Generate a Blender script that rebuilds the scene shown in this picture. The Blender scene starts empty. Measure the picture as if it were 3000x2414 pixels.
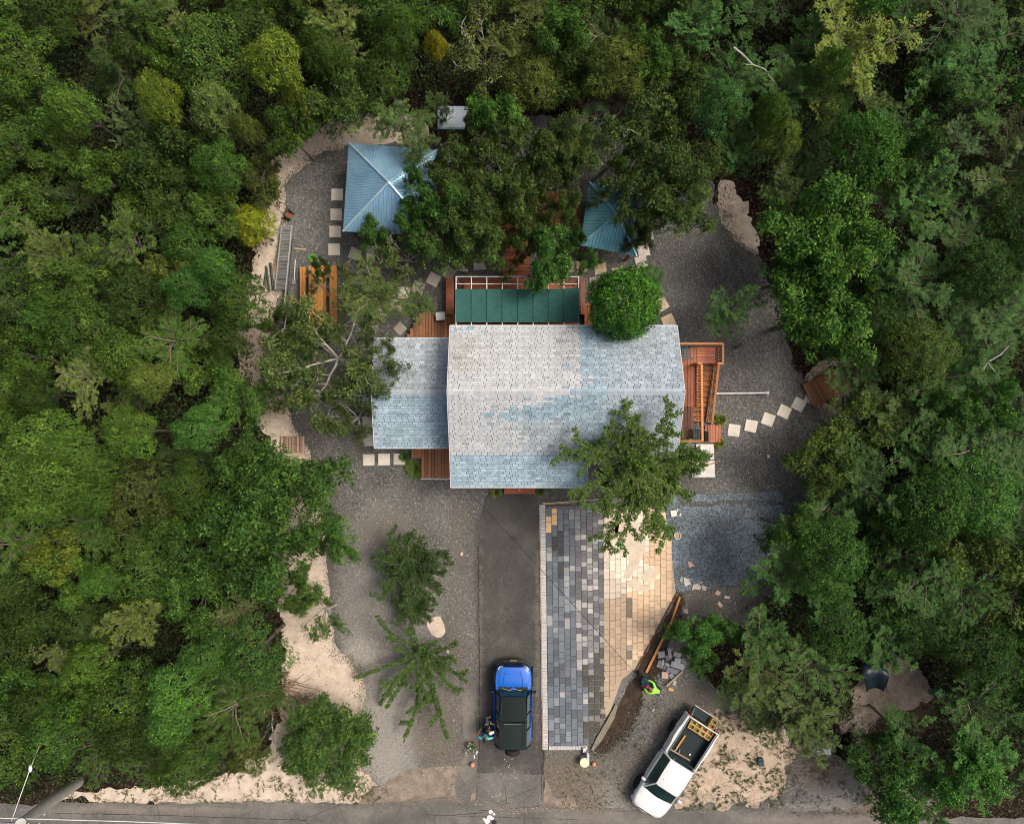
import bpy, bmesh, math, random
import numpy as np
from mathutils import Vector, Matrix, geometry, noise

R = math.radians
random.seed(7)
C = bpy.context.scene.collection
scn = bpy.context.scene

# ---------------------------------------------------------------- camera, sky, sun, exposure
S = 0.018      # metres of ground per pixel of the 3000 px wide photograph
H = 40.0       # flying height of the camera
cam = bpy.data.cameras.new('camera'); camo = bpy.data.objects.new('camera', cam); C.objects.link(camo)
camo.location = (0, 0, H); cam.sensor_width = 36; cam.lens = 36 * H / 54.0
cam.clip_end = 400; scn.camera = camo

SUN_EL, SUN_AZ = R(58), R(75)          # azimuth measured from +Y (north, top of picture) towards +X (east)
world = bpy.data.worlds.new('World'); scn.world = world; world.use_nodes = True
wn = world.node_tree; wn.nodes.clear()
sky = wn.nodes.new('ShaderNodeTexSky'); sky.sky_type = 'NISHITA'; sky.sun_disc = False
sky.sun_elevation = SUN_EL; sky.sun_rotation = SUN_AZ
sky.air_density = 1.0; sky.dust_density = 9.0; sky.ozone_density = 0.6
bg = wn.nodes.new('ShaderNodeBackground'); bg.inputs[1].default_value = 0.125
wo = wn.nodes.new('ShaderNodeOutputWorld')
wn.links.new(sky.outputs[0], bg.inputs[0]); wn.links.new(bg.outputs[0], wo.inputs[0])

sl = bpy.data.lights.new('sun', 'SUN'); sl.energy = 2.0; sl.angle = R(22); sl.color = (1.0, 0.95, 0.88)
so = bpy.data.objects.new('sun', sl); C.objects.link(so); so.location = (20, 5, 60)
sd = Vector((math.sin(SUN_AZ) * math.cos(SUN_EL), math.cos(SUN_AZ) * math.cos(SUN_EL), math.sin(SUN_EL)))
so.rotation_euler = sd.to_track_quat('Z', 'Y').to_euler()

scn.view_settings.view_transform = 'Standard'; scn.view_settings.look = 'None'
scn.view_settings.gamma = 1; scn.view_settings.exposure = 0.05
scn.view_settings.use_curve_mapping = False
scn.cycles.filter_width = 1.0; scn.cycles.max_bounces = 5; scn.cycles.diffuse_bounces = 3; scn.cycles.glossy_bounces = 2
scn.cycles.transmission_bounces = 3; scn.cycles.transparent_max_bounces = 4
scn.cycles.caustics_reflective = False; scn.cycles.caustics_refractive = False

# ---------------------------------------------------------------- helpers
def P(x, y, z=0.0):
    "a point of the photograph (3000 px frame) at height z, in metres"
    k = S * (1 - z / H)
    return Vector(((x - 1500) * k, (1207 - y) * k, z))

class NT:
    def __init__(s, name):
        s.m = bpy.data.materials.new(name); s.m.use_nodes = True
        s.t = s.m.node_tree; s.t.nodes.clear()
        s.out = s.n('ShaderNodeOutputMaterial')
        s._co = None
    def n(s, typ, **kw):
        nd = s.t.nodes.new(typ)
        for k, v in kw.items(): setattr(nd, k, v)
        return nd
    def l(s, a, b): s.t.links.new(a, b)
    def val(s, sock, v):
        if hasattr(v, 'node'): s.l(v, sock)
        else: sock.default_value = v
    def co(s, shift=True):
        if s._co is None:
            tc = s.n('ShaderNodeTexCoord')
            oi = s.n('ShaderNodeObjectInfo')
            mu = s.n('ShaderNodeVectorMath', operation='SCALE'); mu.inputs[0].default_value = (37.1, 53.7, 11.3)
            s.l(oi.outputs['Random'], mu.inputs['Scale'])
            ad = s.n('ShaderNodeVectorMath', operation='ADD')
            s.l(tc.outputs['Object'], ad.inputs[0])
            if shift: s.l(mu.outputs[0], ad.inputs[1])
            s._co = ad.outputs[0]; s.oi = oi
        return s._co
    def scaled(s, vec):
        mp = s.n('ShaderNodeMapping'); mp.inputs['Scale'].default_value = vec
        s.l(s.co(), mp.inputs['Vector']); return mp.outputs[0]
    def noise(s, scale, detail=4, rough=.55, vec=None, dist=0):
        nz = s.n('ShaderNodeTexNoise'); nz.inputs['Scale'].default_value = scale
        nz.inputs['Detail'].default_value = detail; nz.inputs['Roughness'].default_value = rough
        nz.inputs['Distortion'].default_value = dist
        s.l(vec if vec else s.co(), nz.inputs['Vector']); return nz.outputs['Fac']
    def voro(s, scale, out='Distance', feature='F1', vec=None):
        v = s.n('ShaderNodeTexVoronoi', feature=feature); v.inputs['Scale'].default_value = scale
        s.l(vec if vec else s.co(), v.inputs['Vector']); return v.outputs[out]
    def ramp(s, fac, stops, interp='LINEAR'):
        r = s.n('ShaderNodeValToRGB'); r.color_ramp.interpolation = interp
        e = r.color_ramp.elements
        while len(e) > len(stops): e.remove(e[-1])
        while len(e) < len(stops): e.new(1)
        for q, (p, c) in zip(e, stops):
            q.position = p
            q.color = (c, c, c, 1) if isinstance(c, (int, float)) else tuple(c) + (1,)
        s.l(fac, r.inputs[0]); return r.outputs[0]
    def mix(s, fac, a, b, mode='MIX'):
        m = s.n('ShaderNodeMix', data_type='RGBA', blend_type=mode)
        s.val(m.inputs[0], fac)
        for i, v in ((6, a), (7, b)):
            if isinstance(v, tuple) and len(v) == 3: v = v + (1,)
            s.val(m.inputs[i], v)
        return m.outputs[2]
    def math(s, op, a, b=0.0, clamp=False):
        m = s.n('ShaderNodeMath', operation=op, use_clamp=clamp)
        s.val(m.inputs[0], a); s.val(m.inputs[1], b); return m.outputs[0]
    def attr(s, name, out='Color'):
        a = s.n('ShaderNodeAttribute', attribute_name=name); return a.outputs[out]
    def bump(s, h, strength=.3, dist=.02):
        b = s.n('ShaderNodeBump'); b.inputs['Strength'].default_value = strength
        b.inputs['Distance'].default_value = dist; s.l(h, b.inputs['Height']); return b.outputs[0]
    def tinted(s, col):
        "the base colour times the face tint and the object colour"
        s.co()
        c = s.mix(1.0, col, s.attr('tint'), 'MULTIPLY')
        return s.mix(1.0, c, s.oi.outputs['Color'], 'MULTIPLY')
    def principled(s, col, rough=.7, metal=0, spec=.4, normal=None, **kw):
        p = s.n('ShaderNodeBsdfPrincipled')
        s.val(p.inputs['Base Color'], col if hasattr(col, 'node') else tuple(col) + (1,))
        s.val(p.inputs['Roughness'], rough); p.inputs['Metallic'].default_value = metal
        p.inputs['Specular IOR Level'].default_value = spec
        if normal: s.l(normal, p.inputs['Normal'])
        for k, v in kw.items(): p.inputs[k.replace('_', ' ')].default_value = v
        s.l(p.outputs[0], s.out.inputs[0]); return p

def mat(name, col, col2=None, scale=6, detail=4, rough=.7, metal=0, spec=.35, bump=0.0, bscale=20,
        stretch=None, rrand=0.15, lo=.35, hi=.65, dirt=None, **kw):
    t = NT(name); t.co()
    v = t.scaled(stretch) if stretch else None
    if col2 is not None:
        f = t.ramp(t.noise(scale, detail, vec=v), [(lo, 0.0), (hi, 1.0)])
        c = t.mix(f, col, col2)
    else:
        f = t.ramp(t.noise(scale, detail, vec=v), [(.3, .86), (.7, 1.1)])
        c = t.mix(1.0, col, f, 'MULTIPLY')
    if dirt:
        f = t.ramp(t.noise(dirt[1], 5, .65), [(dirt[2], 0.0), (min(dirt[2] + .15, 1), 1.0)])
        c = t.mix(f, c, dirt[0])
    if rrand:
        mr = t.n('ShaderNodeMapRange'); mr.inputs[3].default_value = 1 - rrand; mr.inputs[4].default_value = 1 + rrand
        t.l(t.oi.outputs['Random'], mr.inputs[0])
        c = t.mix(1.0, c, mr.outputs[0], 'MULTIPLY')
    nrm = t.bump(t.noise(bscale, 5, .6, vec=v), bump, .01) if bump else None
    t.principled(t.tinted(c), rough, metal, spec, nrm, **kw)
    return t.m

def set_tint(me, cols):
    "cols: (faces, 3) array or None for white"
    n = len(me.polygons)
    a = me.attributes.new('tint', 'FLOAT_COLOR', 'CORNER')
    tot = np.zeros(n, np.int32); me.polygons.foreach_get('loop_total', tot)
    if cols is None: cols = np.ones((n, 3), np.float32)
    c4 = np.ones((n, 4), np.float32); c4[:, :3] = cols
    a.data.foreach_set('color', np.repeat(c4, tot, axis=0).ravel())

def setp(o, label=None, cat=None, group=None, kind=None):
    if label: o['label'] = label
    if cat: o['category'] = cat
    if group: o['group'] = group
    if kind: o['kind'] = kind
    return o

def empty(name, loc, rz=0, label=None, cat=None, group=None, kind=None):
    o = bpy.data.objects.new(name, None); C.objects.link(o); o.empty_display_size = .3
    o.location = loc; o.rotation_euler = (0, 0, rz)
    return setp(o, label, cat, group, kind)

def link(name, me, parent=None, loc=(0, 0, 0), rot=(0, 0, 0), scale=None, color=None):
    o = bpy.data.objects.new(name, me); C.objects.link(o)
    if parent: o.parent = parent
    o.location = loc; o.rotation_euler = rot
    if scale: o.scale = scale
    if color: o.color = tuple(color)[:3] + (1,)
    return o

def inv(parent):
    return (Matrix.Translation(parent.location) @ parent.rotation_euler.to_matrix().to_4x4()).inverted()

class MB:
    "collects shapes into one mesh"
    def __init__(s): s.v = []; s.f = []; s.c = []; s.M = None
    def add(s, vs, fs, col=None):
        b = len(s.v)
        if s.M is not None: vs = [s.M @ Vector(v) for v in vs]
        s.v += [tuple(v) for v in vs]
        s.f += [tuple(i + b for i in f) for f in fs]
        s.c += [col or (1, 1, 1)] * len(fs)
        return s
    def box(s, c, d, rz=0, ch=0.0, rot=None, col=None):
        x, y, z = d[0] / 2, d[1] / 2, d[2] / 2
        if ch > 0:
            ch = min(ch, x * .8, y * .8, z * .8)
            vs = [(-x, -y, -z), (x, -y, -z), (x, y, -z), (-x, y, -z),
                  (-x, -y, z - ch), (x, -y, z - ch), (x, y, z - ch), (-x, y, z - ch),
                  (-x + ch, -y + ch, z), (x - ch, -y + ch, z), (x - ch, y - ch, z), (-x + ch, y - ch, z)]
            fs = [(3, 2, 1, 0), (0, 1, 5, 4), (1, 2, 6, 5), (2, 3, 7, 6), (3, 0, 4, 7),
                  (4, 5, 9, 8), (5, 6, 10, 9), (6, 7, 11, 10), (7, 4, 8, 11), (8, 9, 10, 11)]
        else:
            vs = [(i * x, j * y, k * z) for k in (-1, 1) for i, j in ((-1, -1), (1, -1), (1, 1), (-1, 1))]
            fs = [(3, 2, 1, 0), (4, 5, 6, 7), (0, 1, 5, 4), (1, 2, 6, 5), (2, 3, 7, 6), (3, 0, 4, 7)]
        m = rot.to_4x4() if rot is not None else Matrix.Rotation(rz, 4, 'Z')
        m = Matrix.Translation(c) @ m
        return s.add([m @ Vector(v) for v in vs], fs, col)
    def tube(s, pts, rad, n=8, caps=True, col=None):
        pts = [Vector(p) for p in pts]
        if not hasattr(rad, '__len__'): rad = [rad] * len(pts)
        vs = []; up = None
        for i, p in enumerate(pts):
            d = (pts[min(i + 1, len(pts) - 1)] - pts[max(i - 1, 0)])
            if d.length < 1e-9: d = Vector((0, 0, 1))
            d.normalize()
            if up is None: up = d.orthogonal().normalized()
            up = (up - d * up.dot(d))
            up = up.normalized() if up.length > 1e-6 else d.orthogonal().normalized()
            sd_ = d.cross(up)
            for k in range(n):
                a = 2 * math.pi * k / n
                vs.append(p + (up * math.cos(a) + sd_ * math.sin(a)) * rad[i])
        fs = [(i * n + k, i * n + (k + 1) % n, (i + 1) * n + (k + 1) % n, (i + 1) * n + k)
              for i in range(len(pts) - 1) for k in range(n)]
        if caps:
            fs.append(tuple(range(n - 1, -1, -1))); b = (len(pts) - 1) * n; fs.append(tuple(range(b, b + n)))
        return s.add(vs, fs, col)
    def cyl(s, p0, p1, r0, r1=None, n=12, col=None): return s.tube([p0, p1], [r0, r0 if r1 is None else r1], n, True, col)
    def prism(s, poly, z0, z1, col=None, ch=0.0):
        n = len(poly); a = sum(poly[i][0] * poly[(i + 1) % n][1] - poly[(i + 1) % n][0] * poly[i][1] for i in range(n))
        if a < 0: poly = poly[::-1]
        vs = [(p[0], p[1], z0) for p in poly] + [(p[0], p[1], z1 - ch) for p in poly]
        fs = [tuple(range(n - 1, -1, -1))] + [(i, (i + 1) % n, n + (i + 1) % n, n + i) for i in range(n)]
        if ch > 0:
            cx = sum(p[0] for p in poly) / n; cy = sum(p[1] for p in poly) / n
            for p in poly:
                d = Vector((cx - p[0], cy - p[1])); d = d.normalized() * ch * 1.3 if d.length > 0 else d
                vs.append((p[0] + d.x, p[1] + d.y, z1))
            fs += [(n + i, n + (i + 1) % n, 2 * n + (i + 1) % n, 2 * n + i) for i in range(n)] + [tuple(range(2 * n, 3 * n))]
        else: fs.append(tuple(range(n, 2 * n)))
        return s.add(vs, fs, col)
    def rings(s, rings, close=True, caps=True, col=None):
        n = len(rings[0]); vs = [v for r in rings for v in r]
        m = n if close else n - 1
        fs = [(i * n + k, i * n + (k + 1) % n, (i + 1) * n + (k + 1) % n, (i + 1) * n + k) for i in range(len(rings) - 1) for k in range(m)]
        if caps and close:
            fs.append(tuple(range(n - 1, -1, -1))); b = (len(rings) - 1) * n; fs.append(tuple(range(b, b + n)))
        return s.add(vs, fs, col)
    def lathe(s, c, prof, n=20, axis='Z', col=None):
        rs = []
        for r, z in prof:
            ring = []
            for k in range(n):
                a = 2 * math.pi * k / n; u, w = r * math.cos(a), r * math.sin(a)
                ring.append({'Z': (c[0] + u, c[1] + w, c[2] + z), 'X': (c[0] + z, c[1] + u, c[2] + w), 'Y': (c[0] + w, c[1] + z, c[2] + u)}[axis])
            rs.append(ring)
        return s.rings(rs, True, True, col)
    def ball(s, c, r, n=12, m=8, col=None):
        if not hasattr(r, '__len__'): r = (r, r, r)
        rs = []
        for i in range(m + 1):
            t = math.pi * i / m; q = max(math.sin(t), .02)
            rs.append([(c[0] + r[0] * q * math.cos(2 * math.pi * k / n), c[1] + r[1] * q * math.sin(2 * math.pi * k / n), c[2] - r[2] * math.cos(t)) for k in range(n)])
        return s.rings(rs, True, True, col)
    def mesh(s, name, m, smooth=False, angle=35):
        me = bpy.data.meshes.new(name); me.from_pydata(s.v, [], s.f)
        set_tint(me, np.array(s.c, np.float32) if s.c else None)
        if m: me.materials.append(m)
        if smooth:
            me.shade_smooth() if hasattr(me, 'shade_smooth') else None
            try: me.set_sharp_from_angle(angle=R(angle))
            except Exception: pass
        me.update(); return me
    def build(s, name, m, parent=None, world=False, smooth=False, angle=35, color=None, **kw):
        if parent is not None and world:
            iv = inv(parent); s.v = [tuple(iv @ Vector(v)) for v in s.v]
        return setp(link(name, s.mesh(name, m, smooth, angle), parent, color=color), **kw)

_pl = {}
def piece(name, m, size, parent, loc, rz=0, rot=None, color=None, ch=.006):
    "one plank, slab, brick ...: alike ones share mesh data"
    size = tuple(round(q, 3) for q in size); key = (name, m.name, size, ch)
    if key not in _pl: _pl[key] = MB().box((0, 0, 0), size, ch=ch).mesh(name, m)
    return link(name, _pl[key], parent, loc, rot if rot is not None else (0, 0, rz), color=color)

def jit(rng, a=.12, base=(1, 1, 1)):
    k = 1 + rng.uniform(-a, a); return tuple(b * k * (1 + rng.uniform(-a, a) * .25) for b in base)

def wp(poly, z=0): return [P(x, y, z) for x, y in poly]

def inside(px, py, poly):
    px = np.asarray(px); py = np.asarray(py); r = np.zeros(px.shape, bool); n = len(poly)
    for i in range(n):
        x0, y0 = poly[i][0], poly[i][1]; x1, y1 = poly[(i + 1) % n][0], poly[(i + 1) % n][1]
        if y0 == y1: continue
        c = ((y0 > py) != (y1 > py)) & (px < (x1 - x0) * (py - y0) / (y1 - y0) + x0)
        r ^= c
    return r

def ragged(poly, amp=.12, step=.09, freq=1.2, seed=0):
    out = []; n = len(poly)
    for i in range(n):
        a = Vector(poly[i]); b = Vector(poly[(i + 1) % n]); L = (b - a).length; k = max(1, int(L / step))
        for j in range(k):
            p = a.lerp(b, j / k)
            q = Vector((p.x * freq, p.y * freq, seed)); q2 = q * 2.9
            d = Vector((noise.noise(q) + .4 * noise.noise(q2) + .15 * noise.noise(q2 * 2.3), noise.noise(q + Vector((50, 0, 0))) + .45 * noise.noise(q2 + Vector((50, 0, 0)))))
            out.append((p.x + d.x * amp * 2, p.y + d.y * amp * 2))
    return out

def sheet(name, polypx, z, m, amp=.12, seed=0, grid=.45, blobs=(), kind='structure', smooth_corners=True, relief=0.0, label=None):
    "a ground sheet; blobs: list of (channel, px, py, rx, ry, strength) written to the vertex colour 'mixes'"
    poly = [(P(x, y).x, P(x, y).y) for x, y in polypx]
    if smooth_corners:
        for _ in range(2):
            q = []
            for i in range(len(poly)):
                a = poly[i]; b = poly[(i + 1) % len(poly)]
                q += [(a[0] * .75 + b[0] * .25, a[1] * .75 + b[1] * .25), (a[0] * .25 + b[0] * .75, a[1] * .25 + b[1] * .75)]
            poly = q
    rp = ragged(poly, amp, seed=seed) if amp > 0 else poly
    # merge near-duplicate points
    cl = [rp[0]]
    for p in rp[1:]:
        if (p[0] - cl[-1][0]) ** 2 + (p[1] - cl[-1][1]) ** 2 > .0004: cl.append(p)
    rp = cl
    xs = [p[0] for p in rp]; ys = [p[1] for p in rp]
    gx, gy = np.meshgrid(np.arange(min(xs), max(xs), grid), np.arange(min(ys), max(ys), grid))
    rs = np.random.RandomState(seed + 5)
    gx = gx.ravel() + rs.uniform(-.12, .12, gx.size); gy = gy.ravel() + rs.uniform(-.12, .12, gy.size)
    k = inside(gx, gy, rp); gx = gx[k]; gy = gy[k]
    vs = [Vector(p) for p in rp] + [Vector((float(a), float(b))) for a, b in zip(gx, gy)]
    n = len(rp); ed = [(i, (i + 1) % n) for i in range(n)]
    ov, oe, of, *_ = geometry.delaunay_2d_cdt(vs, ed, [], 1, 1e-5, False)
    ctr = [((ov[f[0]] + ov[f[1]] + ov[f[2]]) / 3) for f in of]
    keep = inside([c.x for c in ctr], [c.y for c in ctr], rp)
    fs = [tuple(f) for f, k_ in zip(of, keep) if k_]
    me = bpy.data.meshes.new(name)
    me.from_pydata([(v.x, v.y, z + relief * noise.noise(Vector((v.x * .8, v.y * .8, seed)))) for v in ov], [], fs)
    me.materials.append(m)
    for p in me.polygons:
        if p.normal.z < 0: p.flip()
    me.update()
    if blobs:
        a = me.attributes.new('mixes', 'FLOAT_COLOR', 'POINT'); arr = np.zeros((len(ov), 4), np.float32); arr[:, 3] = 1
        X = np.array([v.x for v in ov]); Y = np.array([v.y for v in ov])
        for ch, px, py, rx, ry, st in blobs:
            c = P(px, py); d = ((X - c.x) / (rx * S)) ** 2 + ((Y - c.y) / (ry * S)) ** 2
            arr[:, ch] = np.maximum(arr[:, ch], st * np.clip(1.25 - d, 0, 1))
        a.data.foreach_set('color', arr.ravel())
    o = link(name, me); setp(o, label, kind=kind); return o
# ---------------------------------------------------------------- ground materials
def gravel_mat():
    t = NT('gravel'); t.co(False)
    a = t.voro(30, 'Color'); g1 = t.n('ShaderNodeSeparateColor'); t.l(a, g1.inputs[0])
    b = t.voro(15, 'Color'); g2 = t.n('ShaderNodeSeparateColor'); t.l(b, g2.inputs[0])
    c1 = t.ramp(g1.outputs[0], [(0, (.050, .051, .049)), (.5, (.095, .095, .091)), (.8, (.165, .162, .150)), (.93, (.27, .26, .23)), (1, (.46, .43, .37))])
    c2 = t.ramp(g2.outputs[1], [(0, (.055, .056, .055)), (.7, (.12, .119, .112)), (.95, (.20, .195, .175)), (1, (.36, .34, .29))])
    c = t.mix(.42, c1, c2)
    lf = t.ramp(t.noise(.35, 4), [(.3, .80), (.7, 1.5)]); c = t.mix(1.0, c, lf, 'MULTIPLY')
    sep = t.n('ShaderNodeSeparateColor'); t.l(t.attr('mixes'), sep.inputs[0])
    nz = t.noise(6, 6, .75)
    def lay(c, ch, col, k=1.0):
        f = t.math('ADD', t.math('MULTIPLY', sep.outputs[ch], 1.5 * k), t.math('MULTIPLY', t.math('SUBTRACT', nz, .62), 1.6))
        f = t.math('MULTIPLY', f, t.math('MINIMUM', t.math('MULTIPLY', sep.outputs[ch], 4.0), 1.0), True)
        return t.mix(f, c, col)
    pale = t.ramp(t.noise(14, 5, .7), [(.3, (.17, .163, .15)), (.6, (.37, .345, .305)), (.8, (.56, .52, .455))])
    brown = t.ramp(t.noise(9, 6, .7), [(.3, (.085, .070, .054)), (.55, (.18, .15, .118)), (.75, (.30, .255, .20))])
    dark = t.ramp(t.noise(12, 5, .7), [(.3, (.03, .032, .03)), (.7, (.085, .085, .078))])
    c = lay(c, 0, pale); c = lay(c, 1, brown); c = lay(c, 2, dark)
    h = t.voro(30)
    t.principled(c, .85, 0, .25, t.bump(h, .7, .03))
    return t.m

def sand_mat(name, lo, mid, hi, speck=(.10, .07, .045), sscale=9):
    t = NT(name); t.co(False)
    c = t.ramp(t.noise(2.2, 8, .7), [(.28, lo), (.5, mid), (.72, hi)])
    f2 = t.ramp(t.noise(sscale, 3, .6), [(.66, 0.0), (.72, 1.0)])
    f3 = t.ramp(t.noise(.8, 3), [(.42, 0.0), (.62, .75)])
    c = t.mix(t.math('MULTIPLY', f2, f3), c, speck)
    f4 = t.ramp(t.voro(26), [(.0, .72), (.25, 1.0)]); c = t.mix(.6, c, t.mix(1.0, c, f4, 'MULTIPLY'))
    t.principled(c, .95, 0, .15, t.bump(t.noise(18, 7, .75), .6, .03))
    return t.m

def litter_mat():
    t = NT('leaf_litter'); t.co(False)
    a = t.voro(13, 'Color'); g = t.n('ShaderNodeSeparateColor'); t.l(a, g.inputs[0])
    c = t.ramp(g.outputs[0], [(0, (.008, .006, .004)), (.6, (.024, .017, .011)), (.9, (.055, .04, .026)), (1, (.16, .125, .09))])
    sep = t.n('ShaderNodeSeparateColor'); t.l(t.attr('mixes'), sep.inputs[0])
    f = t.math('ADD', t.math('MULTIPLY', sep.outputs[0], 1.5), t.math('MULTIPLY', t.math('SUBTRACT', t.noise(3, 6, .7), .6), 2.0), True)
    f = t.math('MULTIPLY', f, t.math('MINIMUM', t.math('MULTIPLY', sep.outputs[0], 4.0), 1.0), True)
    c = t.mix(f, c, t.ramp(t.noise(7, 6, .7), [(.3, (.17, .12, .08)), (.7, (.45, .35, .26))]))
    t.principled(c, .95, 0, .1, t.bump(t.noise(9, 6, .7), .8, .06))
    return t.m

def asphalt_mat(name, k=1.0, warm=1.0):
    t = NT(name); t.co(False)
    c = t.ramp(t.noise(.55, 6, .65), [(.3, (.062 * k * warm, .058 * k, .053 * k)), (.5, (.085 * k * warm, .079 * k, .072 * k)), (.72, (.13 * k * warm, .118 * k, .104 * k))])
    c = t.mix(1.0, c, t.ramp(t.voro(34, 'Color'), [(0, .6), (1, 1.45)]), 'MULTIPLY')
    c = t.mix(t.ramp(t.noise(2.1, 7, .75), [(.66, 0.0), (.8, .35)]), c, (.20, .18, .155))
    sep = t.n('ShaderNodeSeparateColor'); t.l(t.attr('mixes'), sep.inputs[0]); nz = t.noise(4, 6, .75)
    for ch, col_ in ((0, (.26, .225, .185)), (1, (.032, .032, .030)), (2, (.055, .054, .048))):
        f = t.math('ADD', t.math('MULTIPLY', sep.outputs[ch], 1.3), t.math('MULTIPLY', t.math('SUBTRACT', nz, .6), 1.8))
        f = t.math('MULTIPLY', f, t.math('MINIMUM', t.math('MULTIPLY', sep.outputs[ch], 4.0), .8), True); c = t.mix(f, c, col_)
    cr = t.ramp(t.voro(.35, 'Distance', 'DISTANCE_TO_EDGE'), [(0, .45), (.006, 1.0)])
    c = t.mix(.7, c, t.mix(1.0, c, cr, 'MULTIPLY'))
    t.principled(c, .88, 0, .25, t.bump(t.noise(60, 4, .7), .5, .01))
    return t.m

M_gravel = gravel_mat()
M_sand = sand_mat('pale_sand', (.40, .32, .245), (.60, .495, .395), (.72, .62, .51))
M_sand2 = sand_mat('sandy_dirt', (.30, .23, .16), (.46, .36, .27), (.60, .49, .38), (.055, .06, .03), 5)
M_mulch = sand_mat('dark_soil', (.022, .016, .012), (.055, .038, .026), (.10, .072, .05), (.30, .25, .2), 12)
M_brown = sand_mat('brown_dirt', (.13, .105, .08), (.24, .195, .155), (.36, .305, .25), (.035, .03, .022), 5)
M_litter = litter_mat()
M_asph = asphalt_mat('driveway_asphalt', .84, .98)
M_road = asphalt_mat('road_asphalt', 1.6, .97)

# ---------------------------------------------------------------- the ground and its sheets
litter_pale = [(0, 60, 30, 150, 110, .8), (0, 40, 250, 60, 90, .55), (0, 400, 190, 70, 60, .5), (0, 90, 330, 60, 70, .4), (0, 1720, 330, 60, 60, .35),
               (0, 2990, 370, 60, 80, .4), (0, 1850, 330, 80, 60, .45), (0, 2680, 2100, 90, 80, .35)]
gp = [(-4500, -4500), (7500, -4500), (7500, 6900), (-4500, 6900)]
sheet('ground', gp, 0.0, M_litter, 0, 1, grid=1.6, blobs=litter_pale, smooth_corners=False)
fv = lambda pts: [(x * 1.3915, y * 1.3915) for x, y in pts]
sheet('sand_strip', fv([(880, 232), (760, 236), (700, 252), (640, 285), (590, 322), (556, 360), (550, 400), (553, 440), (546, 480), (536, 540), (518, 600),
      (500, 700), (500, 780), (520, 850), (545, 900), (568, 950), (590, 1000), (585, 1100), (580, 1200), (590, 1300), (600, 1430), (560, 1640), (120, 1668), (120, 1690),
      (700, 1692), (860, 1700), (900, 1500), (1000, 1000), (1000, 400)]), .006, M_sand, .22, 2)
sheet('sand_patch', fv([(1508, 385), (1550, 395), (1582, 440), (1600, 545), (1560, 550), (1510, 490)]), .006, M_sand, .32, 3)
sheet('sand_bank', fv([(1690, 775), (1800, 740), (1830, 800), (1800, 980), (1740, 960), (1700, 850)]), .006, M_sand2, .15, 4)
gb = [(0, 1130, 1850, 190, 470, .42), (0, 1100, 2150, 140, 290, .75), (0, 1050, 2020, 80, 190, 1.0), (0, 1180, 1500, 240, 110, .22), (1, 1345, 1750, 55, 450, .34), (0, 1230, 2320, 150, 40, .6), (1, 1330, 2290, 90, 80, .8), (1, 1130, 1560, 120, 90, .35),
      (1, 1290, 2150, 90, 170, .6), (0, 1040, 1440, 80, 160, .18), (2, 1180, 1600, 200, 200, .15), (2, 2130, 1790, 180, 60, .5), (1, 2060, 1760, 90, 50, .45), (0, 2260, 1850, 80, 60, .4),
      (1, 1900, 1440, 110, 40, .6), (0, 1860, 1462, 90, 20, .5), (1, 2330, 1300, 60, 90, .15)]
sheet('brown_dirt', [(1450, 2080), (1700, 2080), (2050, 2300), (2400, 2150), (2600, 2150), (2860, 2460), (1450, 2460)], .010, M_brown, .12, 15)
sheet('brown_dirt', [(1100, 2290), (1240, 2240), (1420, 2230), (1430, 2420), (1000, 2400)], .0155, M_brown, .12, 16)
sheet('gravel_yard', fv([(740, 315), (690, 318), (650, 340), (612, 372), (600, 400), (604, 450), (596, 480), (590, 560), (583, 640), (575, 700), (588, 760),
      (600, 830), (622, 900), (648, 940), (672, 1000), (688, 1060), (690, 1120), (688, 1180), (692, 1250), (700, 1320), (712, 1375), (745, 1395), (765, 1430), (760, 1500), (745, 1560),
      (760, 1620), (815, 1672), (860, 1700), (1005, 1700), (1150, 1700), (1150, 1280), (1440, 1300), (1560, 1330), (1600, 1285), (1640, 1230), (1650, 1110), (1720, 1030), (1748, 900), (1705, 820),
      (1660, 760), (1640, 640), (1612, 560), (1565, 520), (1530, 490), (1500, 420), (1480, 330), (1200, 240), (950, 250), (900, 300), (830, 305)]), .014, M_gravel, .16, 5, grid=.35, blobs=gb)
sheet('dirt_yard', fv([(1140, 1500), (1200, 1400), (1290, 1290), (1300, 1230), (1420, 1225), (1440, 1300), (1470, 1340), (1480, 1420), (1500, 1450), (1560, 1460), (1600, 1500), (1600, 1560),
      (1810, 1600), (1840, 1720), (1130, 1720)]), .020, M_gravel, .16, 6, grid=.3,
      blobs=[(0, 1720, 2330, 150, 60, .6), (1, 1800, 2250, 150, 120, .5), (0, 2440, 2330, 90, 60, .7), (1, 1650, 2330, 140, 150, .8), (1, 1700, 2240, 70, 50, .7), (1, 2060, 2040, 130, 60, .55), (1, 2100, 2300, 160, 90, .4), (2, 1830, 2150, 90, 120, .35), (1, 1960, 2120, 60, 60, .5),
             (0, 1840, 2370, 150, 40, .5), (0, 2120, 1990, 60, 40, .4), (1, 2400, 2200, 160, 120, .8), (0, 2400, 2390, 130, 60, .7)])
sheet('sandy_verge', [(2075, 2120), (2110, 2065), (2230, 2080), (2330, 2200), (2290, 2290), (2280, 2360), (1950, 2365), (2000, 2330)], .026, M_sand2, .28, 7)
sheet('bare_clearing', [(2500, 2010), (2560, 1950), (2640, 1920), (2720, 1990), (2740, 2060), (2620, 2120), (2520, 2180), (2470, 2240), (2420, 2230), (2470, 2120)], .010, M_brown, .18, 8)
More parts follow.
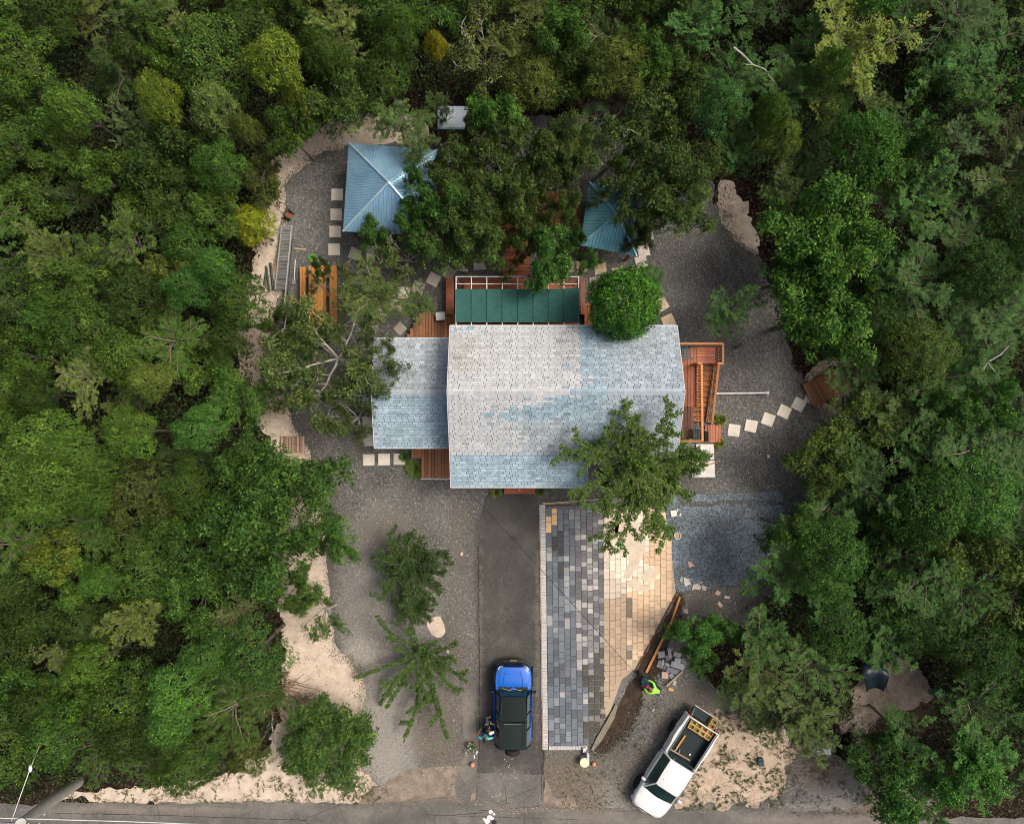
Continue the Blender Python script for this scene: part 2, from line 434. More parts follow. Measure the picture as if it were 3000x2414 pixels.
sheet('soil_strip', [(1992, 1738), (2010, 1745), (2000, 1800), (1960, 1880), (1935, 1960), (1905, 2000), (1880, 2060), (1840, 2140), (1780, 2190), (1735, 2205), (1740, 2180), (1810, 2060), (1880, 1940)], .028, M_mulch, .13, 9)
sheet('sand_heap_patch', [(1248, 1815), (1290, 1800), (1308, 1850), (1290, 1870), (1262, 1860)], .024, M_sand, .05, 10)
drive = [(1422, 1446), (1452, 1440), (1560, 1440), (1576, 1462), (1578, 1500), (1584, 1540), (1588, 1700), (1592, 2000), (1598, 2200), (1592, 2330), (1600, 2420), (1395, 2420),
         (1398, 2330), (1402, 2200), (1404, 1960), (1400, 1700), (1394, 1600), (1393, 1540), (1412, 1510), (1418, 1480)]
sheet('driveway', drive, .034, M_asph, .05, 11, grid=.22, blobs=[(2, 1500, 1480, 70, 70, .5), (1, 1508, 1578, 8, 6, 1), (1, 1488, 1786, 7, 6, 1), (1, 1498, 1780, 5, 5, 1), (1, 1482, 1812, 5, 5, .9), (1, 1493, 1815, 4, 5, .9), (2, 1452, 1850, 14, 260, .35), (2, 1535, 1850, 14, 260, .35), (0, 1490, 2300, 90, 70, .45), (0, 1575, 1900, 10, 400, .4), (0, 1408, 1900, 8, 400, .4), (2, 1500, 2060, 50, 90, .4)])
sheet('asphalt_patch', [(1398, 2262), (1592, 2268), (1592, 2372), (1400, 2376)], .0375, M_road, .02, 21, smooth_corners=False, blobs=[(0, 1470, 2330, 60, 40, .3)])
sheet('side_apron', [(1345, 1960), (1404, 1960), (1404, 2340), (1330, 2350), (1340, 2250), (1372, 2200), (1350, 2100)], .030, M_road, .08, 12, blobs=[(0, 1365, 2150, 30, 160, .55), (1, 1380, 2200, 20, 60, .4)])
sheet('street', [(-1500, 2352), (160, 2352), (700, 2348), (1180, 2352), (1330, 2338), (1500, 2350), (1620, 2366), (1780, 2372), (2300, 2372), (2700, 2390), (3200, 2405), (4500, 2420), (4500, 2760), (-1500, 2760)],
      .040, M_road, .07, 13, smooth_corners=False, grid=.6, blobs=[(0, 400, 2370, 400, 14, .7), (0, 1100, 2380, 250, 24, .5), (0, 1750, 2390, 200, 26, .55), (0, 2400, 2400, 300, 22, .7), (2, 900, 2405, 500, 10, .4), (1, 1300, 2400, 60, 12, .3)])

# painted-free cracks and seams are in the asphalt material; loose white stones lie on it
M_white_stone = mat('white_stone', (.62, .59, .54), (.8, .78, .74), 20, rough=.8)
M_grey_stone = mat('grey_stone', (.22, .20, .18), (.42, .38, .33), 9, rough=.9, bump=.4)

def scatter_stones(name, m, spots, label=None, seed=1, cols=None):
    "many small angular stones as one mesh"
    rs = np.random.RandomState(seed); n = len(spots)
    base = np.array([(1, 0, 0), (0, 1, 0), (-1, 0, 0), (0, -1, 0), (0, 0, 1), (0, 0, -1)], np.float32)
    tri = np.array([(0, 1, 4), (1, 2, 4), (2, 3, 4), (3, 0, 4), (1, 0, 5), (2, 1, 5), (3, 2, 5), (0, 3, 5)], np.int32)
    sp = np.array(spots, np.float32)      # x y z r
    an = rs.uniform(0, 6.28, n); ca, sa = np.cos(an), np.sin(an)
    b = base[None] * (sp[:, 3][:, None, None] * rs.uniform(.5, 1.2, (n, 1, 3))) * rs.uniform(.75, 1.2, (n, 6, 3))
    b[:, :, 2] *= .6
    x = b[:, :, 0] * ca[:, None] - b[:, :, 1] * sa[:, None]; y = b[:, :, 0] * sa[:, None] + b[:, :, 1] * ca[:, None]
    v = np.stack([x, y, b[:, :, 2]], 2) + sp[:, None, :3]
    f = tri[None] + (np.arange(n) * 6)[:, None, None]
    c = np.repeat(np.ones((n, 3)) if cols is None else np.array(cols), 8, axis=0)
    me = fast_mesh(name, v.reshape(-1, 3), f.reshape(-1, 3), m, c); return link(name, me)

def fast_mesh(name, v, f, m, cols=None):
    me = bpy.data.meshes.new(name); nv, nf, k = len(v), len(f), f.shape[1]
    me.vertices.add(nv); me.vertices.foreach_set('co', np.ascontiguousarray(v, np.float32).ravel())
    me.loops.add(nf * k); me.loops.foreach_set('vertex_index', np.ascontiguousarray(f, np.int32).ravel())
    me.polygons.add(nf); me.polygons.foreach_set('loop_start', np.arange(0, nf * k, k, dtype=np.int32))
    me.update(calc_edges=True)
    set_tint(me, cols)
    if m: me.materials.append(m)
    return me

rs = np.random.RandomState(3)
gpoly = fv([(740, 315), (650, 340), (600, 400), (590, 560), (578, 700), (600, 830), (650, 940), (690, 1060), (690, 1180), (700, 1320), (800, 1500), (870, 1660), (985, 1660), (1000, 1150), (1020, 1050), (1130, 1040), (1140, 1055), (1400, 1050),
     (1420, 1290), (1560, 1320), (1640, 1230), (1650, 1110), (1745, 900), (1660, 760), (1612, 560), (1500, 420), (1400, 400), (1300, 600), (850, 600), (720, 480)])
X = rs.uniform(800, 2450, 34000); Y = rs.uniform(440, 2320, 34000); k = inside(X, Y, gpoly); X, Y = X[k], Y[k]
k = rs.rand(len(X)); cols = np.where(k[:, None] < .45, np.array([[.16, .16, .155]]), np.where(k[:, None] < .80, np.array([[.42, .41, .38]]), np.array([[.95, .9, .78]])))
g = scatter_stones('loose_gravel', M_white_stone, [((x - 1500) * S, (1207 - y) * S, .016, r) for x, y, r in zip(X, Y, rs.uniform(.012, .034, len(X)))], seed=4, cols=cols)
setp(g, kind='stuff')
X = rs.uniform(1600, 2300, 2600); Y = rs.uniform(1960, 2360, 2600)
k = inside(X, Y, [(1640, 2360), (1740, 2210), (1900, 2010), (2000, 1960), (2090, 2060), (1990, 2200), (1900, 2360)]); X, Y = X[k], Y[k]
k = rs.rand(len(X)); cols = np.where(k[:, None] < .75, np.array([[.22, .21, .19]]), np.array([[.8, .76, .68]]))
g = scatter_stones('dirt_rubble', M_white_stone, [((x - 1500) * S, (1207 - y) * S, .024, r) for x, y, r in zip(X, Y, rs.uniform(.02, .045, len(X)))], seed=5, cols=cols)
setp(g, kind='stuff')

# dead leaves and bits of bark lying on the sand
X = rs.uniform(690, 2900, 60000); Y = rs.uniform(320, 2350, 60000)
sp_ = fv([(880, 240), (700, 255), (600, 325), (560, 390), (545, 500), (520, 620), (505, 740), (540, 880), (575, 960), (600, 1100), (590, 1300), (600, 1430), (560, 1640), (820, 1680), (760, 1500), (700, 1370), (690, 1100), (620, 900), (580, 740), (590, 560), (600, 420), (650, 340), (760, 310)])
sp2 = [(2080, 2110), (2230, 2080), (2330, 2200), (2280, 2360), (1960, 2362)]; sp3 = fv([(1510, 390), (1570, 390), (1600, 450), (1610, 540), (1560, 520)]); sp4 = [(2510, 2010), (2640, 1930), (2730, 2020), (2600, 2130), (2480, 2230)]
k = inside(X, Y, sp_) | inside(X, Y, sp2) | inside(X, Y, sp3) | inside(X, Y, sp4)
nz_ = np.array([noise.noise(Vector((a * .012, b * .012, 7))) if q else 0 for a, b, q in zip(X, Y, k)]); k &= (nz_ + .35 > rs.uniform(0, 1.1, len(X))); X, Y = X[k], Y[k]
cols = np.array([[.16, .10, .06]]) * rs.uniform(.4, 1.6, (len(X), 1))
g = scatter_stones('leaf_debris', M_white_stone, [((x - 1500) * S, (1207 - y) * S, .03, r) for x, y, r in zip(X, Y, rs.uniform(.012, .040, len(X)))], seed=14, cols=cols)
setp(g, kind='stuff')

# leaves shed on gravel, paving and tarmac; cracks in the tarmac
def fallen():
    r2 = np.random.RandomState(17); n = 15000; X = r2.uniform(790, 2450, n); Y = r2.uniform(440, 2340, n); k = inside(X, Y, gpoly)
    w = np.zeros(n)
    for a, b, rr_ in ((985, 1060, 260), (1212, 1700, 150), (1230, 1950, 260), (850, 1500, 260), (1500, 600, 420), (2300, 800, 250), (2330, 1350, 160), (1850, 1420, 160), (1130, 830, 160), (2100, 1850, 160)): w = np.maximum(w, 1 - np.hypot(X - a, Y - b) / rr_)
    k &= (w + .12) > r2.uniform(0, .9, n); X, Y = X[k], Y[k]; m = len(X); a = r2.uniform(0, 6.28, m)
    d = np.stack([np.cos(a), np.sin(a), r2.uniform(-.1, .25, m)], 1); sd = np.stack([-np.sin(a), np.cos(a), r2.uniform(-.3, .3, m)], 1); p = np.stack([(X - 1500) * S, (1207 - Y) * S, np.full(m, .045)], 1); L = r2.uniform(.05, .10, m)[:, None]
    v = np.stack([p, p + d * L * .5 - sd * L * .25, p + d * L, p + d * L * .5 + sd * L * .25], 1).reshape(-1, 3); f = np.arange(m)[:, None] * 4 + np.array([[0, 1, 2, 3]])
    u = r2.rand(m, 1); c = np.where(u < .5, np.array([[.20, .13, .06]]), np.where(u < .8, np.array([[.40, .33, .12]]), np.array([[.10, .07, .04]]))) * r2.uniform(.6, 1.4, (m, 1))
    setp(link('fallen_leaves', fast_mesh('fallen_leaves', v, f, M_white_stone, c)), kind='stuff')
fallen()
M_crack = mat('tar_crack', (.018, .017, .016), rough=.95)
def crack(pts, w=.012):
    rp_ = []; r3 = random.Random(len(pts) + int(pts[0][0]))
    for i in range(len(pts) - 1):
        a, b = Vector(pts[i]), Vector(pts[i + 1]); k = max(2, int((b - a).length / 7))
        for j in range(k): q = a.lerp(b, j / k); rp_.append((q.x + r3.uniform(-1.2, 1.2), q.y + r3.uniform(-1.2, 1.2)))
    rp_.append(pts[-1]); q = [P(x, y, .046) for x, y in rp_]; b = MB()
    for i in range(len(q) - 1):
        d = (q[i + 1] - q[i]); n_ = Vector((-d.y, d.x, 0)).normalized() * w * r3.uniform(.4, 1.3)
        b.add([q[i] - n_, q[i + 1] - n_, q[i + 1] + n_, q[i] + n_], [(0, 1, 2, 3)])
    o = b.build('tarmac_crack', M_crack, kind='structure'); return o
crack([(1405, 2374), (1480, 2370), (1530, 2364), (1578, 2361), (1580, 2345)]); crack([(1478, 2300), (1482, 2330), (1488, 2366)], .008); crack([(1330, 2386), (1398, 2382), (1440, 2374)]); crack([(160, 2382), (420, 2386), (700, 2395), (900, 2402)], .014); crack([(1240, 2386), (1700, 2400)], .01)
crack([(1584, 1560), (1587, 1750), (1590, 2000), (1594, 2190), (1586, 2300), (1588, 2345)], .016); crack([(1402, 1600), (1404, 1900), (1406, 2100), (1402, 2260)], .014); crack([(1730, 2300), (1745, 2345), (1775, 2370)], .01)

# stones strayed over the edges of gravel, soil and sand
def stray(name, line, n, sig, z, r0, r1, pal, seed):
    r2 = np.random.RandomState(seed); seg = np.array(line, float); i = r2.randint(0, len(seg) - 1, n); t_ = r2.rand(n)[:, None]
    p = seg[i] * (1 - t_) + seg[i + 1] * t_; nz2 = np.array([noise.noise(Vector((a * .02, b * .02, seed))) for a, b in p]); p = p + r2.normal(0, 1, (n, 2)) * (sig * (1 + .9 * nz2))[:, None]
    c = np.array(pal)[r2.randint(0, len(pal), n)] * r2.uniform(.6, 1.4, (n, 1))
    g = scatter_stones(name, M_white_stone, [((x - 1500) * S, (1207 - y) * S, z, r) for (x, y), r in zip(p, r2.uniform(r0, r1, n))], seed=seed, cols=c); setp(g, kind='stuff')
gray = [(.12, .12, .118), (.22, .22, .21), (.40, .38, .34), (.09, .09, .09)]
stray('stray_gravel', fv([(740, 315), (690, 318), (650, 340), (612, 372), (600, 400), (604, 450), (596, 480), (590, 560), (583, 640), (575, 700), (588, 760), (600, 830), (622, 900), (648, 940), (672, 1000), (688, 1060), (690, 1180), (692, 1250), (700, 1320), (712, 1375), (745, 1395), (765, 1430), (760, 1500), (745, 1560), (760, 1620), (815, 1672)]), 9000, 11, .018, .014, .036, gray, 51)
stray('stray_gravel', fv([(1530, 490), (1565, 520), (1612, 560), (1640, 640), (1660, 760), (1705, 820), (1748, 900), (1720, 1030)]), 2500, 8, .018, .014, .034, gray, 52)
stray('soil_clods', [(1992, 1738), (1960, 1820), (1925, 1950), (1890, 2020), (1840, 2140), (1780, 2190), (1740, 2200)], 3200, 9, .034, .015, .045, [(.05, .035, .025), (.09, .065, .045), (.16, .14, .12)], 53)
stray('verge_grit', [(160, 2350), (700, 2346), (1180, 2350), (1330, 2338), (1500, 2372), (1620, 2366), (1780, 2370), (2300, 2370), (2700, 2388)], 5200, 5, .044, .012, .030, [(.45, .38, .30), (.25, .22, .19), (.6, .52, .42)], 54)
stray('verge_grit', [(1394, 1560), (1402, 1960), (1400, 2300)], 2600, 4.5, .036, .012, .030, [(.35, .31, .26), (.2, .19, .17)], 55)

sheet('dark_soil_patch', [(2500, 2170), (2580, 2110), (2700, 2060), (2745, 2080), (2740, 2130), (2640, 2160), (2560, 2230), (2510, 2230)], .0175, M_mulch, .22, 71)
r2 = np.random.RandomState(72); X = r2.normal(2540, 75, 700); Y = r2.normal(2170, 60, 700)
setp(scatter_stones('littered_chips', M_white_stone, [((a - 1500) * S, (1207 - b_) * S, .045, r) for a, b_, r in zip(X, Y, r2.uniform(.015, .045, 700))], seed=73, cols=np.array([(.62, .56, .48)]) * r2.uniform(.3, 1.4, (700, 1))), kind='stuff')

stray('stray_gravel', [(2110, 545), (2120, 620), (2130, 690), (2165, 740), (2200, 760)], 1500, 14, .018, .014, .036, gray, 56)
stray('stray_gravel', [(2075, 2120), (2000, 2330), (2280, 2360), (2330, 2210), (2240, 2080)], 2600, 12, .034, .014, .036, gray + [(.5, .42, .33)], 57)
# ---------------------------------------------------------------- building materials
def shingle_mat():
    t = NT('roof_shingle'); t.co()
    f = t.ramp(t.noise(2.3, 6, .7), [(.3, .86), (.7, 1.1)])
    g = t.ramp(t.noise(45, 3, .7), [(.3, .85), (.7, 1.12)])
    c = t.mix(1.0, (1, 1, 1), f, 'MULTIPLY'); c = t.mix(1.0, c, g, 'MULTIPLY')
    t.principled(t.tinted(c), .62, 0, .45, t.bump(t.noise(60, 4, .7), .3, .005)); return t.m
M_shingle = shingle_mat()
def wood(name, a, b, rough=.62, sc=1.6, spec=.4, knots=True):
    t = NT(name); v = t.scaled((9, 9, 9)); v2 = t.scaled((1, 1, 1))
    c = t.mix(t.ramp(t.noise(sc, 6, .65, v), [(.32, 0.0), (.68, 1.0)]), a, b)
    if knots: c = t.mix(t.ramp(t.noise(5.5, 2, .5, v2), [(.70, 0.0), (.76, .8)]), c, tuple(q * .3 for q in a))
    c = t.mix(t.ramp(t.noise(1.1, 5, .7, v2), [(.5, 0.0), (.78, .55)]), c, tuple(q * .55 for q in a))
    mr = t.n('ShaderNodeMapRange'); mr.inputs[3].default_value = .72; mr.inputs[4].default_value = 1.25
    t.l(t.oi.outputs['Random'], mr.inputs[0]); c = t.mix(1.0, c, mr.outputs[0], 'MULTIPLY')
    t.principled(t.tinted(c), rough, 0, spec, t.bump(t.noise(6, 5, .7, v), .25, .006)); return t.m
M_redwood = wood('stained_red_wood', (.26, .082, .038), (.43, .155, .078))
M_brownwood = wood('brown_deck_wood', (.22, .10, .048), (.38, .185, .09))
M_orangewood = wood('orange_rail_wood', (.40, .15, .045), (.54, .22, .075))
M_tablewood = wood('varnished_orange_wood', (.52, .22, .045), (.66, .32, .08), .45)
M_greywood = wood('weathered_grey_wood', (.15, .15, .145), (.30, .30, .29), .8)
M_palewood = wood('pale_timber', (.50, .36, .20), (.62, .47, .28), .7)
M_pallet = wood('old_pallet_wood', (.24, .17, .12), (.38, .29, .22), .85)
M_wall = wood('wall_boards', (.20, .17, .14), (.30, .26, .22), .8)
M_white = mat('white_paint', (.78, .78, .76), rough=.5, rrand=.04)
M_dark = mat('dark_underlay', (.07, .085, .095), rough=.9)
M_glass = mat('window_glass', (.03, .04, .045), rough=.08, spec=.8)
M_blackplastic = mat('black_plastic', (.018, .020, .022), rough=.45)
M_steel = mat('grey_steel', (.35, .36, .37), rough=.4, metal=.6)
M_concrete = mat('concrete', (.42, .40, .37), (.52, .50, .46), 3, rough=.85, bump=.25, bscale=30)
M_slab = mat('stepping_slab', (.60, .55, .48), (.72, .67, .59), 2.4, rough=.85, bump=.2, bscale=40, rrand=.08, dirt=((.36, .31, .25), 3.5, .60))

# ---------------------------------------------------------------- the house
rng = random.Random(11)
house = empty('house', (2.4, 1.0, 0), label='large house with pale grey and blue shingled gable roof amid the gravel yard', cat='house')
ZE, ZR = 4.3, 5.9
XL, XR = -2.90, 7.76
YN, YR, YS = 4.05, .905, -1.98
def slope_z(y): return ZR - abs(y - YR) * (ZR - ZE) / (YN - YR)
ZES = slope_z(YS)
PXR, PYS, PZS = 3.54, -3.575, 3.88      # porch roof: right end, south eave
WXL, WYN, WYR, WYS, WZE, WZR = -6.70, 3.59, .94, -1.75, 3.0, 3.8

def walls():
    b = MB(); b.box((2.4, 1.05, 3.2), (9.4, 5.0, 2.3)); b.box((2.4, 1.05, 1.0), (9.0, 4.6, 2.0))
    b.add([(-2.3, -1.45, ZES - .1), (-2.3, 3.55, ZE), (-2.3, YR, ZR - .12)], [(0, 1, 2)])
    b.add([(7.1, -1.45, ZES - .1), (7.1, 3.55, ZE), (7.1, YR, ZR - .12)], [(2, 1, 0)])
    b.build('wall', M_wall, house, True, label='timber walls under the main roof')
    b = MB(); b.box((-4.5, .92, 1.6), (3.7, 4.6, 2.75)); b.build('wall', M_wall, house, True)
    for x, y, w, ax in ((0, -1.52, 1.1, 0), (4.9, -1.52, 1.2, 0), (-.6, 3.6, 1.0, 0), (3.6, 3.6, 1.6, 0), (7.15, .6, 1.2, 1), (-5.0, -1.42, 1.1, 0), (-6.4, 1.0, 1.1, 1)):
        z = 3.3 if x > -4 else 1.9
        f = MB().box((0, 0, 0), ((w, .08, 1.15) if not ax else (.08, w, 1.15))).build('window', M_white, house)
        f.location = Vector((x, y, z)) - house.location
        MB().box((0, 0, 0), ((w - .16, .1, .98) if not ax else (.1, w - .16, .98))).build('pane', M_glass, f)
    d = MB().box((0, 0, 0), (.95, .08, 2.1)).build('door', M_redwood, house); d.location = Vector((1.2, -1.53, 2.2)) - house.location
    h = MB().ball((.36, -.07, 0), .03).build('handle', M_steel, d)
walls()

# roof decks (what the shingles lie on), one part per roof
def slab_quad(name, q, th=.09, mat_=None, label=None):
    b = MB(); vs = [Vector(v) for v in q]; n = (vs[1] - vs[0]).cross(vs[2] - vs[0]).normalized()
    if n.z < 0: n = -n; vs = vs[::-1]
    b.add([v - n * th for v in vs] + vs, [(3, 2, 1, 0), (4, 5, 6, 7), (0, 1, 5, 4), (1, 2, 6, 5), (2, 3, 7, 6), (3, 0, 4, 7)])
    return b.build(name, mat_ or M_dark, house, True, label=label)
eps = .004
roof_n = slab_quad('roof', [(XL, YN, ZE), (XR, YN, ZE), (XR, YR, ZR), (XL, YR, ZR)], label='north slope of the main roof')
roof_s = slab_quad('roof', [(XL, YR, ZR), (XR, YR, ZR), (XR, YS, ZES), (XL, YS, ZES)], label='south slope of the main roof')
roof_p = slab_quad('roof', [(XL, YS + .10, ZES - .03), (PXR, YS + .10, ZES - .03), (PXR, PYS, PZS), (XL, PYS, PZS)], .07, label='shallow porch roof along the south front')
roof_w1 = slab_quad('roof', [(WXL, WYN, WZE), (XL + .5, WYN, WZE), (XL + .5, WYR, WZR), (WXL, WYR, WZR)], label='north slope of the lower wing roof')
roof_w2 = slab_quad('roof', [(WXL, WYR, WZR), (XL + .5, WYR, WZR), (XL + .5, WYS, WZE - .01), (WXL, WYS, WZE - .01)], label='south slope of the lower wing roof')
# white edge trims
b = MB()
def edge(b, p, q, w=.028): b.tube([p, q], w, 4)
edge(b, (XL - .02, YN + .02, ZE), (XR + .02, YN + .02, ZE)); edge(b, (XL - .02, YN, ZE), (XL - .02, YR, ZR)); edge(b, (XL - .02, YR, ZR), (XL - .02, YS, ZES))
edge(b, (XR + .02, YN, ZE), (XR + .02, YR, ZR)); edge(b, (XR + .02, YR, ZR), (XR + .02, YS, ZES)); edge(b, (PXR, YS - .02, ZES), (XR, YS - .02, ZES))
edge(b, (XL - .02, PYS - .02, PZS), (PXR + .02, PYS - .02, PZS)); edge(b, (PXR + .02, PYS, PZS), (PXR + .02, YS, ZES - .03)); edge(b, (XL - .02, PYS, PZS), (XL - .02, YS, ZES - .03))
edge(b, (WXL - .02, WYS - .02, WZE), (XL + .3, WYS - .02, WZE)); edge(b, (WXL - .02, WYN + .02, WZE), (XL + .3, WYN + .02, WZE))
edge(b, (WXL - .02, WYN, WZE), (WXL - .02, WYR, WZR)); edge(b, (WXL - .02, WYR, WZR), (WXL - .02, WYS, WZE))
b.build('fascia', M_white, house, True, color=(.72, .75, .78))

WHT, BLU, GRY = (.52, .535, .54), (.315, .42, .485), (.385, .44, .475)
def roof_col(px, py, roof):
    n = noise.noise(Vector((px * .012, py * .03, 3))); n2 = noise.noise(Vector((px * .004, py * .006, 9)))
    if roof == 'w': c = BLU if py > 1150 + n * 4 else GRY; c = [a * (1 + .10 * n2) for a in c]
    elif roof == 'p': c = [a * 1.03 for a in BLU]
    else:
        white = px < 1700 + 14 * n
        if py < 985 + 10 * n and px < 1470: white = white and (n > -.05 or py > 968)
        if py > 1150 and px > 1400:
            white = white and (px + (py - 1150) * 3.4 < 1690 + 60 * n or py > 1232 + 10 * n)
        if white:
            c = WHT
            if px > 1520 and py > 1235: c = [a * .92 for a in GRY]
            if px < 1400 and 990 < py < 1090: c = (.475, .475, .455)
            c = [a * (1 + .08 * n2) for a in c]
            if px > 1650 and py < 1100: c = [a * .86 for a in c]  # soft shadow west of the round tree, put into the shingle colour
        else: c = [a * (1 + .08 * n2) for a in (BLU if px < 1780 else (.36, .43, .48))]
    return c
SW, SE = .292, .130
def shingles(roof, x0, x1, y_hi, z_hi, y_lo, z_lo, key, out):
    "rows of tabs from the ridge down; every entry: centre, rotation about X, width, colour"
    run = abs(y_hi - y_lo); L = math.hypot(run, z_hi - z_lo); n = round(L / SE); sgn = 1 if y_lo > y_hi else -1
    ang = math.atan2(z_hi - z_lo, run)
    for i in range(n):
        t = (i + .5) / n; off = [0, .5, .25, .75][i % 4] * SW * .66 + rng.uniform(-.01, .01); x = x0 - off
        while x < x1 - .02:
            a, e = max(x, x0), min(x + SW, x1)
            if e - a > .04:
                cx = (a + e) / 2; y = y_hi + (y_lo - y_hi) * t; z = z_hi + (z_lo - z_hi) * t
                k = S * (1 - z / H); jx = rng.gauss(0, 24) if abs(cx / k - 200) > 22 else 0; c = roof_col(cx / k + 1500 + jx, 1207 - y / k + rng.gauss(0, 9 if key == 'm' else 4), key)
                stv = 1 - .10 * max(0, noise.noise(Vector((cx * 2.6, y * .35, 4)))) - .16 * max(0, noise.noise(Vector((cx * 1.1, y * .5, 8)))) ; c = [q * stv for q in c]
                v = 1 + rng.gauss(0, .06 if key == 'm' and c[0] > .45 else .115)
                if rng.random() < .012: v *= .72
                out.append((roof, (cx, y, z), sgn * -1 * (ang - .03), e - a - .017, [min(.8, q * v) for q in c], L / n))
            x += SW
sh = []
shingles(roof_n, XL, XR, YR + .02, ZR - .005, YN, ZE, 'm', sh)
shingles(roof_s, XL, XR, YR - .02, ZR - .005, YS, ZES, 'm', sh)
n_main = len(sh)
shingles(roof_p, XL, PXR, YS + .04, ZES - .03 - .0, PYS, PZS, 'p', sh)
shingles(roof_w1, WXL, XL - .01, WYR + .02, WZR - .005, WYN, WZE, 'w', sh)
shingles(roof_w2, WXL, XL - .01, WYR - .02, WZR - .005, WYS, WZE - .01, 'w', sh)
order = sorted(range(len(sh)), key=lambda i: (-sh[i][3] < -.25 and 0 or 1, -sh[i][1][2]))
single = set(order[:300])
shm = {}
stuff = {}
def shingle_box(w, ln): return (w, ln + .012, .012)
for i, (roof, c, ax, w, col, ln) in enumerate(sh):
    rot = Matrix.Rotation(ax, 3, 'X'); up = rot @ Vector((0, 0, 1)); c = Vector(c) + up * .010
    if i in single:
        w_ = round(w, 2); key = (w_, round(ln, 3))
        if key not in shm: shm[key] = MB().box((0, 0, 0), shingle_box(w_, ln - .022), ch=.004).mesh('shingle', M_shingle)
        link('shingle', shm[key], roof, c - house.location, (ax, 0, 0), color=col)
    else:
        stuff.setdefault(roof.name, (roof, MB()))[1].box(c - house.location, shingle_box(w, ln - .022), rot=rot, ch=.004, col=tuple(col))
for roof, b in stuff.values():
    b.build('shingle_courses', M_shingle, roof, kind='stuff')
# ridge caps
b = MB(); x = XL
while x < XR - .1:
    for s_ in (1, -1):
        ang = math.atan2(ZR - ZE, YN - YR); rot = Matrix.Rotation(-s_ * ang, 3, 'X')
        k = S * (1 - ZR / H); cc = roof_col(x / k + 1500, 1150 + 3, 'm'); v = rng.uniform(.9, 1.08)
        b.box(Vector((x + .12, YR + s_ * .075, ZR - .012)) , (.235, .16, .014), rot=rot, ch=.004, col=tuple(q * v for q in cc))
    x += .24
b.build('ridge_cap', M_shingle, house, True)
b = MB(); x = WXL
while x < XL - .1:
    for s_ in (1, -1):
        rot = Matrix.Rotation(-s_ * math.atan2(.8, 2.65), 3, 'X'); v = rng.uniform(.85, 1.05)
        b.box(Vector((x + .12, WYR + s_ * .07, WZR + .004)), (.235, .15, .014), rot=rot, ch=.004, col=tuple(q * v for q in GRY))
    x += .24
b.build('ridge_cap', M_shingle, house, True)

# ---------------------------------------------------------------- decks
def plank_field(parent, m, x0, x1, y0, y1, z, along, w=.14, gap=.012, th=.04, name='plank', cut=None, color=None):
    "planks over a rectangle; along = 'x' or 'y'; each a part"
    rg = random.Random(int((x0 * 31 + y0 * 17) * 10)); L0 = parent.location
    a0, a1, b0, b1 = (y0, y1, x0, x1) if along == 'x' else (x0, x1, y0, y1)
    n = max(1, round((a1 - a0) / (w + gap))); pitch = (a1 - a0) / n
    for i in range(n):
        a = a0 + (i + .5) * pitch; s0, s1 = b0, b1
        if cut:
            s0, s1 = cut(a, b0, b1)
            if s1 - s0 < .1: continue
        ln = s1 - s0
        c = ((s0 + s1) / 2, a) if along == 'x' else (a, (s0 + s1) / 2)
        size = (ln, pitch - gap, th) if along == 'x' else (pitch - gap, ln, th)
        piece(name, m, size, parent, (c[0] - L0.x, c[1] - L0.y, z - th / 2 - L0.z + rg.uniform(-.002, .002)), color=color or jit(rg, .10))
def posts(parent, pts, z, m, r=.05):
    for x, y in pts: piece('post', m, (2 * r, 2 * r, z), parent, (x - parent.location.x, y - parent.location.y, z / 2 - parent.location.z))

# east deck with stairs
ed = empty('raised_deck', (9.0, 1.0, 0), label='raised red wood deck with orange rails on the east side of the house', cat='deck')
plank_field(ed, M_redwood, 7.3, 9.25, 0.25, 3.25, 2.0, 'y', color=(1.55, 1.55, 1.65))
plank_field(ed, M_redwood, 9.26, 10.2, 2.42, 3.25, 2.0, 'x', color=(1.7, 1.7, 1.8))
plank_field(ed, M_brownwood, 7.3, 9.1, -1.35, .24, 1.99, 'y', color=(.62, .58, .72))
posts(ed, [(7.6, 3.2), (9.2, 3.2), (10.2, 3.2), (10.2, 2.4), (7.6, -1.3), (9.1, -1.3), (9.2, .6)], 1.94, M_brownwood, .06)
def rail(parent, p, q, h, zt, m=M_orangewood, w=.11, bal=.13, name='rail'):
    "top rail, bottom rail and balusters between two points at deck height zt"
    p = Vector((p[0], p[1], zt if len(p) < 3 else p[2])); q = Vector((q[0], q[1], zt if len(q) < 3 else q[2])); L = (q - p).length
    d = (q - p).normalized(); rot = d.to_track_quat('X', 'Z').to_matrix(); o = parent.location
    piece(name, m, (L, w, .045), parent, (p + q) / 2 + Vector((0, 0, h)) - o, rot=rot.to_euler())
    piece(name, m, (L, .05, .07), parent, (p + q) / 2 + Vector((0, 0, .12)) - o, rot=rot.to_euler())
    n = max(2, int(L / bal))
    for i in range(n + 1):
        pt = p.lerp(q, i / n); big = i in (0, n)
        piece('post' if big else 'baluster', m, (.09, .09, h + .0) if big else (.035, .035, h - .02), parent, pt + Vector((0, 0, h / 2 - .03)) - o, rz=math.atan2(d.y, d.x))
rail(ed, (7.5, 3.33), (10.24, 3.33), 1.0, 2.0)
rail(ed, (10.29, 3.33), (10.29, 2.40), 1.0, 2.0)
rail(ed, (10.29, 2.36), (10.05, 2.36), 1.0, 2.0)
rail(ed, (9.25, 2.34), (9.29, -1.42), 1.0, 2.0)
rail(ed, (9.05, 2.36), (9.25, 2.36), 1.0, 2.0)
rail(ed, (7.3, -1.42), (9.24, -1.42), 1.0, 2.0)
rail(ed, (10.10, 2.34, 2.0), (10.22, -.60, .30), .95, 2.0)
n = 11
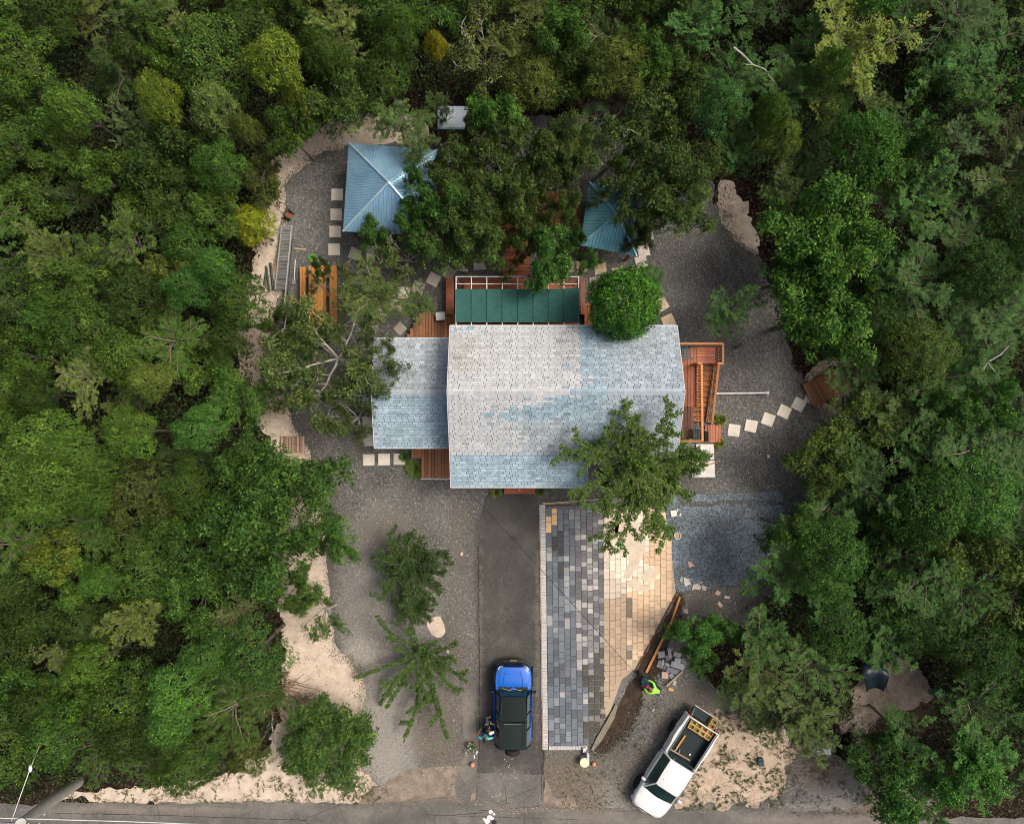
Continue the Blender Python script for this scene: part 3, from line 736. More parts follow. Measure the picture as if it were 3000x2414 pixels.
for i in range(n):
    y = 2.24 - i * .262; z = 2.0 - (i + 1) * .155
    piece('tread', M_orangewood, (.78, .235, .04), ed, Vector((9.70, y, z)) - ed.location, color=(1.0, .95, .9) if i % 2 else (.8, .8, .85))
    piece('riser', M_brownwood, (.76, .02, .13), ed, Vector((9.70, y + .125, z + .06)) - ed.location, color=(.6, .6, .6))
for x in (9.33, 10.13):
    p, q = Vector((x, 2.36, 1.86)), Vector((x, -.55, .16)); d = (q - p)
    piece('stringer', M_orangewood, (d.length, .045, .22), ed, (p + q) / 2 - ed.location, rot=d.to_track_quat('X', 'Z').to_euler())
lp = P(2065, 1245, .25); lq = P(2112, 1297, .25)
plank_field(ed, M_redwood, lp.x, lq.x, lq.y, lp.y, .25, 'y', color=(1.2, 1.25, 1.3))

# shade pergola deck behind the house
pd = empty('pergola_deck', (.3, 5.3, 0), label='low red wood deck with benches under the green shade cloth', cat='deck')
a = P(1307, 815, .5); c = P(1712, 955, .5)
plank_field(pd, M_redwood, a.x + .45, c.x - .25, 3.7, a.y, .35, 'x', color=(.95, .9, .9))
for x0, x1 in ((a.x, a.x + .43), (c.x - .22, c.x)):
    plank_field(pd, M_redwood, x0, x1, 5.05, a.y - .03, .72, 'y', w=.10, name='bench_plank', color=(1.15, 1.05, 1.05))
    posts(pd, [(x0 + .1, 5.2), (x1 - .1, 5.2), (x0 + .1, 6.6), (x1 - .1, 6.6)], .68, M_brownwood, .04)
plank_field(pd, M_redwood, -2.5, 3.1, 6.35, 6.8, .75, 'x', w=.13, name='bench_plank', cut=None)
for x in (-1.9, 0, 1.9, 3.0): posts(pd, [(x, 6.42), (x, 6.72)], .71, M_brownwood, .04)
for x in (-2.2, 2.75): piece('block', M_redwood, (.3, .3, .3), pd, (x - pd.location.x, 5.95 - pd.location.y, .5), color=(1.3, 1.2, 1.2))

pg = empty('shade_pergola', (.3, 5.3, 0), label='white tube pergola carrying a dark green shade cloth behind the house', cat='pergola')
M_cream = mat('cream_tube', (.72, .66, .58), rough=.5)
ZP = 2.9
for px in (1336, 1381, 1426, 1471.5, 1517, 1562, 1607, 1652, 1695):
    p0 = P(px, 811, ZP); p1 = Vector((p0.x, 3.75, ZP + .05))
    MB().tube([p0, p1], .028, 6).build('joist', M_cream, pg, True)
pa, pb = P(1336, 811, ZP), P(1695, 811, ZP)
MB().tube([pa, pb], .03, 6).build('beam', M_cream, pg, True)
pa, pb = P(1336, 832, ZP - .06), P(1695, 832, ZP - .06)
MB().tube([pa, pb], .024, 6).build('beam', M_cream, pg, True)
for px in (1336, 1516, 1695):
    q = P(px, 811, ZP); MB().tube([(q.x, q.y, .3), (q.x, q.y, ZP)], .035, 8).build('post', M_cream, pg, True)
def cloth():
    nx, ny = 96, 26; vs = []; fs = []
    x0, x1 = P(1336, 0, ZP).x, P(1696, 0, ZP).x; yt, yb = P(0, 848, ZP).y, P(0, 945, ZP).y
    for j in range(ny + 1):
        for i in range(nx + 1):
            u, v = i / nx, j / ny; x = x0 + (x1 - x0) * u; top = yt + (.07 * max(0, (u - .8) / .2))
            y = top + (yb - top) * v
            cell = (u * 8) % 1.0
            z = ZP + .075 - .032 * math.sin(math.pi * cell) ** .7 * math.sin(math.pi * v) + .012 * noise.noise(Vector((x * 1.2, y * 14, 0))) * (1.4 if u > .35 else .6)
            z += .02 * noise.noise(Vector((x * 3, y * 3, 5))) * math.sin(math.pi * v)
            vs.append((x, y + .012 * noise.noise(Vector((x * 2, 0, 2))), z))
    for j in range(ny):
        for i in range(nx): fs.append((j * (nx + 1) + i, (j + 1) * (nx + 1) + i, (j + 1) * (nx + 1) + i + 1, j * (nx + 1) + i + 1))
    t = NT('green_shade_cloth'); t.co(False)
    c = t.mix(t.ramp(t.noise(3, 6, .7, t.scaled((1, 5, 1))), [(.3, 0.0), (.7, 1.0)]), (.022, .085, .075), (.045, .14, .118))
    t.principled(t.tinted(c), .8, 0, .2, t.bump(t.noise(9, 5, .7, t.scaled((1, 4, 1))), .25, .01))
    b = MB().add(vs, fs); return b.build('shade_cloth', t.m, pg, True, smooth=True, angle=80)
cloth()
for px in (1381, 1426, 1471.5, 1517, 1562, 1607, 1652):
    a_, b_ = P(px, 849, ZP + .08), P(px, 944, ZP + .08); MB().tube([a_, b_], .022, 4).build('shaded_seam', mat('shaded_cloth_seam', (.016, .065, .058), rough=.9), pg, True)  # seams at the joists, shading of the sagging cloth put into their dark colour

# walkway and northern deck
wk = empty('plank_walkway', tuple(P(1512, 780)), label='red plank walkway leading from the pergola north under the trees', cat='walkway')
a = P(1472, 700, .3); c = P(1552, 812, .3)
plank_field(wk, M_redwood, a.x, c.x, c.y + .03, a.y + 1.0, .33, 'x', color=(1.05, 1.0, .95))
posts(wk, [(a.x + .1, c.y + .1), (c.x - .1, c.y + .1), (a.x + .1, a.y), (c.x - .1, a.y)], .29, M_brownwood, .05)
nd = empty('north_deck', tuple(P(1500, 620)), label='wide red plank deck mostly hidden under dark trees between the two pavilions', cat='deck')
a = P(1275, 560, .3); c = P(1700, 668, .3)
plank_field(nd, M_redwood, a.x, c.x, c.y, a.y, .33, 'x', w=.15, color=(1.15, 1.0, 1.0))
posts(nd, [(a.x + .2, a.y - .1), (c.x - .2, a.y - .1), (a.x + .2, c.y + .1), (c.x - .2, c.y + .1)], .29, M_brownwood, .06)

nw = empty('corner_deck', tuple(P(1260, 950)), label='brown plank deck with a cut corner in the angle between wing roof and pergola', cat='deck')
a = P(1192, 915, .5); c = P(1340, 1000, .5); cutx = P(1230, 0, .5).x
plank_field(nw, M_brownwood, a.x, c.x + .1, c.y - .3, a.y, .5, 'y', w=.15,
            cut=lambda x, b0, b1: (b0, b1 if x > cutx else b1 - (cutx - x) * 1.9), color=(1.05, 1.0, .95))
posts(nw, [(c.x - .2, a.y - .2), (cutx + .1, a.y - .2), (cutx + .1, c.y)], .46, M_brownwood, .05)
rd = empty('narrow_deck', tuple(P(1715, 925)), label='narrow orange brown deck strip between pergola and the round clipped tree', cat='deck')
a = P(1698, 888, .5); c = P(1760, 958, .5)
plank_field(rd, M_orangewood, a.x + .25, c.x, c.y - .2, a.y, .45, 'y', w=.15, color=(.75, .7, .7))
posts(rd, [(a.x + .3, a.y - .1), (c.x - .1, a.y - .1)], .41, M_brownwood, .05)
fd = empty('front_deck', tuple(P(1260, 1358)), label='brown plank deck below the south side of the wing with white edge strip', cat='deck')
a = P(1205, 1300, .5); c = P(1322, 1400, .5); cx2 = P(1232, 0, .5).x
plank_field(fd, M_brownwood, a.x, c.x, c.y, a.y, .5, 'y', w=.16, cut=lambda x, b0, b1: (b0 if x > cx2 else b1 - .75, b1), color=(1.15, 1.05, .95))
posts(fd, [(cx2 + .1, c.y + .1), (c.x - .1, c.y + .1), (c.x - .1, a.y), (cx2 + .1, a.y)], .46, M_brownwood, .05)
b = MB(); xs_ = np.linspace(cx2, c.x, 18)
b.tube([(float(x), c.y - .06 + .02 * math.sin(i * 2.1), .42 + .015 * math.sin(i)) for i, x in enumerate(xs_)], .035, 6).build('edge_strip', M_white, fd, True)
es = empty('entrance_step', tuple(P(1522, 1437)), label='red wooden entrance step where the driveway meets the house', cat='step')
a = P(1477, 1424, .25); c = P(1567, 1447, .25)
plank_field(es, M_redwood, a.x, c.x, c.y, a.y, .25, 'x', w=.13, color=(1.1, .9, .85))
piece('base', M_brownwood, (c.x - a.x - .1, a.y - c.y - .1, .2), es, (0, 0, .11))
MB().box((0, .05, .262), (.10, .035, .02)).build('doormat_label', M_white, es)

# ---------------------------------------------------------------- metal roofed pavilions
def metal_roof_mat(name, a, b):
    t = NT(name); t.co(False)
    c = t.mix(t.ramp(t.noise(1.3, 5, .6), [(.3, 0.0), (.7, 1.0)]), a, b)
    t.principled(t.tinted(c), .36, .55, .5, t.bump(t.noise(30, 3), .06, .004)); return t.m
M_bluemetal = metal_roof_mat('blue_corrugated_metal', (.27, .50, .69), (.41, .64, .80))
M_tealmetal = metal_roof_mat('teal_corrugated_metal', (.14, .38, .47), (.22, .47, .56))
def pavilion(corners_px, apex_px, ze, zp, m, name, label, pitch=.16):
    cs = [P(x, y, ze) for x, y in corners_px]; ap = P(*apex_px, zp); ctr = sum(cs, Vector()) / 4
    root = empty(name, (ctr.x, ctr.y, 0), label=label, cat='pavilion')
    for i in range(4):
        p, q = cs[i], cs[(i + 1) % 4]; L = (q - p).length; d = (q - p).normalized(); mid = (p + q) / 2
        n = (q - p).cross(ap - p).normalized(); n = n if n.z > 0 else -n
        b = MB(); k = int(L / pitch); rows = []
        # strips across the face, running from eave to hip, with raised ribs
        us = []
        for j in range(k):
            for f_, h_ in ((0, 0), (.30, 0), (.42, .034), (.58, .034), (.70, 0)): us.append(((j + f_) / k, h_))
        us.append((1, 0)); vs = []; fs = []
        ta = max(0.02, min(.98, (ap - p).dot(d) / L)); up = ap - (p + d * L * ta)
        for u, h_ in us:
            tt = u / ta if u < ta else (1 - u) / (1 - ta)
            e = p + d * L * u; t_ = e + up * tt
            vs += [e + n * h_, t_ + n * h_]
        for j in range(len(us) - 1): fs.append((2 * j, 2 * j + 2, 2 * j + 3, 2 * j + 1))
        nf = len(fs); nv = len(vs); vs += [v - n * .03 for v in vs]; fs += [tuple(x + nv for x in f[::-1]) for f in fs]
        b.add(vs, fs).build('roof_panel', m, root, True)
        MB().tube([p + Vector((0, 0, .03)), ap + Vector((0, 0, .05))], .055, 6).build('hip_cap', m, root, True, color=(1.9, 1.5, 1.3))
        ins = (ctr - p).normalized() * .35
        MB().box((0, 0, 0), (.12, .12, ze)).build('post', M_brownwood, root).location = Vector((p.x + ins.x, p.y + ins.y, ze / 2)) - root.location
        MB().tube([p + ins * .8 - Vector((0, 0, .1)), q + (ctr - q).normalized() * .28 - Vector((0, 0, .1))], .06, 4).build('eave_beam', M_brownwood, root, True)
    MB().lathe((0, 0, zp - .02), [(.10, 0), (.12, .05), (.05, .1), (.01, .12)], 10).build('roof_cap', m, root, color=(1.2, 1.2, 1.2)).location = (ap.x - ctr.x, ap.y - ctr.y, 0)
    return root
pavilion([(1022, 419), (1280, 441), (1273, 694), (1005, 678)], (1139, 535), 2.6, 3.75, M_bluemetal, 'blue_roof_pavilion', 'square pavilion with light blue corrugated metal hip roof beside the sand strip', .125)
pavilion([(1727, 535), (1890, 562), (1865, 751), (1700, 719)], (1806, 628), 2.5, 3.35, M_tealmetal, 'teal_roof_pavilion', 'smaller tilted pavilion with teal metal roof half covered by dark branches', .16)
M_palemetal = metal_roof_mat('pale_metal', (.36, .45, .50), (.50, .57, .60))
hut = empty('small_hut', tuple(P(1330, 347)), label='small hut with flat pale metal roof among trees north of the blue pavilion', cat='hut')
a = P(1282, 312, 2.4); c = P(1380, 376, 2.4)
MB().box(((a.x + c.x) / 2, (a.y + c.y) / 2, 2.4), (c.x - a.x, a.y - c.y, .05), ch=.01).build('roof', M_palemetal, hut, True)
MB().box(((a.x + c.x) / 2, c.y - .01, 2.32), (c.x - a.x, .05, .14)).build('fascia', M_tealmetal, hut, True)
MB().box(((a.x + c.x) / 2, (a.y + c.y) / 2 , 1.17), (c.x - a.x - .3, a.y - c.y - .3, 2.3)).build('wall', M_brownwood, hut, True)
b = MB()
for i in range(9): b.box((a.x + (i + .5) * (c.x - a.x) / 9, (a.y + c.y) / 2, 2.43), (.03, a.y - c.y - .04, .02))
b.build('roof_rib', M_palemetal, hut, True)

# ---------------------------------------------------------------- stepping stones
def path(name, pts, label):
    root = empty(name, tuple(P(pts[0][0], pts[0][1])), kind='structure'); root['label'] = label
    rg = random.Random(len(pts) * 7 + int(pts[0][0]))
    for x, y, a, sz, tone in pts:
        p = P(x, y, .04); w = sz * S * (1 - .04 / H)
        piece('slab', M_slab, (w, w * rg.uniform(.97, 1.02), .06), root, p - Vector(root.location) + Vector((0, 0, .0)), rz=R(-a), rot=(rg.uniform(-.01, .01), rg.uniform(-.01, .01), R(-a)), color=jit(rg, .05, tone), ch=.012)
    return root
Wt, Tn, Gr = (1.08, 1.06, 1.02), (1.0, .86, .68), (.72, .72, .68)
path('stepping_path', [(988, 571, 0, 34, Wt), (985, 629, 0, 34, Wt), (982, 679, 0, 34, Wt), (979, 731, 0, 34, Wt), (1089, 736, 0, 34, Wt), (1040, 745, 20, 34, Gr)], 'square slabs beside the blue roofed pavilion')
path('stepping_path', [(1270, 819, 28, 35, Wt), (1314, 800, 28, 35, Gr), (1356, 777, 8, 35, Wt), (1405, 774, -3, 35, Wt), (1225, 843, 20, 34, Gr), (1184, 858, 0, 34, Wt), (1160, 895, 10, 34, Gr), (1172, 963, 45, 30, Gr), (1115, 923, 30, 30, Wt)],
     'slabs curving round the north west corner of the pergola')
path('stepping_path', [(1663, 782, 0, 34, Tn), (1706, 782, -2, 34, Tn), (1759, 787, -6, 35, Tn), (1812, 800, -15, 35, Tn), (1856, 818, -30, 34, Tn), (1907, 852, -38, 34, Tn), (1938, 893, -30, 36, Tn), (1958, 941, -25, 36, Tn), (1745, 828, -8, 34, Gr), (1742, 870, -5, 34, Gr)],
     'tan slabs curving past the round clipped tree')
path('stepping_path', [(1896, 688, -8, 33, Gr), (1885, 734, -9, 34, Wt), (1878, 768, -14, 34, Wt), (1612, 490, -38, 34, Gr), (1532, 541, -20, 32, Gr), (1700, 372, -20, 30, Gr), (1705, 460, -40, 30, Tn)], 'slabs beside the teal roofed pavilion')
path('stepping_path', [(1078, 1180, 0, 34, Wt), (1078, 1236, 0, 33, Wt), (1079, 1290, 0, 33, Wt), (1080, 1347, -1, 34, Wt), (1125, 1346, 0, 34, Wt), (1170, 1345, 1, 34, Wt)], 'slabs turning round the corner of the lower wing')
path('stepping_path', [(2150, 1261, 8, 35, Wt), (2200, 1248, 12, 35, Wt), (2250, 1229, 20, 35, Wt), (2297, 1206, 24, 35, Wt), (2340, 1185, 28, 36, Wt), (2379, 1165, 30, 36, Wt)], 'line of slabs leading from the deck stairs to the wooden bridge')

# ---------------------------------------------------------------- paved forecourt
M_paver = mat('paver_stone', (.9, .9, .9), (1.08, 1.07, 1.05), 9, rough=.72, bump=.35, bscale=28, rrand=.05, lo=.3, hi=.7, spec=.4)
M_joint = mat('joint_sand', (.12, .11, .10), (.24, .22, .19), 20, rough=.95, rrand=0)
def bed(name, polypx, z, label, m=M_joint):
    poly = [(P(x, y, z).x, P(x, y, z).y) for x, y in polypx]
    b = MB().prism(poly, .0, z - .035); o = b.build(name, m, kind='structure'); o['label'] = label; return o
greyp = [(1598, 1484), (1768, 1484), (1768, 1990), (1770, 2105), (1748, 2150), (1728, 2186), (1608, 2186)]
gb_ = bed('grey_paving', greyp, .09, 'grey paver field beside the driveway')
tanp = [(1768, 1484), (1946, 1484), (1952, 1520), (1960, 1560), (1970, 1640), (1980, 1735), (1925, 1840), (1862, 1957), (1838, 1978), (1822, 1990), (1805, 2037), (1788, 2085), (1770, 2110)]
tb_ = bed('tan_paving', tanp, .09, 'tan paver field beside the grey pavers', mat('tan_joint_sand', (.34, .26, .18), (.50, .40, .28), 20, rough=.95, rrand=0))
def paver(lst, x0, x1, y0, y1, col, g=.9):
    lst.append((x0 + g / 2, x1 - g / 2, y0 + g / 2, y1 - g / 2, col))
def emit(lst, root, name, z=.09, th=.06, seed=3):
    rg = random.Random(seed); big = sorted(range(len(lst)), key=lambda i: -(lst[i][1] - lst[i][0]) * (lst[i][3] - lst[i][2]))
    big = set(big[:300]); rest = MB(); k = S * (1 - z / H)
    for i, (x0, x1, y0, y1, col) in enumerate(lst):
        c = P((x0 + x1) / 2, (y0 + y1) / 2, z); d = (round((x1 - x0) * k, 2), round((y1 - y0) * k, 2), th)
        dz = rg.uniform(-.004, .003); rot = (rg.uniform(-.012, .012), rg.uniform(-.012, .012), rg.uniform(-.012, .012))
        if i in big: piece(name, M_paver, d, root, c - Vector((0, 0, th / 2 - dz)), rot=rot, color=col, ch=.008)
        else: rest.box(c - Vector((0, 0, th / 2 - dz)), d, rz=rot[2], ch=.008, col=tuple(col))
    if rest.v: rest.build(name + '_rest', M_paver, root, kind='stuff')
rg = random.Random(21); L = []
for ci in range(10):
    x0 = 1598.5 + ci * 16.95; y = 1485 + rg.uniform(0, 10)
    y_prev = 1485
    ymax = 2186 if ci < 8 else (2150 if ci == 8 else 2105)
    while y < ymax:
        h = rg.choice([16.5, 16.5, 16.5, 25, 33]) if ci < 6 else rg.choice([15.5, 16.5, 18])
        y1 = min(y + h, ymax); sh_ = (y - 1485) * .012
        xx0, xx1 = x0 + sh_, x0 + 16.95 + sh_
        n = noise.noise(Vector((x0 * .02, y * .012, 4)))
        base = [.118, .138, .160]
        u = rg.random()
        wet = (ci >= 7 and y > 1960) or (ci == 6 and y > 1940 and y < 2010) or (ci >= 6 and y > 2100 and rg.random() < .5) or (ci in (8, 9) and y > 1880)
        if ci in (3,) and 1580 < y < 1820: base = [.25, .26, .27] if u < .75 else base
        if ci in (5, 6, 7, 8, 9) and y < 1950:
            base = [.115, .115, .125] if u < .60 else ([.34, .33, .325] if u < .80 else [.20, .20, .21])
            if y < 1560 and u > .5 and ci < 8: base = [.17, .19, .21]
        elif u > .965: base = [.32, .32, .33]
        elif u > .85: base = [.19, .21, .225]
        elif u < .2: base = [.085, .098, .115]
        if ci in (1, 2) and 1545 < y < 1605 or (ci == 2 and 1640 < y < 1675): base = [.04, .042, .042]
        if wet: base = [.072, .066, .056] if u < .85 else [.2, .19, .17]
        if ci in (0, 1) and 1488 < y < 1530: base = [.62, .42, .24]
        vv = (1 + .22 * n) * rg.uniform(.86, 1.14) * 1.12; col = [q * vv for q in base]
        if y1 - y > 5: paver(L, xx0, xx1, y, y1, col, 1.1 if ci < 6 else 2.0)
        y = y1
emit(L, gb_, 'paver', seed=5)
L = []
for ci in range(13):
    x0 = 1769 + ci * 16.6; y = 1485 - (0 if ci % 2 else 10)
    while y < 2110:
        h = rg.choice([16.6, 16.6, 24, 24, 16.6]); y1 = y + h
        a0, a1, b0, b1 = x0, x0 + 16.6, max(y, 1485), y1
        cx, cy = (a0 + a1) / 2, (b0 + b1) / 2
        if b1 - b0 > 6 and inside(cx, cy, tanp) and inside(a1 - 3, b1 - 3, tanp + []) and inside(a0 + 2, b1 - 3, tanp):
            n = noise.noise(Vector((cx * .02, cy * .011, 14))); u = rg.random()
            if ci < 4: base = [.58, .50, .41] if cy < 1750 else [.47, .355, .255]
            else: base = [.70, .51, .335]
            d = math.hypot((cx - 1838) / 50, (cy - 1590) / 95); d2 = math.hypot((cx - 1900) / 28, (cy - 1685) / 26); d3 = math.hypot((cx - 1880) / 40, (cy - 1722) / 16)
            if ci >= 4 and cy > 1760 and cx < 1870: base = [.66, .49, .33]
            if d < 1.15 + .25 * n: base = [.80, .70, .58]
            if d2 < 1 or d3 < 1: base = [.82, .66, .48]
            if ci < 4 and cy > 1850: base = [.43, .325, .225]
            if ci == 4 and (1760 < cy < 1812 or 1890 < cy < 1935): base = [.20, .165, .12]
            if u > .965 and ci < 5: base = [.34, .28, .22]
            vv = (1 + .10 * n) * rg.uniform(.92, 1.08); col = [min(.85, q * vv) for q in base]
            paver(L, a0, a1, b0, b1, col, .9)
        y = y1
emit(L, tb_, 'paver', seed=6)
M_film = sand_mat('spilled_sand', (.54, .44, .33), (.66, .55, .42), (.72, .62, .50), (.62, .48, .34), 6)
sheet('spilled_sand', [(1800, 1540), (1828, 1520), (1868, 1535), (1892, 1570), (1888, 1620), (1868, 1660), (1842, 1700), (1822, 1690), (1845, 1650), (1835, 1600), (1805, 1590)], .0975, M_film, .07, 61)
sheet('spilled_sand', [(1878, 1692), (1895, 1660), (1922, 1658), (1928, 1692), (1900, 1706)], .0975, M_film, .05, 62)
sheet('spilled_sand', [(1838, 1700), (1862, 1690), (1880, 1712), (1905, 1716), (1900, 1735), (1878, 1738), (1850, 1716)], .0975, M_film, .05, 63)
sheet('spilled_sand', [(1768, 1500), (1800, 1495), (1815, 1530), (1790, 1600), (1772, 1680)], .0975, M_film, .10, 64)
M_wet = mat('damp_mud', (.06, .058, .052), (.105, .10, .09), 7, rough=.75, bump=.4, rrand=0)

# triangular cut pieces along the slanting edge of the tan field
b = MB(); k = S * (1 - .09 / H)
# edging course
L = []
ec = empty('edging_course', tuple(P(1590, 1850)), kind='structure'); ec['label'] = 'pale edging bricks round the grey paving'
y = 1479; i = 0
M_edgeb = mat('edging_brick', (.42, .41, .40), (.54, .52, .50), 8, rough=.8, bump=.2, rrand=.08)
while y < 2190:
    sft = (y - 1479) * .0115
    p = P(1590 + sft, y + 4.1, .10); piece('brick', M_edgeb, (.27, .139, .09), ec, p - ec.location - Vector((0, 0, .045)), rot=(0, 0, rg.uniform(-.02, .02)), color=jit(rg, .06, (1.0, .98, .97)), ch=.008)
    y += 8.25
for i in range(13):
    p = P(1612 + i * 8.7 + .5, 2191, .10); piece('brick', M_edgeb, (.146, .20, .09), ec, p - ec.location - Vector((0, 0, .045)), color=jit(rg, .06), ch=.008)
b = MB(); b.tube([P(1581.5 + (y_ - 1479) * .0115 + rg.uniform(-.8, .8), y_, .05) for y_ in range(1479, 2200, 14)], .035, 5).build('mortar_bead', mat('cream_mortar', (.50, .42, .32), rough=.95), ec, True)
# kerbs along the slanting edge
kb = empty('paving_kerb', tuple(P(1900, 1860)), kind='structure'); kb['label'] = 'thin brown kerb along the slanting edge of the tan paving'
for q in ([(1983, 1737), (1924, 1848), (1864, 1960)],):
    MB().tube([P(x, y, .07) for x, y in q], .028, 5).build('kerb_strip', M_orangewood, kb, True, color=(.5, .5, .5))
kc = MB(); kc.prism([tuple(P(x, y, .16)[:2]) for x, y in ((1803, 2063), (1811, 2068), (1800, 2104), (1764, 2168), (1738, 2200), (1731, 2197), (1748, 2160), (1780, 2106))], .0, .16, ch=.02)
o = kc.build('concrete_kerb', M_concrete, color=(.42, .40, .31)); setp(o, 'olive grey concrete kerb wedge at the lower tip of the paving', kind='structure')
kc = MB(); kc.prism([tuple(P(x, y, .03)[:2]) for x, y in ((1804, 1978), (1862, 1957), (1818, 2030), (1800, 2062), (1785, 2085), (1770, 2110), (1770, 2130), (1752, 2150), (1768, 2100))], .0, .045)
o = kc.build('paving_base', M_concrete, color=(.38, .38, .38)); setp(o, 'bare grey base strip not yet covered by tan pavers', kind='structure')
# top formwork
fw = MB(); fw.tube([P(1588, 1472, .1), P(1600, 1474, .1), P(1720, 1465, .12), P(1800, 1460, .12)], .03, 4); fw.tube([P(1590, 1477, .1), P(1712, 1470, .1)], .02, 4)
setp(fw.build('formwork_board', M_palewood), 'thin timber formwork along the top edge of the paving', 'board')

# cobbled pad
cob = [(1948, 1462), (2000, 1452), (2120, 1445), (2290, 1440), (2312, 1560), (2318, 1712), (2120, 1716), (1982, 1735), (1970, 1650), (1958, 1560)]
def cobbles():
    rgc = np.random.RandomState(9); b = MB(); poly = cob; pt = 4.7
    root = link('cobbled_pad', MB().prism([tuple(P(x, y)[:2]) for x, y in cob], .0, .03).mesh('cobbled_pad', M_joint)); setp(root, 'blue grey pad of tiny cobbles east of the tan paving', kind='structure')
    root.color = (.55, .62, .66, 1)
    ys = np.arange(1440, 1740, 5.2)
    for j, y in enumerate(ys):
        for i, x in enumerate(np.arange(1945, 2320, 5.0)):
            xx = x + (2.5 if j % 2 else 0) + rgc.uniform(-.5, .5); yy = y + 3.2 * math.sin(x * .018) - (x - 2130) * .03 + rgc.uniform(-.4, .4)
            if not inside(xx, yy, poly): continue
            n = noise.noise(Vector((xx * .015, yy * .02, 2)))
            if (yy < 1480 + 6 * n and yy > 1467 and xx > 1990) or rgc.rand() < (.03 + max(0, -n) * .25): 
                if rgc.rand() < .8: continue
            c = P(xx, yy, .045); v = max(.5, 1.25 + .6 * n) * rgc.uniform(.62, 1.4)
            col = (.145 * v, .185 * v, .215 * v)
            b.box(c - Vector((0, 0, .02)), (.078, .082, .04), rz=rgc.uniform(-.15, .15), ch=.012, col=col)
    b.build('cobble', M_paver, root, kind='stuff')
cobbles()
# ---------------------------------------------------------------- vegetation
def leaf_material(name, trans=.16, rough=.6, spec=.22):
    t = NT(name); t.co(False)
    col = t.tinted((1, 1, 1))
    p = t.principled(col, rough, 0, spec)
    tr = t.n('ShaderNodeBsdfTranslucent'); t.l(t.mix(1.0, col, (1.2, 1.35, .55), 'MULTIPLY'), tr.inputs[0])
    mx = t.n('ShaderNodeMixShader'); mx.inputs[0].default_value = trans
    t.l(p.outputs[0], mx.inputs[1]); t.l(tr.outputs[0], mx.inputs[2]); t.l(mx.outputs[0], t.out.inputs[0])
    return t.m
M_leaf = leaf_material('leaves')
M_bark = mat('bark', (.10, .085, .065), (.20, .175, .14), 8, rough=.9, bump=.3, rrand=.1)
M_palebark = mat('pale_bark', (.30, .28, .25), (.50, .48, .44), 6, rough=.85, bump=.3, rrand=.1)

def norm(v): return v / np.maximum(np.linalg.norm(v, axis=1, keepdims=True), 1e-6)
def leaves(pos, dr, nm, L, W, tint, rs):
    "one bent diamond per leaf (two triangles folded along the midrib)"
    dr = norm(dr); sd_ = norm(np.cross(dr, nm)); nn = np.cross(sd_, dr); L = L[:, None]; W = W[:, None]
    v0 = pos; v2 = pos + dr * L - nn * L * rs.uniform(.0, .28, (len(pos), 1))
    mid = pos + dr * L * .45
    v1 = mid + sd_ * W * .5 + nn * W * .14; v3 = mid - sd_ * W * .5 + nn * W * .14
    v = np.stack([v0, v3, v2, v1], 1).reshape(-1, 3)
    f = (np.arange(len(pos))[:, None] * 4 + np.array([[0, 1, 2, 3]])).astype(np.int32)
    return v, f, tint
def tints(n, rs, sat=.12, val=.22, per=None):
    v = np.clip(1 + rs.normal(0, val, n), .45, 1.8); h = rs.normal(0, sat, n)
    return np.stack([v * (1 + h), v, v * (1 - h * .5)], 1)
def tufts(C_, N_, rs, k, L, W, lift=.45, spread=.06, tval=.22, sat=.10, young_lit=.12):
    n = len(C_); C2 = np.repeat(C_, k, 0); N2 = np.repeat(N_, k, 0)
    a = rs.normal(0, 1, (n * k, 3)); a -= N2 * np.sum(a * N2, 1, keepdims=True); a = norm(a)
    dr = norm(a + N2 * rs.uniform(lift - .45, lift + .5, (n * k, 1)))
    nm = norm(N2 * .9 + rs.normal(0, .38, (n * k, 3)))
    tt = np.repeat(tints(n, rs, sat, tval), k, 0) * tints(n * k, rs, .04, .14)
    yg = np.repeat(rs.rand(n) < young_lit, k); tt[yg] *= np.array([1.95, 1.65, 1.25])  # brighter tufts: young leaves, and leaf highlights put into the tint
    return leaves(C2 + rs.normal(0, spread, (n * k, 3)), dr, nm, L * rs.uniform(.6, 1.25, n * k), W * rs.uniform(.7, 1.2, n * k), tt, rs)
def lv_mesh(name, parts):
    vs, fs, ts, b = [], [], [], 0
    for v, f, t in parts: vs.append(v); fs.append(f + b); ts.append(t); b += len(v)
    return fast_mesh(name, np.concatenate(vs), np.concatenate(fs), M_leaf, np.clip(np.concatenate(ts), 0, 3))
def limb(rg, p, d, L, n, wob=.25, lift=.0):
    pts = [Vector(p)]; d = Vector(d).normalized()
    for i in range(n):
        d = (d + Vector((rg.uniform(-wob, wob), rg.uniform(-wob, wob), rg.uniform(-wob, wob) + lift))).normalized()
        pts.append(pts[-1] + d * L / n)
    return pts
def trunk_mesh(name, limbs, m): 
    b = MB()
    for pts, r0, r1, n in limbs:
        k = len(pts); b.tube(pts, [r0 + (r1 - r0) * i / (k - 1) for i in range(k)], n, False)
    return b.mesh(name, m, True, 80)

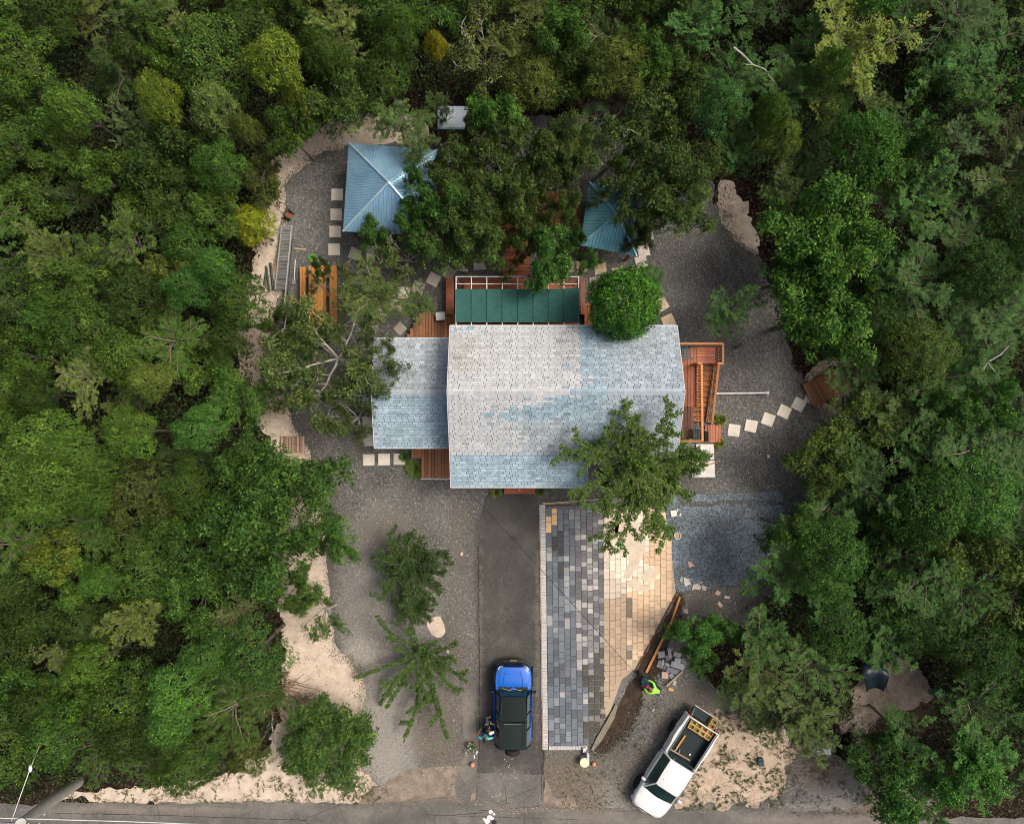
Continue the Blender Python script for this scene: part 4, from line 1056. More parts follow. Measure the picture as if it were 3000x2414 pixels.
HC = 3.6     # height of the crown's middle in every unit tree (crown radius 2.2)
def tree_dome(seed, nl=13, leaf=(.125, .062), dens=38, k=9, flat=.62, rl=(.62, 1.0), bark=None, young_lit=.12):
    "rounded cauliflower crown built of leafy lobes"
    rs = np.random.RandomState(seed); rg = random.Random(seed); Rr = 2.2
    lobes = [(np.array([0, 0, 1.0 * flat + .2]), .95)]
    for i in range(nl):
        a = i * 2.399 + rg.uniform(-.3, .3); q = math.sqrt((i + .7) / nl) ; r = rg.uniform(*rl)
        d = q * (Rr - r * .82) * rg.uniform(.85, 1.08)
        lobes.append((np.array([d * math.cos(a), d * math.sin(a), (1 - q * q) * 1.1 * flat + rg.uniform(-.15, .25)]), r))
    parts = []; 
    for c, r in lobes:
        n = int(dens * 2 * math.pi * r * r * .9); d = rs.normal(0, 1, (n, 3)); d[:, 2] = np.abs(d[:, 2]) * 1.1 - .25; d = norm(d)
        bump_ = 1 + .10 * np.sin(d[:, 0] * 7 + c[0] * 9) * np.sin(d[:, 1] * 7 + c[1] * 5)
        p = c + d * r * np.array([1, 1, .75]) * (rs.uniform(.80, 1.04, (n, 1))) * bump_[:, None]
        keep = np.ones(n, bool)
        for c2, r2 in lobes:
            if c2 is c: continue
            keep &= np.linalg.norm((p - c2) / np.array([1, 1, .75]), axis=1) > r2 * .80
        p, d = p[keep], d[keep]; p = p + np.array([0, 0, HC])
        nn = norm(d * np.array([1, 1, 1.3]) + np.array([0, 0, .25]))
        parts.append(tufts(p, nn, rs, k, leaf[0], leaf[1], .35, .075, .30, .09, young_lit))
    limbs_ = [(limb(rg, (0, 0, 0), (0, 0, 1), HC - 1.2, 4, .12), .13, .09, 6)]
    top = limbs_[0][0][-1]
    for c, r in lobes[:9]:
        e = Vector(c) + Vector((0, 0, HC)); m_ = (top + e) / 2 + Vector((rg.uniform(-.2, .2), rg.uniform(-.2, .2), -.15))
        limbs_.append(([top, m_, e], .07, .02, 5))
    return trunk_mesh('trunk', limbs_, bark or M_bark), lv_mesh('crown', parts)

def tree_loose(seed, n_main=8, leaf=(.20, .085), clumps=34, k=9, per=16, bark=None, rc=.42, rad=2.2, h=1.5, pale=False, young_lit=.2, twigs=6):
    "open crown: leaf clumps at the ends of visible limbs"
    rs = np.random.RandomState(seed); rg = random.Random(seed); limbs_ = []
    tr = limb(rg, (0, 0, 0), (rg.uniform(-.15, .15), rg.uniform(-.15, .15), 1), HC - 1.6, 4, .15); limbs_.append((tr, .12, .08, 7)); top = tr[-1]
    ends = []
    for i in range(n_main):
        a = 2 * math.pi * i / n_main + rg.uniform(-.35, .35); el = rg.uniform(.35, 1.1)
        L = rad * rg.uniform(.75, 1.05)
        pts = limb(rg, top, (math.cos(a) * math.cos(el), math.sin(a) * math.cos(el), math.sin(el)), L, 6, .22, -.02); limbs_.append((pts, .045, .016, 5))
        for j in range(2, 7):
            for s_ in range(1 if j < 4 else 2):
                d = (pts[j] - pts[j - 1]).normalized(); sdv = Vector((-d.y, d.x, rg.uniform(-.1, .8))) * rg.choice((-1, 1))
                q = limb(rg, pts[j], d * .5 + sdv * .8 + Vector((0, 0, .25)), rg.uniform(.35, .8) * rad / 2.2, 4, .3, .05); limbs_.append((q, .022, .007, 4)); ends.append(q[-1]); 
                if rg.random() < .5: ends.append(q[-2])
    rg.shuffle(ends); ends = ends[:clumps]; parts = []
    for e in ends:
        n = int(per * rg.uniform(.6, 1.3)); r = rc * rg.uniform(.65, 1.25)
        d = rs.normal(0, 1, (n, 3)); d[:, 2] = np.abs(d[:, 2]) * .9 - .15; d = norm(d)
        p = np.array(e) + d * r * rs.uniform(.45, 1, (n, 1)) * np.array([1, 1, .6])
        parts.append(tufts(p, norm(d + np.array([0, 0, .9])), rs, k, leaf[0], leaf[1], .3, .075, .36, .10, young_lit))
    if twigs:
        for i in range(twigs):
            q = rg.choice(ends); pts = limb(rg, q, (rg.uniform(-1, 1), rg.uniform(-1, 1), .25), rg.uniform(.3, .7), 4, .4, .03); limbs_.append((pts, .014, .005, 3))
    return trunk_mesh('trunk', limbs_, bark or M_bark), lv_mesh('crown', parts)

def tree_feather(seed, n_main=12, leaf=(.115, .052), bark=None, rad=2.2, sub=9, sprig=5, el=(.15, .75), droop=-.05, dens=1.0, windy=0.0, bare=5):
    "wispy crown: limbs fan out and carry flat feathery sprays"
    rs = np.random.RandomState(seed); rg = random.Random(seed); limbs_ = []
    tr = limb(rg, (0, 0, 0), (rg.uniform(-.2, .2), rg.uniform(-.2, .2), 1), HC - 1.3, 4, .15); limbs_.append((tr, .11, .08, 6)); top = tr[-1]
    P_, D_, N_ = [], [], []
    for i in range(n_main):
        a = i * 2.399 + rg.uniform(-.4, .4); e_ = rg.uniform(*el) if i > 2 else 1.1
        L = rad * rg.uniform(.7, 1.15) * (1.0 if i > 2 else .75)
        d0 = Vector((math.cos(a) * math.cos(e_) + windy, math.sin(a) * math.cos(e_) + windy * .4, math.sin(e_)))
        st = top + Vector((rg.uniform(-.3, .3), rg.uniform(-.3, .3), rg.uniform(0, .7)))
        pts = limb(rg, st, d0, L, 7, .16, droop); limbs_.append(([top] + pts, .045, .008, 4))
        for j in range(sub):
            t_ = (j + 1.2) / (sub + .6) * 7; b0 = min(6, int(t_)); p = pts[b0].lerp(pts[b0 + 1], t_ - b0); d = (pts[b0 + 1] - pts[b0]).normalized()
            s_ = 1 if j % 2 else -1; sd_ = Vector((-d.y, d.x, 0)).normalized() * s_
            q = limb(rg, p, d * .75 + sd_ * .8 + Vector((0, 0, rg.uniform(.0, .35))), L * rg.uniform(.22, .42) * (1.25 - .09 * j), 4, .2, droop)
            limbs_.append((q, .010, .004, 3))
            for m_ in range(sprig):
                t2 = (m_ + .8) / sprig * 4; c0 = min(3, int(t2)); pp = q[c0].lerp(q[c0 + 1], t2 - c0); dd = (q[c0 + 1] - q[c0]).normalized()
                s2 = rg.choice((-1, 1)); sv = Vector((-dd.y, dd.x, rg.uniform(-.1, .4))) * s2; dv = (dd * .8 + sv * .7).normalized(); ln = rg.uniform(.16, .34)
                nl = int(9 * dens)
                for w in range(nl):
                    P_.append(pp + dv * ln * w / nl); D_.append(dv * .6 + (Vector((-dv.y, dv.x, 0)) * (1 if w % 2 else -1))); N_.append((rg.uniform(-.35, .35), rg.uniform(-.35, .35), 1))
    n = len(P_); P_ = np.array([tuple(v) for v in P_]); D_ = np.array([tuple(v) for v in D_]); N_ = norm(np.array(N_, float))
    P_ += rs.normal(0, .012, P_.shape)
    g = np.repeat(tints(n // 9 + 1, rs, .10, .18), 9, 0)[:n]
    lv = leaves(P_, D_, N_, leaf[0] * rs.uniform(.7, 1.4, n), leaf[1] * rs.uniform(.8, 1.3, n), g * tints(n, rs, .05, .12), rs)
    for i in range(bare):
        b_ = rg.choice([l_[0] for l_ in limbs_ if len(l_[0]) == 9]); q_ = b_[rg.randrange(3, 7)]; d_ = (b_[7] - b_[3]).normalized()
        pts = limb(rg, q_, d_ + Vector((rg.uniform(-.4, .4), rg.uniform(-.4, .4), .55)), rg.uniform(.6, 1.3), 5, .25, 0); limbs_.append((pts, .014, .006, 3))
    return trunk_mesh('trunk', limbs_, bark or M_bark), lv_mesh('crown', [lv])

def tree_arms(seed, arms, leaf=(.15, .05), per_m=95, bark=None, h=2.0, side=.5, fill=0, thick=.10, wob=.09):
    "long arms thickly set with short leaves; arms = (azimuth deg, length m, elevation)"
    rs = np.random.RandomState(seed); rg = random.Random(seed); limbs_ = []; P_, D_, N_ = [], [], []
    tr = limb(rg, (0, 0, 0), (0, 0, 1), h, 3, .06); limbs_.append((tr, .10, .07, 6)); top = tr[-1]
    def dress(pts, r0, rr):
        Ls = sum((pts[i + 1] - pts[i]).length for i in range(len(pts) - 1)); n = int(Ls * per_m)
        for i in range(n):
            t_ = (i + rg.random()) / n * (len(pts) - 1); b0 = min(len(pts) - 2, int(t_)); p = pts[b0].lerp(pts[b0 + 1], t_ - b0); d = (pts[b0 + 1] - pts[b0]).normalized()
            if t_ / (len(pts) - 1) < r0 or math.sin(t_ * 5.1 + len(P_) // 400) > .86: continue
            o = Vector((rg.gauss(0, 1), rg.gauss(0, 1), rg.gauss(0, 1))); o = (o - d * o.dot(d)).normalized()
            P_.append(p + o * rr * rg.random()); D_.append(o + d * rg.uniform(.3, 1.0)); N_.append(o * .2 + Vector((rg.uniform(-.4, .4), rg.uniform(-.4, .4), 1)))
    for az, L, e_ in arms:
        a = R(az); pts = limb(rg, top, (math.cos(a) * math.cos(e_), math.sin(a) * math.cos(e_), math.sin(e_)), L, 9, wob, -.025)
        limbs_.append((pts, .045, .012, 5)); dress(pts, .10, thick)
        for j in range(2, 9):
            if rg.random() < side:
                d = (pts[j] - pts[j - 1]).normalized(); s_ = rg.choice((-1, 1))
                q = limb(rg, pts[j], d * .7 + Vector((-d.y, d.x, rg.uniform(-.1, .5))) * .9 * s_, L * rg.uniform(.12, .28), 4, .15, 0); limbs_.append((q, .014, .006, 4)); dress(q, 0, .07)
    for i in range(fill):
        a = rg.uniform(0, 6.28); e_ = rg.uniform(.5, 1.4); q = limb(rg, top, (math.cos(a) * math.cos(e_), math.sin(a) * math.cos(e_), math.sin(e_)), rg.uniform(.5, 1.3), 5, .2); limbs_.append((q, .02, .008, 4)); dress(q, .2, .12)
    n = len(P_); P_ = np.array([tuple(v) for v in P_]); D_ = np.array([tuple(v) for v in D_]); N_ = norm(np.array([tuple(v) for v in N_]))
    lv = leaves(P_, D_, N_, leaf[0] * rs.uniform(.6, 1.3, n), leaf[1] * rs.uniform(.8, 1.3, n), tints(n, rs, .10, .24), rs)
    return trunk_mesh('trunk', limbs_, bark or M_bark), lv_mesh('crown', [lv])

def place(kind, px, py, rpx, col, label, cat='tree', group=None, zc=None, name='tree', rz=None, z0=0.0, sz=1.0, base=2.2, hc=HC, tcol=None):
    "a tree whose crown (radius rpx in the photograph) stands over px, py"
    rg = random.Random(int(px * 13 + py * 7))
    s = rpx * S / base * .93; szz = sz * (zc / hc if zc else s ** .5)
    z = hc * szz; p = P(px, py, z); s = 1.12 * rpx * S * (1 - z / H) / base
    o = empty(name, (p.x, p.y, z0), rg.uniform(0, 6.28) if rz is None else rz, label, cat, group); q_ = 0 if kind is globals().get('ball') or kind is globals().get('yt') else .17
    o.scale = (s * rg.uniform(1 - q_, 1 + q_), s * rg.uniform(1 - q_, 1 + q_), szz)
    tm, cm = kind
    link('trunk', tm, o, color=tcol); v_ = rg.uniform(.92, 1.08)
    link('crown', cm, o, color=[q * k_ * v_ for q, k_ in zip(col, LK)])
    return o

# unit trees, shared by many
DOME = [tree_dome(101, 13), tree_dome(102, 16, (.11, .055), 44, 9, .55, (.5, .85)), tree_dome(103, 10, (.13, .065), 36, 9, .7, (.7, 1.1)), tree_dome(104, 19, (.105, .052), 46, 8, .5, (.42, .75))]
LOOSE = [tree_loose(201, 8, (.165, .07), clumps=62, per=19), tree_loose(202, 9, (.15, .062), 68, 9, 19, rc=.46), tree_loose(203, 7, (.19, .08), 54, 9, 18, rc=.5)]
FEATH = [tree_feather(301), tree_feather(302, 14, (.105, .05), sub=9, windy=.35), tree_feather(303, 11, (.125, .056), sub=10, el=(.25, .9)), tree_feather(304, 13, (.115, .05), droop=-.1, windy=-.3, sub=9)]
OPEN = [tree_loose(401, 7, (.16, .07), 34, 7, 12, M_palebark, .30, twigs=14), tree_loose(402, 8, (.15, .065), 46, 7, 13, M_palebark, .34, twigs=18)]

G = dict(mid=(.070, .122, .026), brt=(.094, .160, .032), oli=(.115, .138, .035), dk=(.046, .080, .019), yel=(.22, .21, .022), ylg=(.140, .180, .030), grn=(.062, .125, .028), pal=(.125, .170, .060), dol=(.074, .088, .026), blu=(.065, .135, .055))
LK = (1.02, 1.14, .86)     # all the wood's leaves, seen against the photograph
occ = []      # (x, y, r) in picture pixels of all crowns standing
def T(kind, px, py, r, c, label, **k):
    occ.append((px, py, r)); c = G[c] if isinstance(c, str) else c; q = 1.12 if kind in DOME else 1.0; return place(kind, px, py, r, [v * q for v in c], label, **k)

# --- trees one can name
W_ = 'west woods'
T(DOME[0], 234, 334, 68, 'brt', 'round bright green tree crown in the upper west woods above the fan palm', zc=5.2)
T(DOME[1], 482, 305, 66, 'ylg', 'neat round olive green dome tree north west of the sand strip', zc=5.2)
T(DOME[2], 643, 334, 72, 'pal', 'pale green dome tree next to the yellow green tree above the sand strip', zc=5.0)
T(DOME[0], 735, 392, 48, 'oli', 'small olive dome crown between pale dome tree and the sand bend', zc=4.6)
T(DOME[2], 815, 205, 78, (.145, .185, .03), 'yellow green lobed tree above the bend of the sand strip', zc=5.2)
T(LOOSE[0], 870, 285, 52, (.15, .18, .03), 'smaller yellow green tree leaning out beside the lobed yellow green one', zc=4.6)
T(DOME[3], 655, 490, 78, 'grn', 'dense green rounded tree on the west edge of the sand bend', zc=4.8)
T(LOOSE[1], 290, 515, 85, 'mid', 'leafy green tree with bright tufts just below the fan palm', zc=4.6)
T(FEATH[0], 362, 365, 62, (.13, .165, .075), 'silvery feathery tree between two round dome trees', zc=4.8)
T(FEATH[2], 545, 40, 95, 'oli', 'wide olive feathery tree at the top edge above the dome trees', zc=5)
T(LOOSE[2], 495, 150, 55, 'brt', 'bright tufted tree south of the wide olive tree at the top edge', zc=4.6)
T(DOME[1], 745, 664, 55, (.20, .215, .018), 'bright yellow green shrub beside the sand strip west of the blue pavilion', cat='shrub', name='shrub', zc=3.0)
T(FEATH[1], 985, 55, 82, (.145, .175, .05), 'light olive feathery tree at the top edge above the sand bend', zc=5.2)
T(DOME[3], 1184, 100, 68, 'mid', 'mid green rounded tree just left of the small yellow tree', zc=5)
T(DOME[2], 1284, 158, 33, (.25, .215, .022), 'small golden yellow tree among green crowns near the top edge', zc=4.4)
T(OPEN[1], 1395, 135, 112, (.10, .115, .045), 'open grey green tree with white branches beside the small golden tree', zc=5.2, tcol=(.95, .95, .9))
T(FEATH[0], 1490, 120, 70, 'oli', 'olive feathery tree east of the open white branched tree', zc=5)
T(LOOSE[1], 1630, 100, 88, 'grn', 'deep green full tree at the top middle of the woods', zc=5)
T(FEATH[3], 1165, 350, 98, (.085, .135, .045), 'feathery green tree hanging over the north corner of the blue pavilion', zc=4.6)
T(FEATH[1], 1225, 418, 62, (.085, .13, .04), 'small feathery tree on the roof corner between blue pavilion and hut', zc=4.4)
T(LOOSE[2], 1430, 325, 72, (.07, .150, .032), 'bright green drooping tree standing just east of the small hut', zc=5)
T(FEATH[2], 2090, 70, 112, (.07, .155, .04), 'large fresh green tree with outstretched limbs in the upper right woods', zc=5.6)
T(FEATH[0], 2150, 190, 75, (.07, .15, .04), 'fresh green tree with a long pale bare bough beside it', zc=5)
T(DOME[3], 2105, 318, 85, (.075, .16, .058), 'light green rounded tree with grey twigs below the large fresh green tree', zc=5)
T(FEATH[2], 2577, 165, 150, (.155, .180, .036), 'largest yellow olive tree in the upper right woods', zc=6.2, tcol=(1.6, 1.5, 1.3))
T(DOME[1], 2276, 415, 54, (.115, .16, .035), 'compact olive dome tree north of the east sand patch', zc=4.4)
T(DOME[0], 2245, 345, 52, 'mid', 'green dome directly above the compact olive dome tree', zc=4.6)
T(DOME[2], 2415, 222, 62, 'grn', 'green rounded tree left of the largest yellow olive tree', zc=5)
T(FEATH[3], 2900, 285, 92, (.075, .145, .035), 'fresh green feathery tree near the upper right corner', zc=5.4)
T(FEATH[0], 2846, 400, 60, (.10, .155, .075), 'greyish green fine leaved tree by the right edge, upper third', zc=5)
T(LOOSE[2], 2420, 620, 135, (.068, .142, .030), 'big vivid green tree with coarse leaf tufts east of the east sand patch', zc=6.0)
T(LOOSE[1], 2480, 740, 120, (.064, .135, .028), 'vivid green coarse leaved tree just south of the biggest vivid one', zc=5.6)
T(LOOSE[0], 2350, 790, 95, (.05, .13, .028), 'darker green coarse leaved tree bordering the gravel north east of the house', zc=5)
T(LOOSE[2], 2390, 925, 135, (.066, .138, .029), 'vivid green tree overhanging the gravel above the wooden bridge', zc=5.6)
T(FEATH[2], 2683, 605, 135, (.062, .135, .032), 'wide feathery tree east of the big vivid green tree', zc=5.4)
T(DOME[0], 2527, 445, 100, (.058, .13, .028), 'full green tree between largest yellow olive tree and big vivid tree', zc=5)
T(FEATH[1], 2160, 900, 68, (.055, .115, .03), 'small leaning tree standing alone on the gravel north east of the deck', zc=3.6)
# dark trees over the northern yard
T(OPEN[1], 1790, 420, 118, (.058, .088, .028), 'dark olive tree with crooked pale limbs north west of the teal pavilion', zc=5, tcol=(.8, .8, .78))
T(LOOSE[0], 1930, 415, 120, (.058, .092, .028), 'dark olive tree with light tufts north east of the teal pavilion', zc=5)
T(OPEN[1], 1915, 565, 92, (.055, .086, .026), 'dark tree with pale branches reaching over the teal roof from the east', zc=5, tcol=(.8, .8, .78))
T(LOOSE[1], 2010, 580, 110, (.058, .092, .027), 'dark leafy tree between teal pavilion and the east sand patch', zc=4.8)
T(LOOSE[0], 2040, 470, 80, (.07, .10, .032), 'dark tufted tree north of the one bordering the east sand patch', zc=4.8)
T(OPEN[0], 1765, 570, 44, (.055, .08, .028), 'small dark branch crown lying over the middle of the teal roof', zc=4.6)
T(LOOSE[1], 1868, 676, 54, (.04, .06, .02), 'very dark low crown covering the south east half of the teal roof', zc=4.0)
T(OPEN[1], 1395, 460, 118, (.064, .092, .029), 'dark olive tree with white twigs between hut and stepping slabs', zc=4.8, tcol=(.8, .8, .78))
T(LOOSE[0], 1530, 430, 105, (.062, .092, .028), 'dark olive tree north of the wide red deck', zc=5)
T(OPEN[0], 1540, 530, 112, (.062, .092, .028), 'open dark tree over the two grey slabs north of the red deck', zc=4.8, tcol=(.95, .95, .9))
T(OPEN[1], 1640, 500, 70, (.058, .086, .027), 'dark tree with grey limbs just west of the teal pavilion', zc=4.8)
T(LOOSE[1], 1660, 410, 85, (.068, .095, .032), 'dark green tree north of the grey limbed one beside the teal pavilion', zc=5)
T(LOOSE[0], 1345, 550, 80, (.07, .10, .03), 'dark leafy tree along the east side of the blue pavilion', zc=4.4)
T(LOOSE[2], 1330, 605, 66, (.068, .15, .035), 'bright leaved tree touching the south east corner of the blue pavilion', zc=4.6)
T(LOOSE[0], 1225, 590, 52, (.06, .135, .032), 'bright green branch crown over the east half of the blue roof', zc=4.4)
T(LOOSE[1], 1215, 520, 36, (.06, .135, .03), 'small leafy crown over the north east hip of the blue roof', zc=4.3)
T(LOOSE[2], 1195, 650, 55, (.055, .12, .03), 'green tufted crown hiding the south edge of the blue roof', zc=4.2)
T(LOOSE[1], 1100, 690, 55, (.05, .11, .028), 'low green tree at the south edge of the blue pavilion', zc=3.6)
T(LOOSE[0], 1290, 700, 90, (.06, .105, .03), 'leafy tree south of the blue pavilion corner, west of the plank walkway', zc=4.4)
T(OPEN[1], 1160, 745, 90, (.07, .094, .03), 'brownish green tree over the slabs south of the blue pavilion', zc=4)
T(LOOSE[1], 1400, 700, 85, (.058, .095, .028), 'dark tree on the west side of the plank walkway', zc=4.4)
T(LOOSE[0], 1470, 650, 78, (.06, .09, .028), 'dark tree standing at the head of the plank walkway', zc=4.4)
T(LOOSE[2], 1622, 730, 88, (.064, .142, .036), 'bright green tree arching over the north east corner of the pergola', zc=4.6)
T(LOOSE[2], 1585, 800, 48, (.064, .142, .034), 'bright leafy bough hanging over the top frame of the pergola', zc=4.4)
T(OPEN[0], 1490, 800, 34, (.07, .105, .035), 'thin sparse bough crossing the pergola frame near its middle', zc=4)
T(LOOSE[1], 1690, 700, 30, (.055, .11, .03), 'leafy bough between bright arching tree and teal roof', zc=4)
T(LOOSE[1], 1730, 760, 40, (.055, .12, .03), 'small leafy shrub among the tan slabs south of the teal pavilion', cat='shrub', name='shrub', zc=2.4)
T(FEATH[0], 1250, 660, 50, (.08, .105, .035), 'fine leaved dark crown south of the blue pavilion', zc=4)
for x_, y_, r_, k_, lb_ in ((1325, 475, 80, 0, 'dark tree immediately south of the small hut'), (1455, 565, 88, 1, 'dark leafy tree over the western half of the red deck'), (1590, 610, 60, 0, 'dark tree over the eastern half of the red deck'),
        (1385, 625, 78, 1, 'dark tufted tree between the blue pavilion and the red deck'), (1600, 480, 75, 2, 'dark coarse leaved tree north east of the grey slabs'), (1480, 490, 70, 0, 'dark tree between the two grey slabs and the hut'),
        (1700, 430, 66, 1, 'dark tree shading the fan palm north of the teal pavilion'), (1850, 470, 66, 0, 'dark tufted tree at the north edge of the teal roof'), (1545, 700, 58, 1, 'dark tree right of the plank walkway'), (1340, 655, 66, 0, 'dark leafy tree south east of the blue pavilion'),
        (1420, 380, 70, 1, 'dark green tree east of the small hut behind the bright drooping one'), (1960, 500, 80, 2, 'dark coarse tree north east of the teal roof'), (1655, 610, 48, 1, 'dark leafy crown on the west side of the teal pavilion'), (1500, 590, 60, 2, 'dark coarse crown in the middle of the red deck')):
    T(LOOSE[k_], x_, y_, r_, (.055, .088, .026), lb_, zc=4.4)
T(OPEN[0], 1300, 318, 34, (.06, .10, .028), 'thin leafy bough over the north west part of the hut roof', zc=4.2)
T(LOOSE[0], 1385, 362, 36, (.06, .10, .028), 'leafy bough over the east end of the hut roof', zc=4.2)
T(FEATH[3], 1270, 300, 40, (.075, .12, .035), 'small feathery crown at the north west corner of the hut', zc=4.4)
# yard trees
T(DOME[1], 1890, 812, 46, (.065, .15, .03), 'small bright green bush behind the round clipped tree', cat='bush', name='bush', zc=2.6)
def ball_tree():
    rs = np.random.RandomState(150); rg = random.Random(150); n = 2600; d = norm(rs.normal(0, 1, (n, 3))); d = d[d[:, 2] > -.35]; n = len(d)
    bmp = np.array([noise.noise(Vector(tuple(q)) * 3.2) for q in d]); lo_ = np.array([noise.noise(Vector(tuple(q)) * 1.5 + Vector((3, 1, 7))) for q in d]); rr = 2.02 * (1 + .18 * bmp + .24 * lo_) * rs.uniform(.90, 1.02, n); hole = bmp < -.46
    p = d * rr[:, None] * np.array([1, 1, .78]) + np.array([0, 0, HC]); p, d = p[~hole], d[~hole]
    return trunk_mesh('trunk', [(limb(rg, (0, 0, 0), (0, 0, 1), HC, 4, .08), .14, .06, 6)] + [(limb(rg, (0, 0, HC - 1), (math.cos(a_), math.sin(a_), .8), 1.7, 4, .2), .05, .015, 4) for a_ in range(7)], M_bark), \
        lv_mesh('crown', [tufts(p, norm(d + np.array([0, 0, .3])), rs, 9, .13, .07, .35, .08, .30, .08, .25), tufts((p - np.array([0, 0, HC])) * .82 + np.array([0, 0, HC]), norm(d + np.array([0, 0, .3])), rs, 5, .16, .09, .35, .08, .2, .05, .05)])
ball = ball_tree()
T(ball, 1826, 893, 98, (.060, .150, .026), 'round clipped green tree standing over the north edge of the house roof', zc=5.2, name='round_tree')
yt = tree_loose(452, 7, (.11, .05), 84, 8, 15, M_palebark, .24, rad=2.3, twigs=24)
T(yt, 985, 1062, 200, (.070, .096, .031), 'wide open yard tree with white crooked limbs west of the house', zc=4.6, name='yard_tree', tcol=(.85, .82, .78), sz=1)
T(OPEN[0], 1130, 1110, 78, (.070, .096, .031), 'sparse leafy boughs reaching over the roof of the lower wing', zc=5.0, tcol=(1., 1., 1.))
T(OPEN[1], 835, 1010, 74, (.066, .092, .030), 'sparse tree over the sand strip west of the wide yard tree', zc=4, tcol=(.95, .95, .9))
T(OPEN[1], 1010, 1240, 80, (.070, .094, .031), 'sparse olive tree by the slabs at the south west wing corner', zc=4, tcol=(.8, .8, .78))
T(OPEN[0], 812, 1165, 60, (.068, .094, .031), 'sparse tree over the sand strip north of the wooden pallet', zc=3.8)
T(FEATH[2], 1115, 825, 90, (.085, .115, .035), 'light olive feathery tree over slabs north west of the corner deck', zc=4.4, tcol=(1.8, 1.7, 1.6))
T(FEATH[0], 1215, 895, 55, (.085, .125, .035), 'small feathery shrub north west of the white cooler', cat='shrub', name='shrub', zc=3)
T(LOOSE[0], 800, 950, 50, (.058, .085, .028), 'leafy crown beside the lower end of the grey ramp', zc=3.4)
T(OPEN[1], 885, 1085, 72, (.066, .092, .03), 'sparse crown making up the west side of the wide yard tree', zc=4.2)
T(OPEN[0], 1100, 990, 60, (.066, .092, .03), 'sparse crown by the white rocks west of the corner deck', zc=4.4)
T(OPEN[1], 960, 1180, 66, (.066, .092, .03), 'sparse crown south of the wide yard tree', zc=4.2)
T(OPEN[0], 915, 830, 34, (.075, .105, .035), 'thin crown over the orange picnic table', zc=4)
T(OPEN[1], 1020, 800, 58, (.075, .09, .033), 'sparse crown beside the orange picnic table on its east', zc=4)
T(LOOSE[0], 935, 785, 30, (.055, .085, .028), 'small dark crown at the north end of the picnic table', zc=3.6)
T(FEATH[3], 880, 960, 44, (.07, .09, .033), 'wispy crown over the south end of the picnic table', zc=3.6)
roof_tree = tree_arms(501, [(96, 3.3, .10), (62, 3.3, .2), (78, 2.4, .5), (150, 3.0, .1), (172, 3.5, .05), (200, 3.2, .05), (128, 2.4, .4), (20, 3.0, .1), (45, 2.4, .4), (-2, 3.4, .05), (-24, 3.1, .1), (-60, 4.0, .0), (-82, 3.2, .3), (-105, 4.2, .0), (-125, 2.8, .2), (-92, 4.0, .2), (-70, 3.4, .3), (235, 2.6, .2)], (.15, .055), 150, None, 6.0, .95, 20, .07)
def T2(kind, px, py, label, col, z, sc=1.0, **k):
    p = P(px, py, z); o = empty(k.pop('name', 'tree'), (p.x, p.y, 0), 0, label, k.pop('cat', 'tree')); o.scale = (sc, sc, sc)
    link('trunk', kind[0], o); link('crown', kind[1], o, color=[q * k_ for q, k_ in zip(col, LK)]); return o
T2(roof_tree, 1842, 1365, 'tree with long brush like arms reaching over the south east house roof', (.085, .135, .030), 6.4, 1.0)
T(OPEN[1], 1830, 1335, 76, (.080, .128, .030), 'dense inner crown of leaves amid the brush armed roof tree', zc=6.6)
T(LOOSE[0], 1880, 1420, 88, (.07, .12, .028), 'leafy crown below the roof edge south of the house corner', zc=4.4)
T(LOOSE[2], 2020, 1345, 62, (.06, .13, .032), 'leafy tree beside the two white boards', zc=3.6)
star = tree_arms(502, [(203, 4.0, .05), (210, 2.6, .2), (228, 3.9, .02), (240, 3.3, .1), (217, 2.9, .15), (266, 4.7, .02), (270, 2.9, .2), (288, 3.6, .1), (296, 4.5, .0), (312, 2.9, .1), (334, 2.7, .1), (352, 1.8, .3), (20, 2.0, .2), (60, 1.3, .4), (120, 1.6, .3), (148, 3.1, .05), (165, 1.5, .3)], (.14, .05), 170, None, 1.5, .35, 5, .05, .10)
T2(star, 1228, 1925, 'star shaped tree with long thin leafy arms on the gravel beside the driveway', (.066, .112, .030), 2.0, 1.0, name='star_shaped_tree')
lone = tree_arms(503, [(a_, random.Random(a_).uniform(.9, 2.3), random.Random(a_ + 1).uniform(.0, .9)) for a_ in range(0, 720, 19)], (.12, .048), 150, None, 1.3, .7, 18, .07)
T2(lone, 1205, 1672, 'bushy dark green tree alone on the gravel north of the star shaped tree', (.050, .088, .028), 2.0, 1.06)
T2(lone, 1210, 1790, 'smaller shaggy green bush adjoining the lone bushy tree', (.052, .088, .027), 1.6, .62, cat='bush', name='bush')
T(LOOSE[1], 850, 1450, 165, (.045, .092, .022), 'big dark green tree with light tufts bulging over the gravel south west', zc=5.4)
T(LOOSE[2], 700, 1500, 135, (.046, .095, .022), 'big dark tufted tree west of the one bulging over the gravel', zc=5.4)
T(LOOSE[1], 940, 1560, 95, (.048, .10, .024), 'dark green tree overhanging gravel and sand south of the pallet', zc=4.6)
T(LOOSE[2], 760, 1660, 115, (.048, .098, .024), 'dark tufted tree on the sand strip edge, south of the bulging one', zc=5)
T(LOOSE[0], 600, 1600, 110, (.045, .09, .022), 'dark tree deep in the south west woods with light leaf tufts', zc=5.2)
T(LOOSE[0], 905, 1395, 62, (.05, .09, .025), 'dark leafy tree just south of the wooden pallet', zc=4)
T(LOOSE[1], 700, 1380, 85, (.048, .095, .024), 'dark tufted tree west of the wooden pallet', zc=5)
T(OPEN[1], 930, 1830, 82, (.075, .12, .035), 'sparse tree over the pale sand west of the lone bushy tree', zc=3.8)
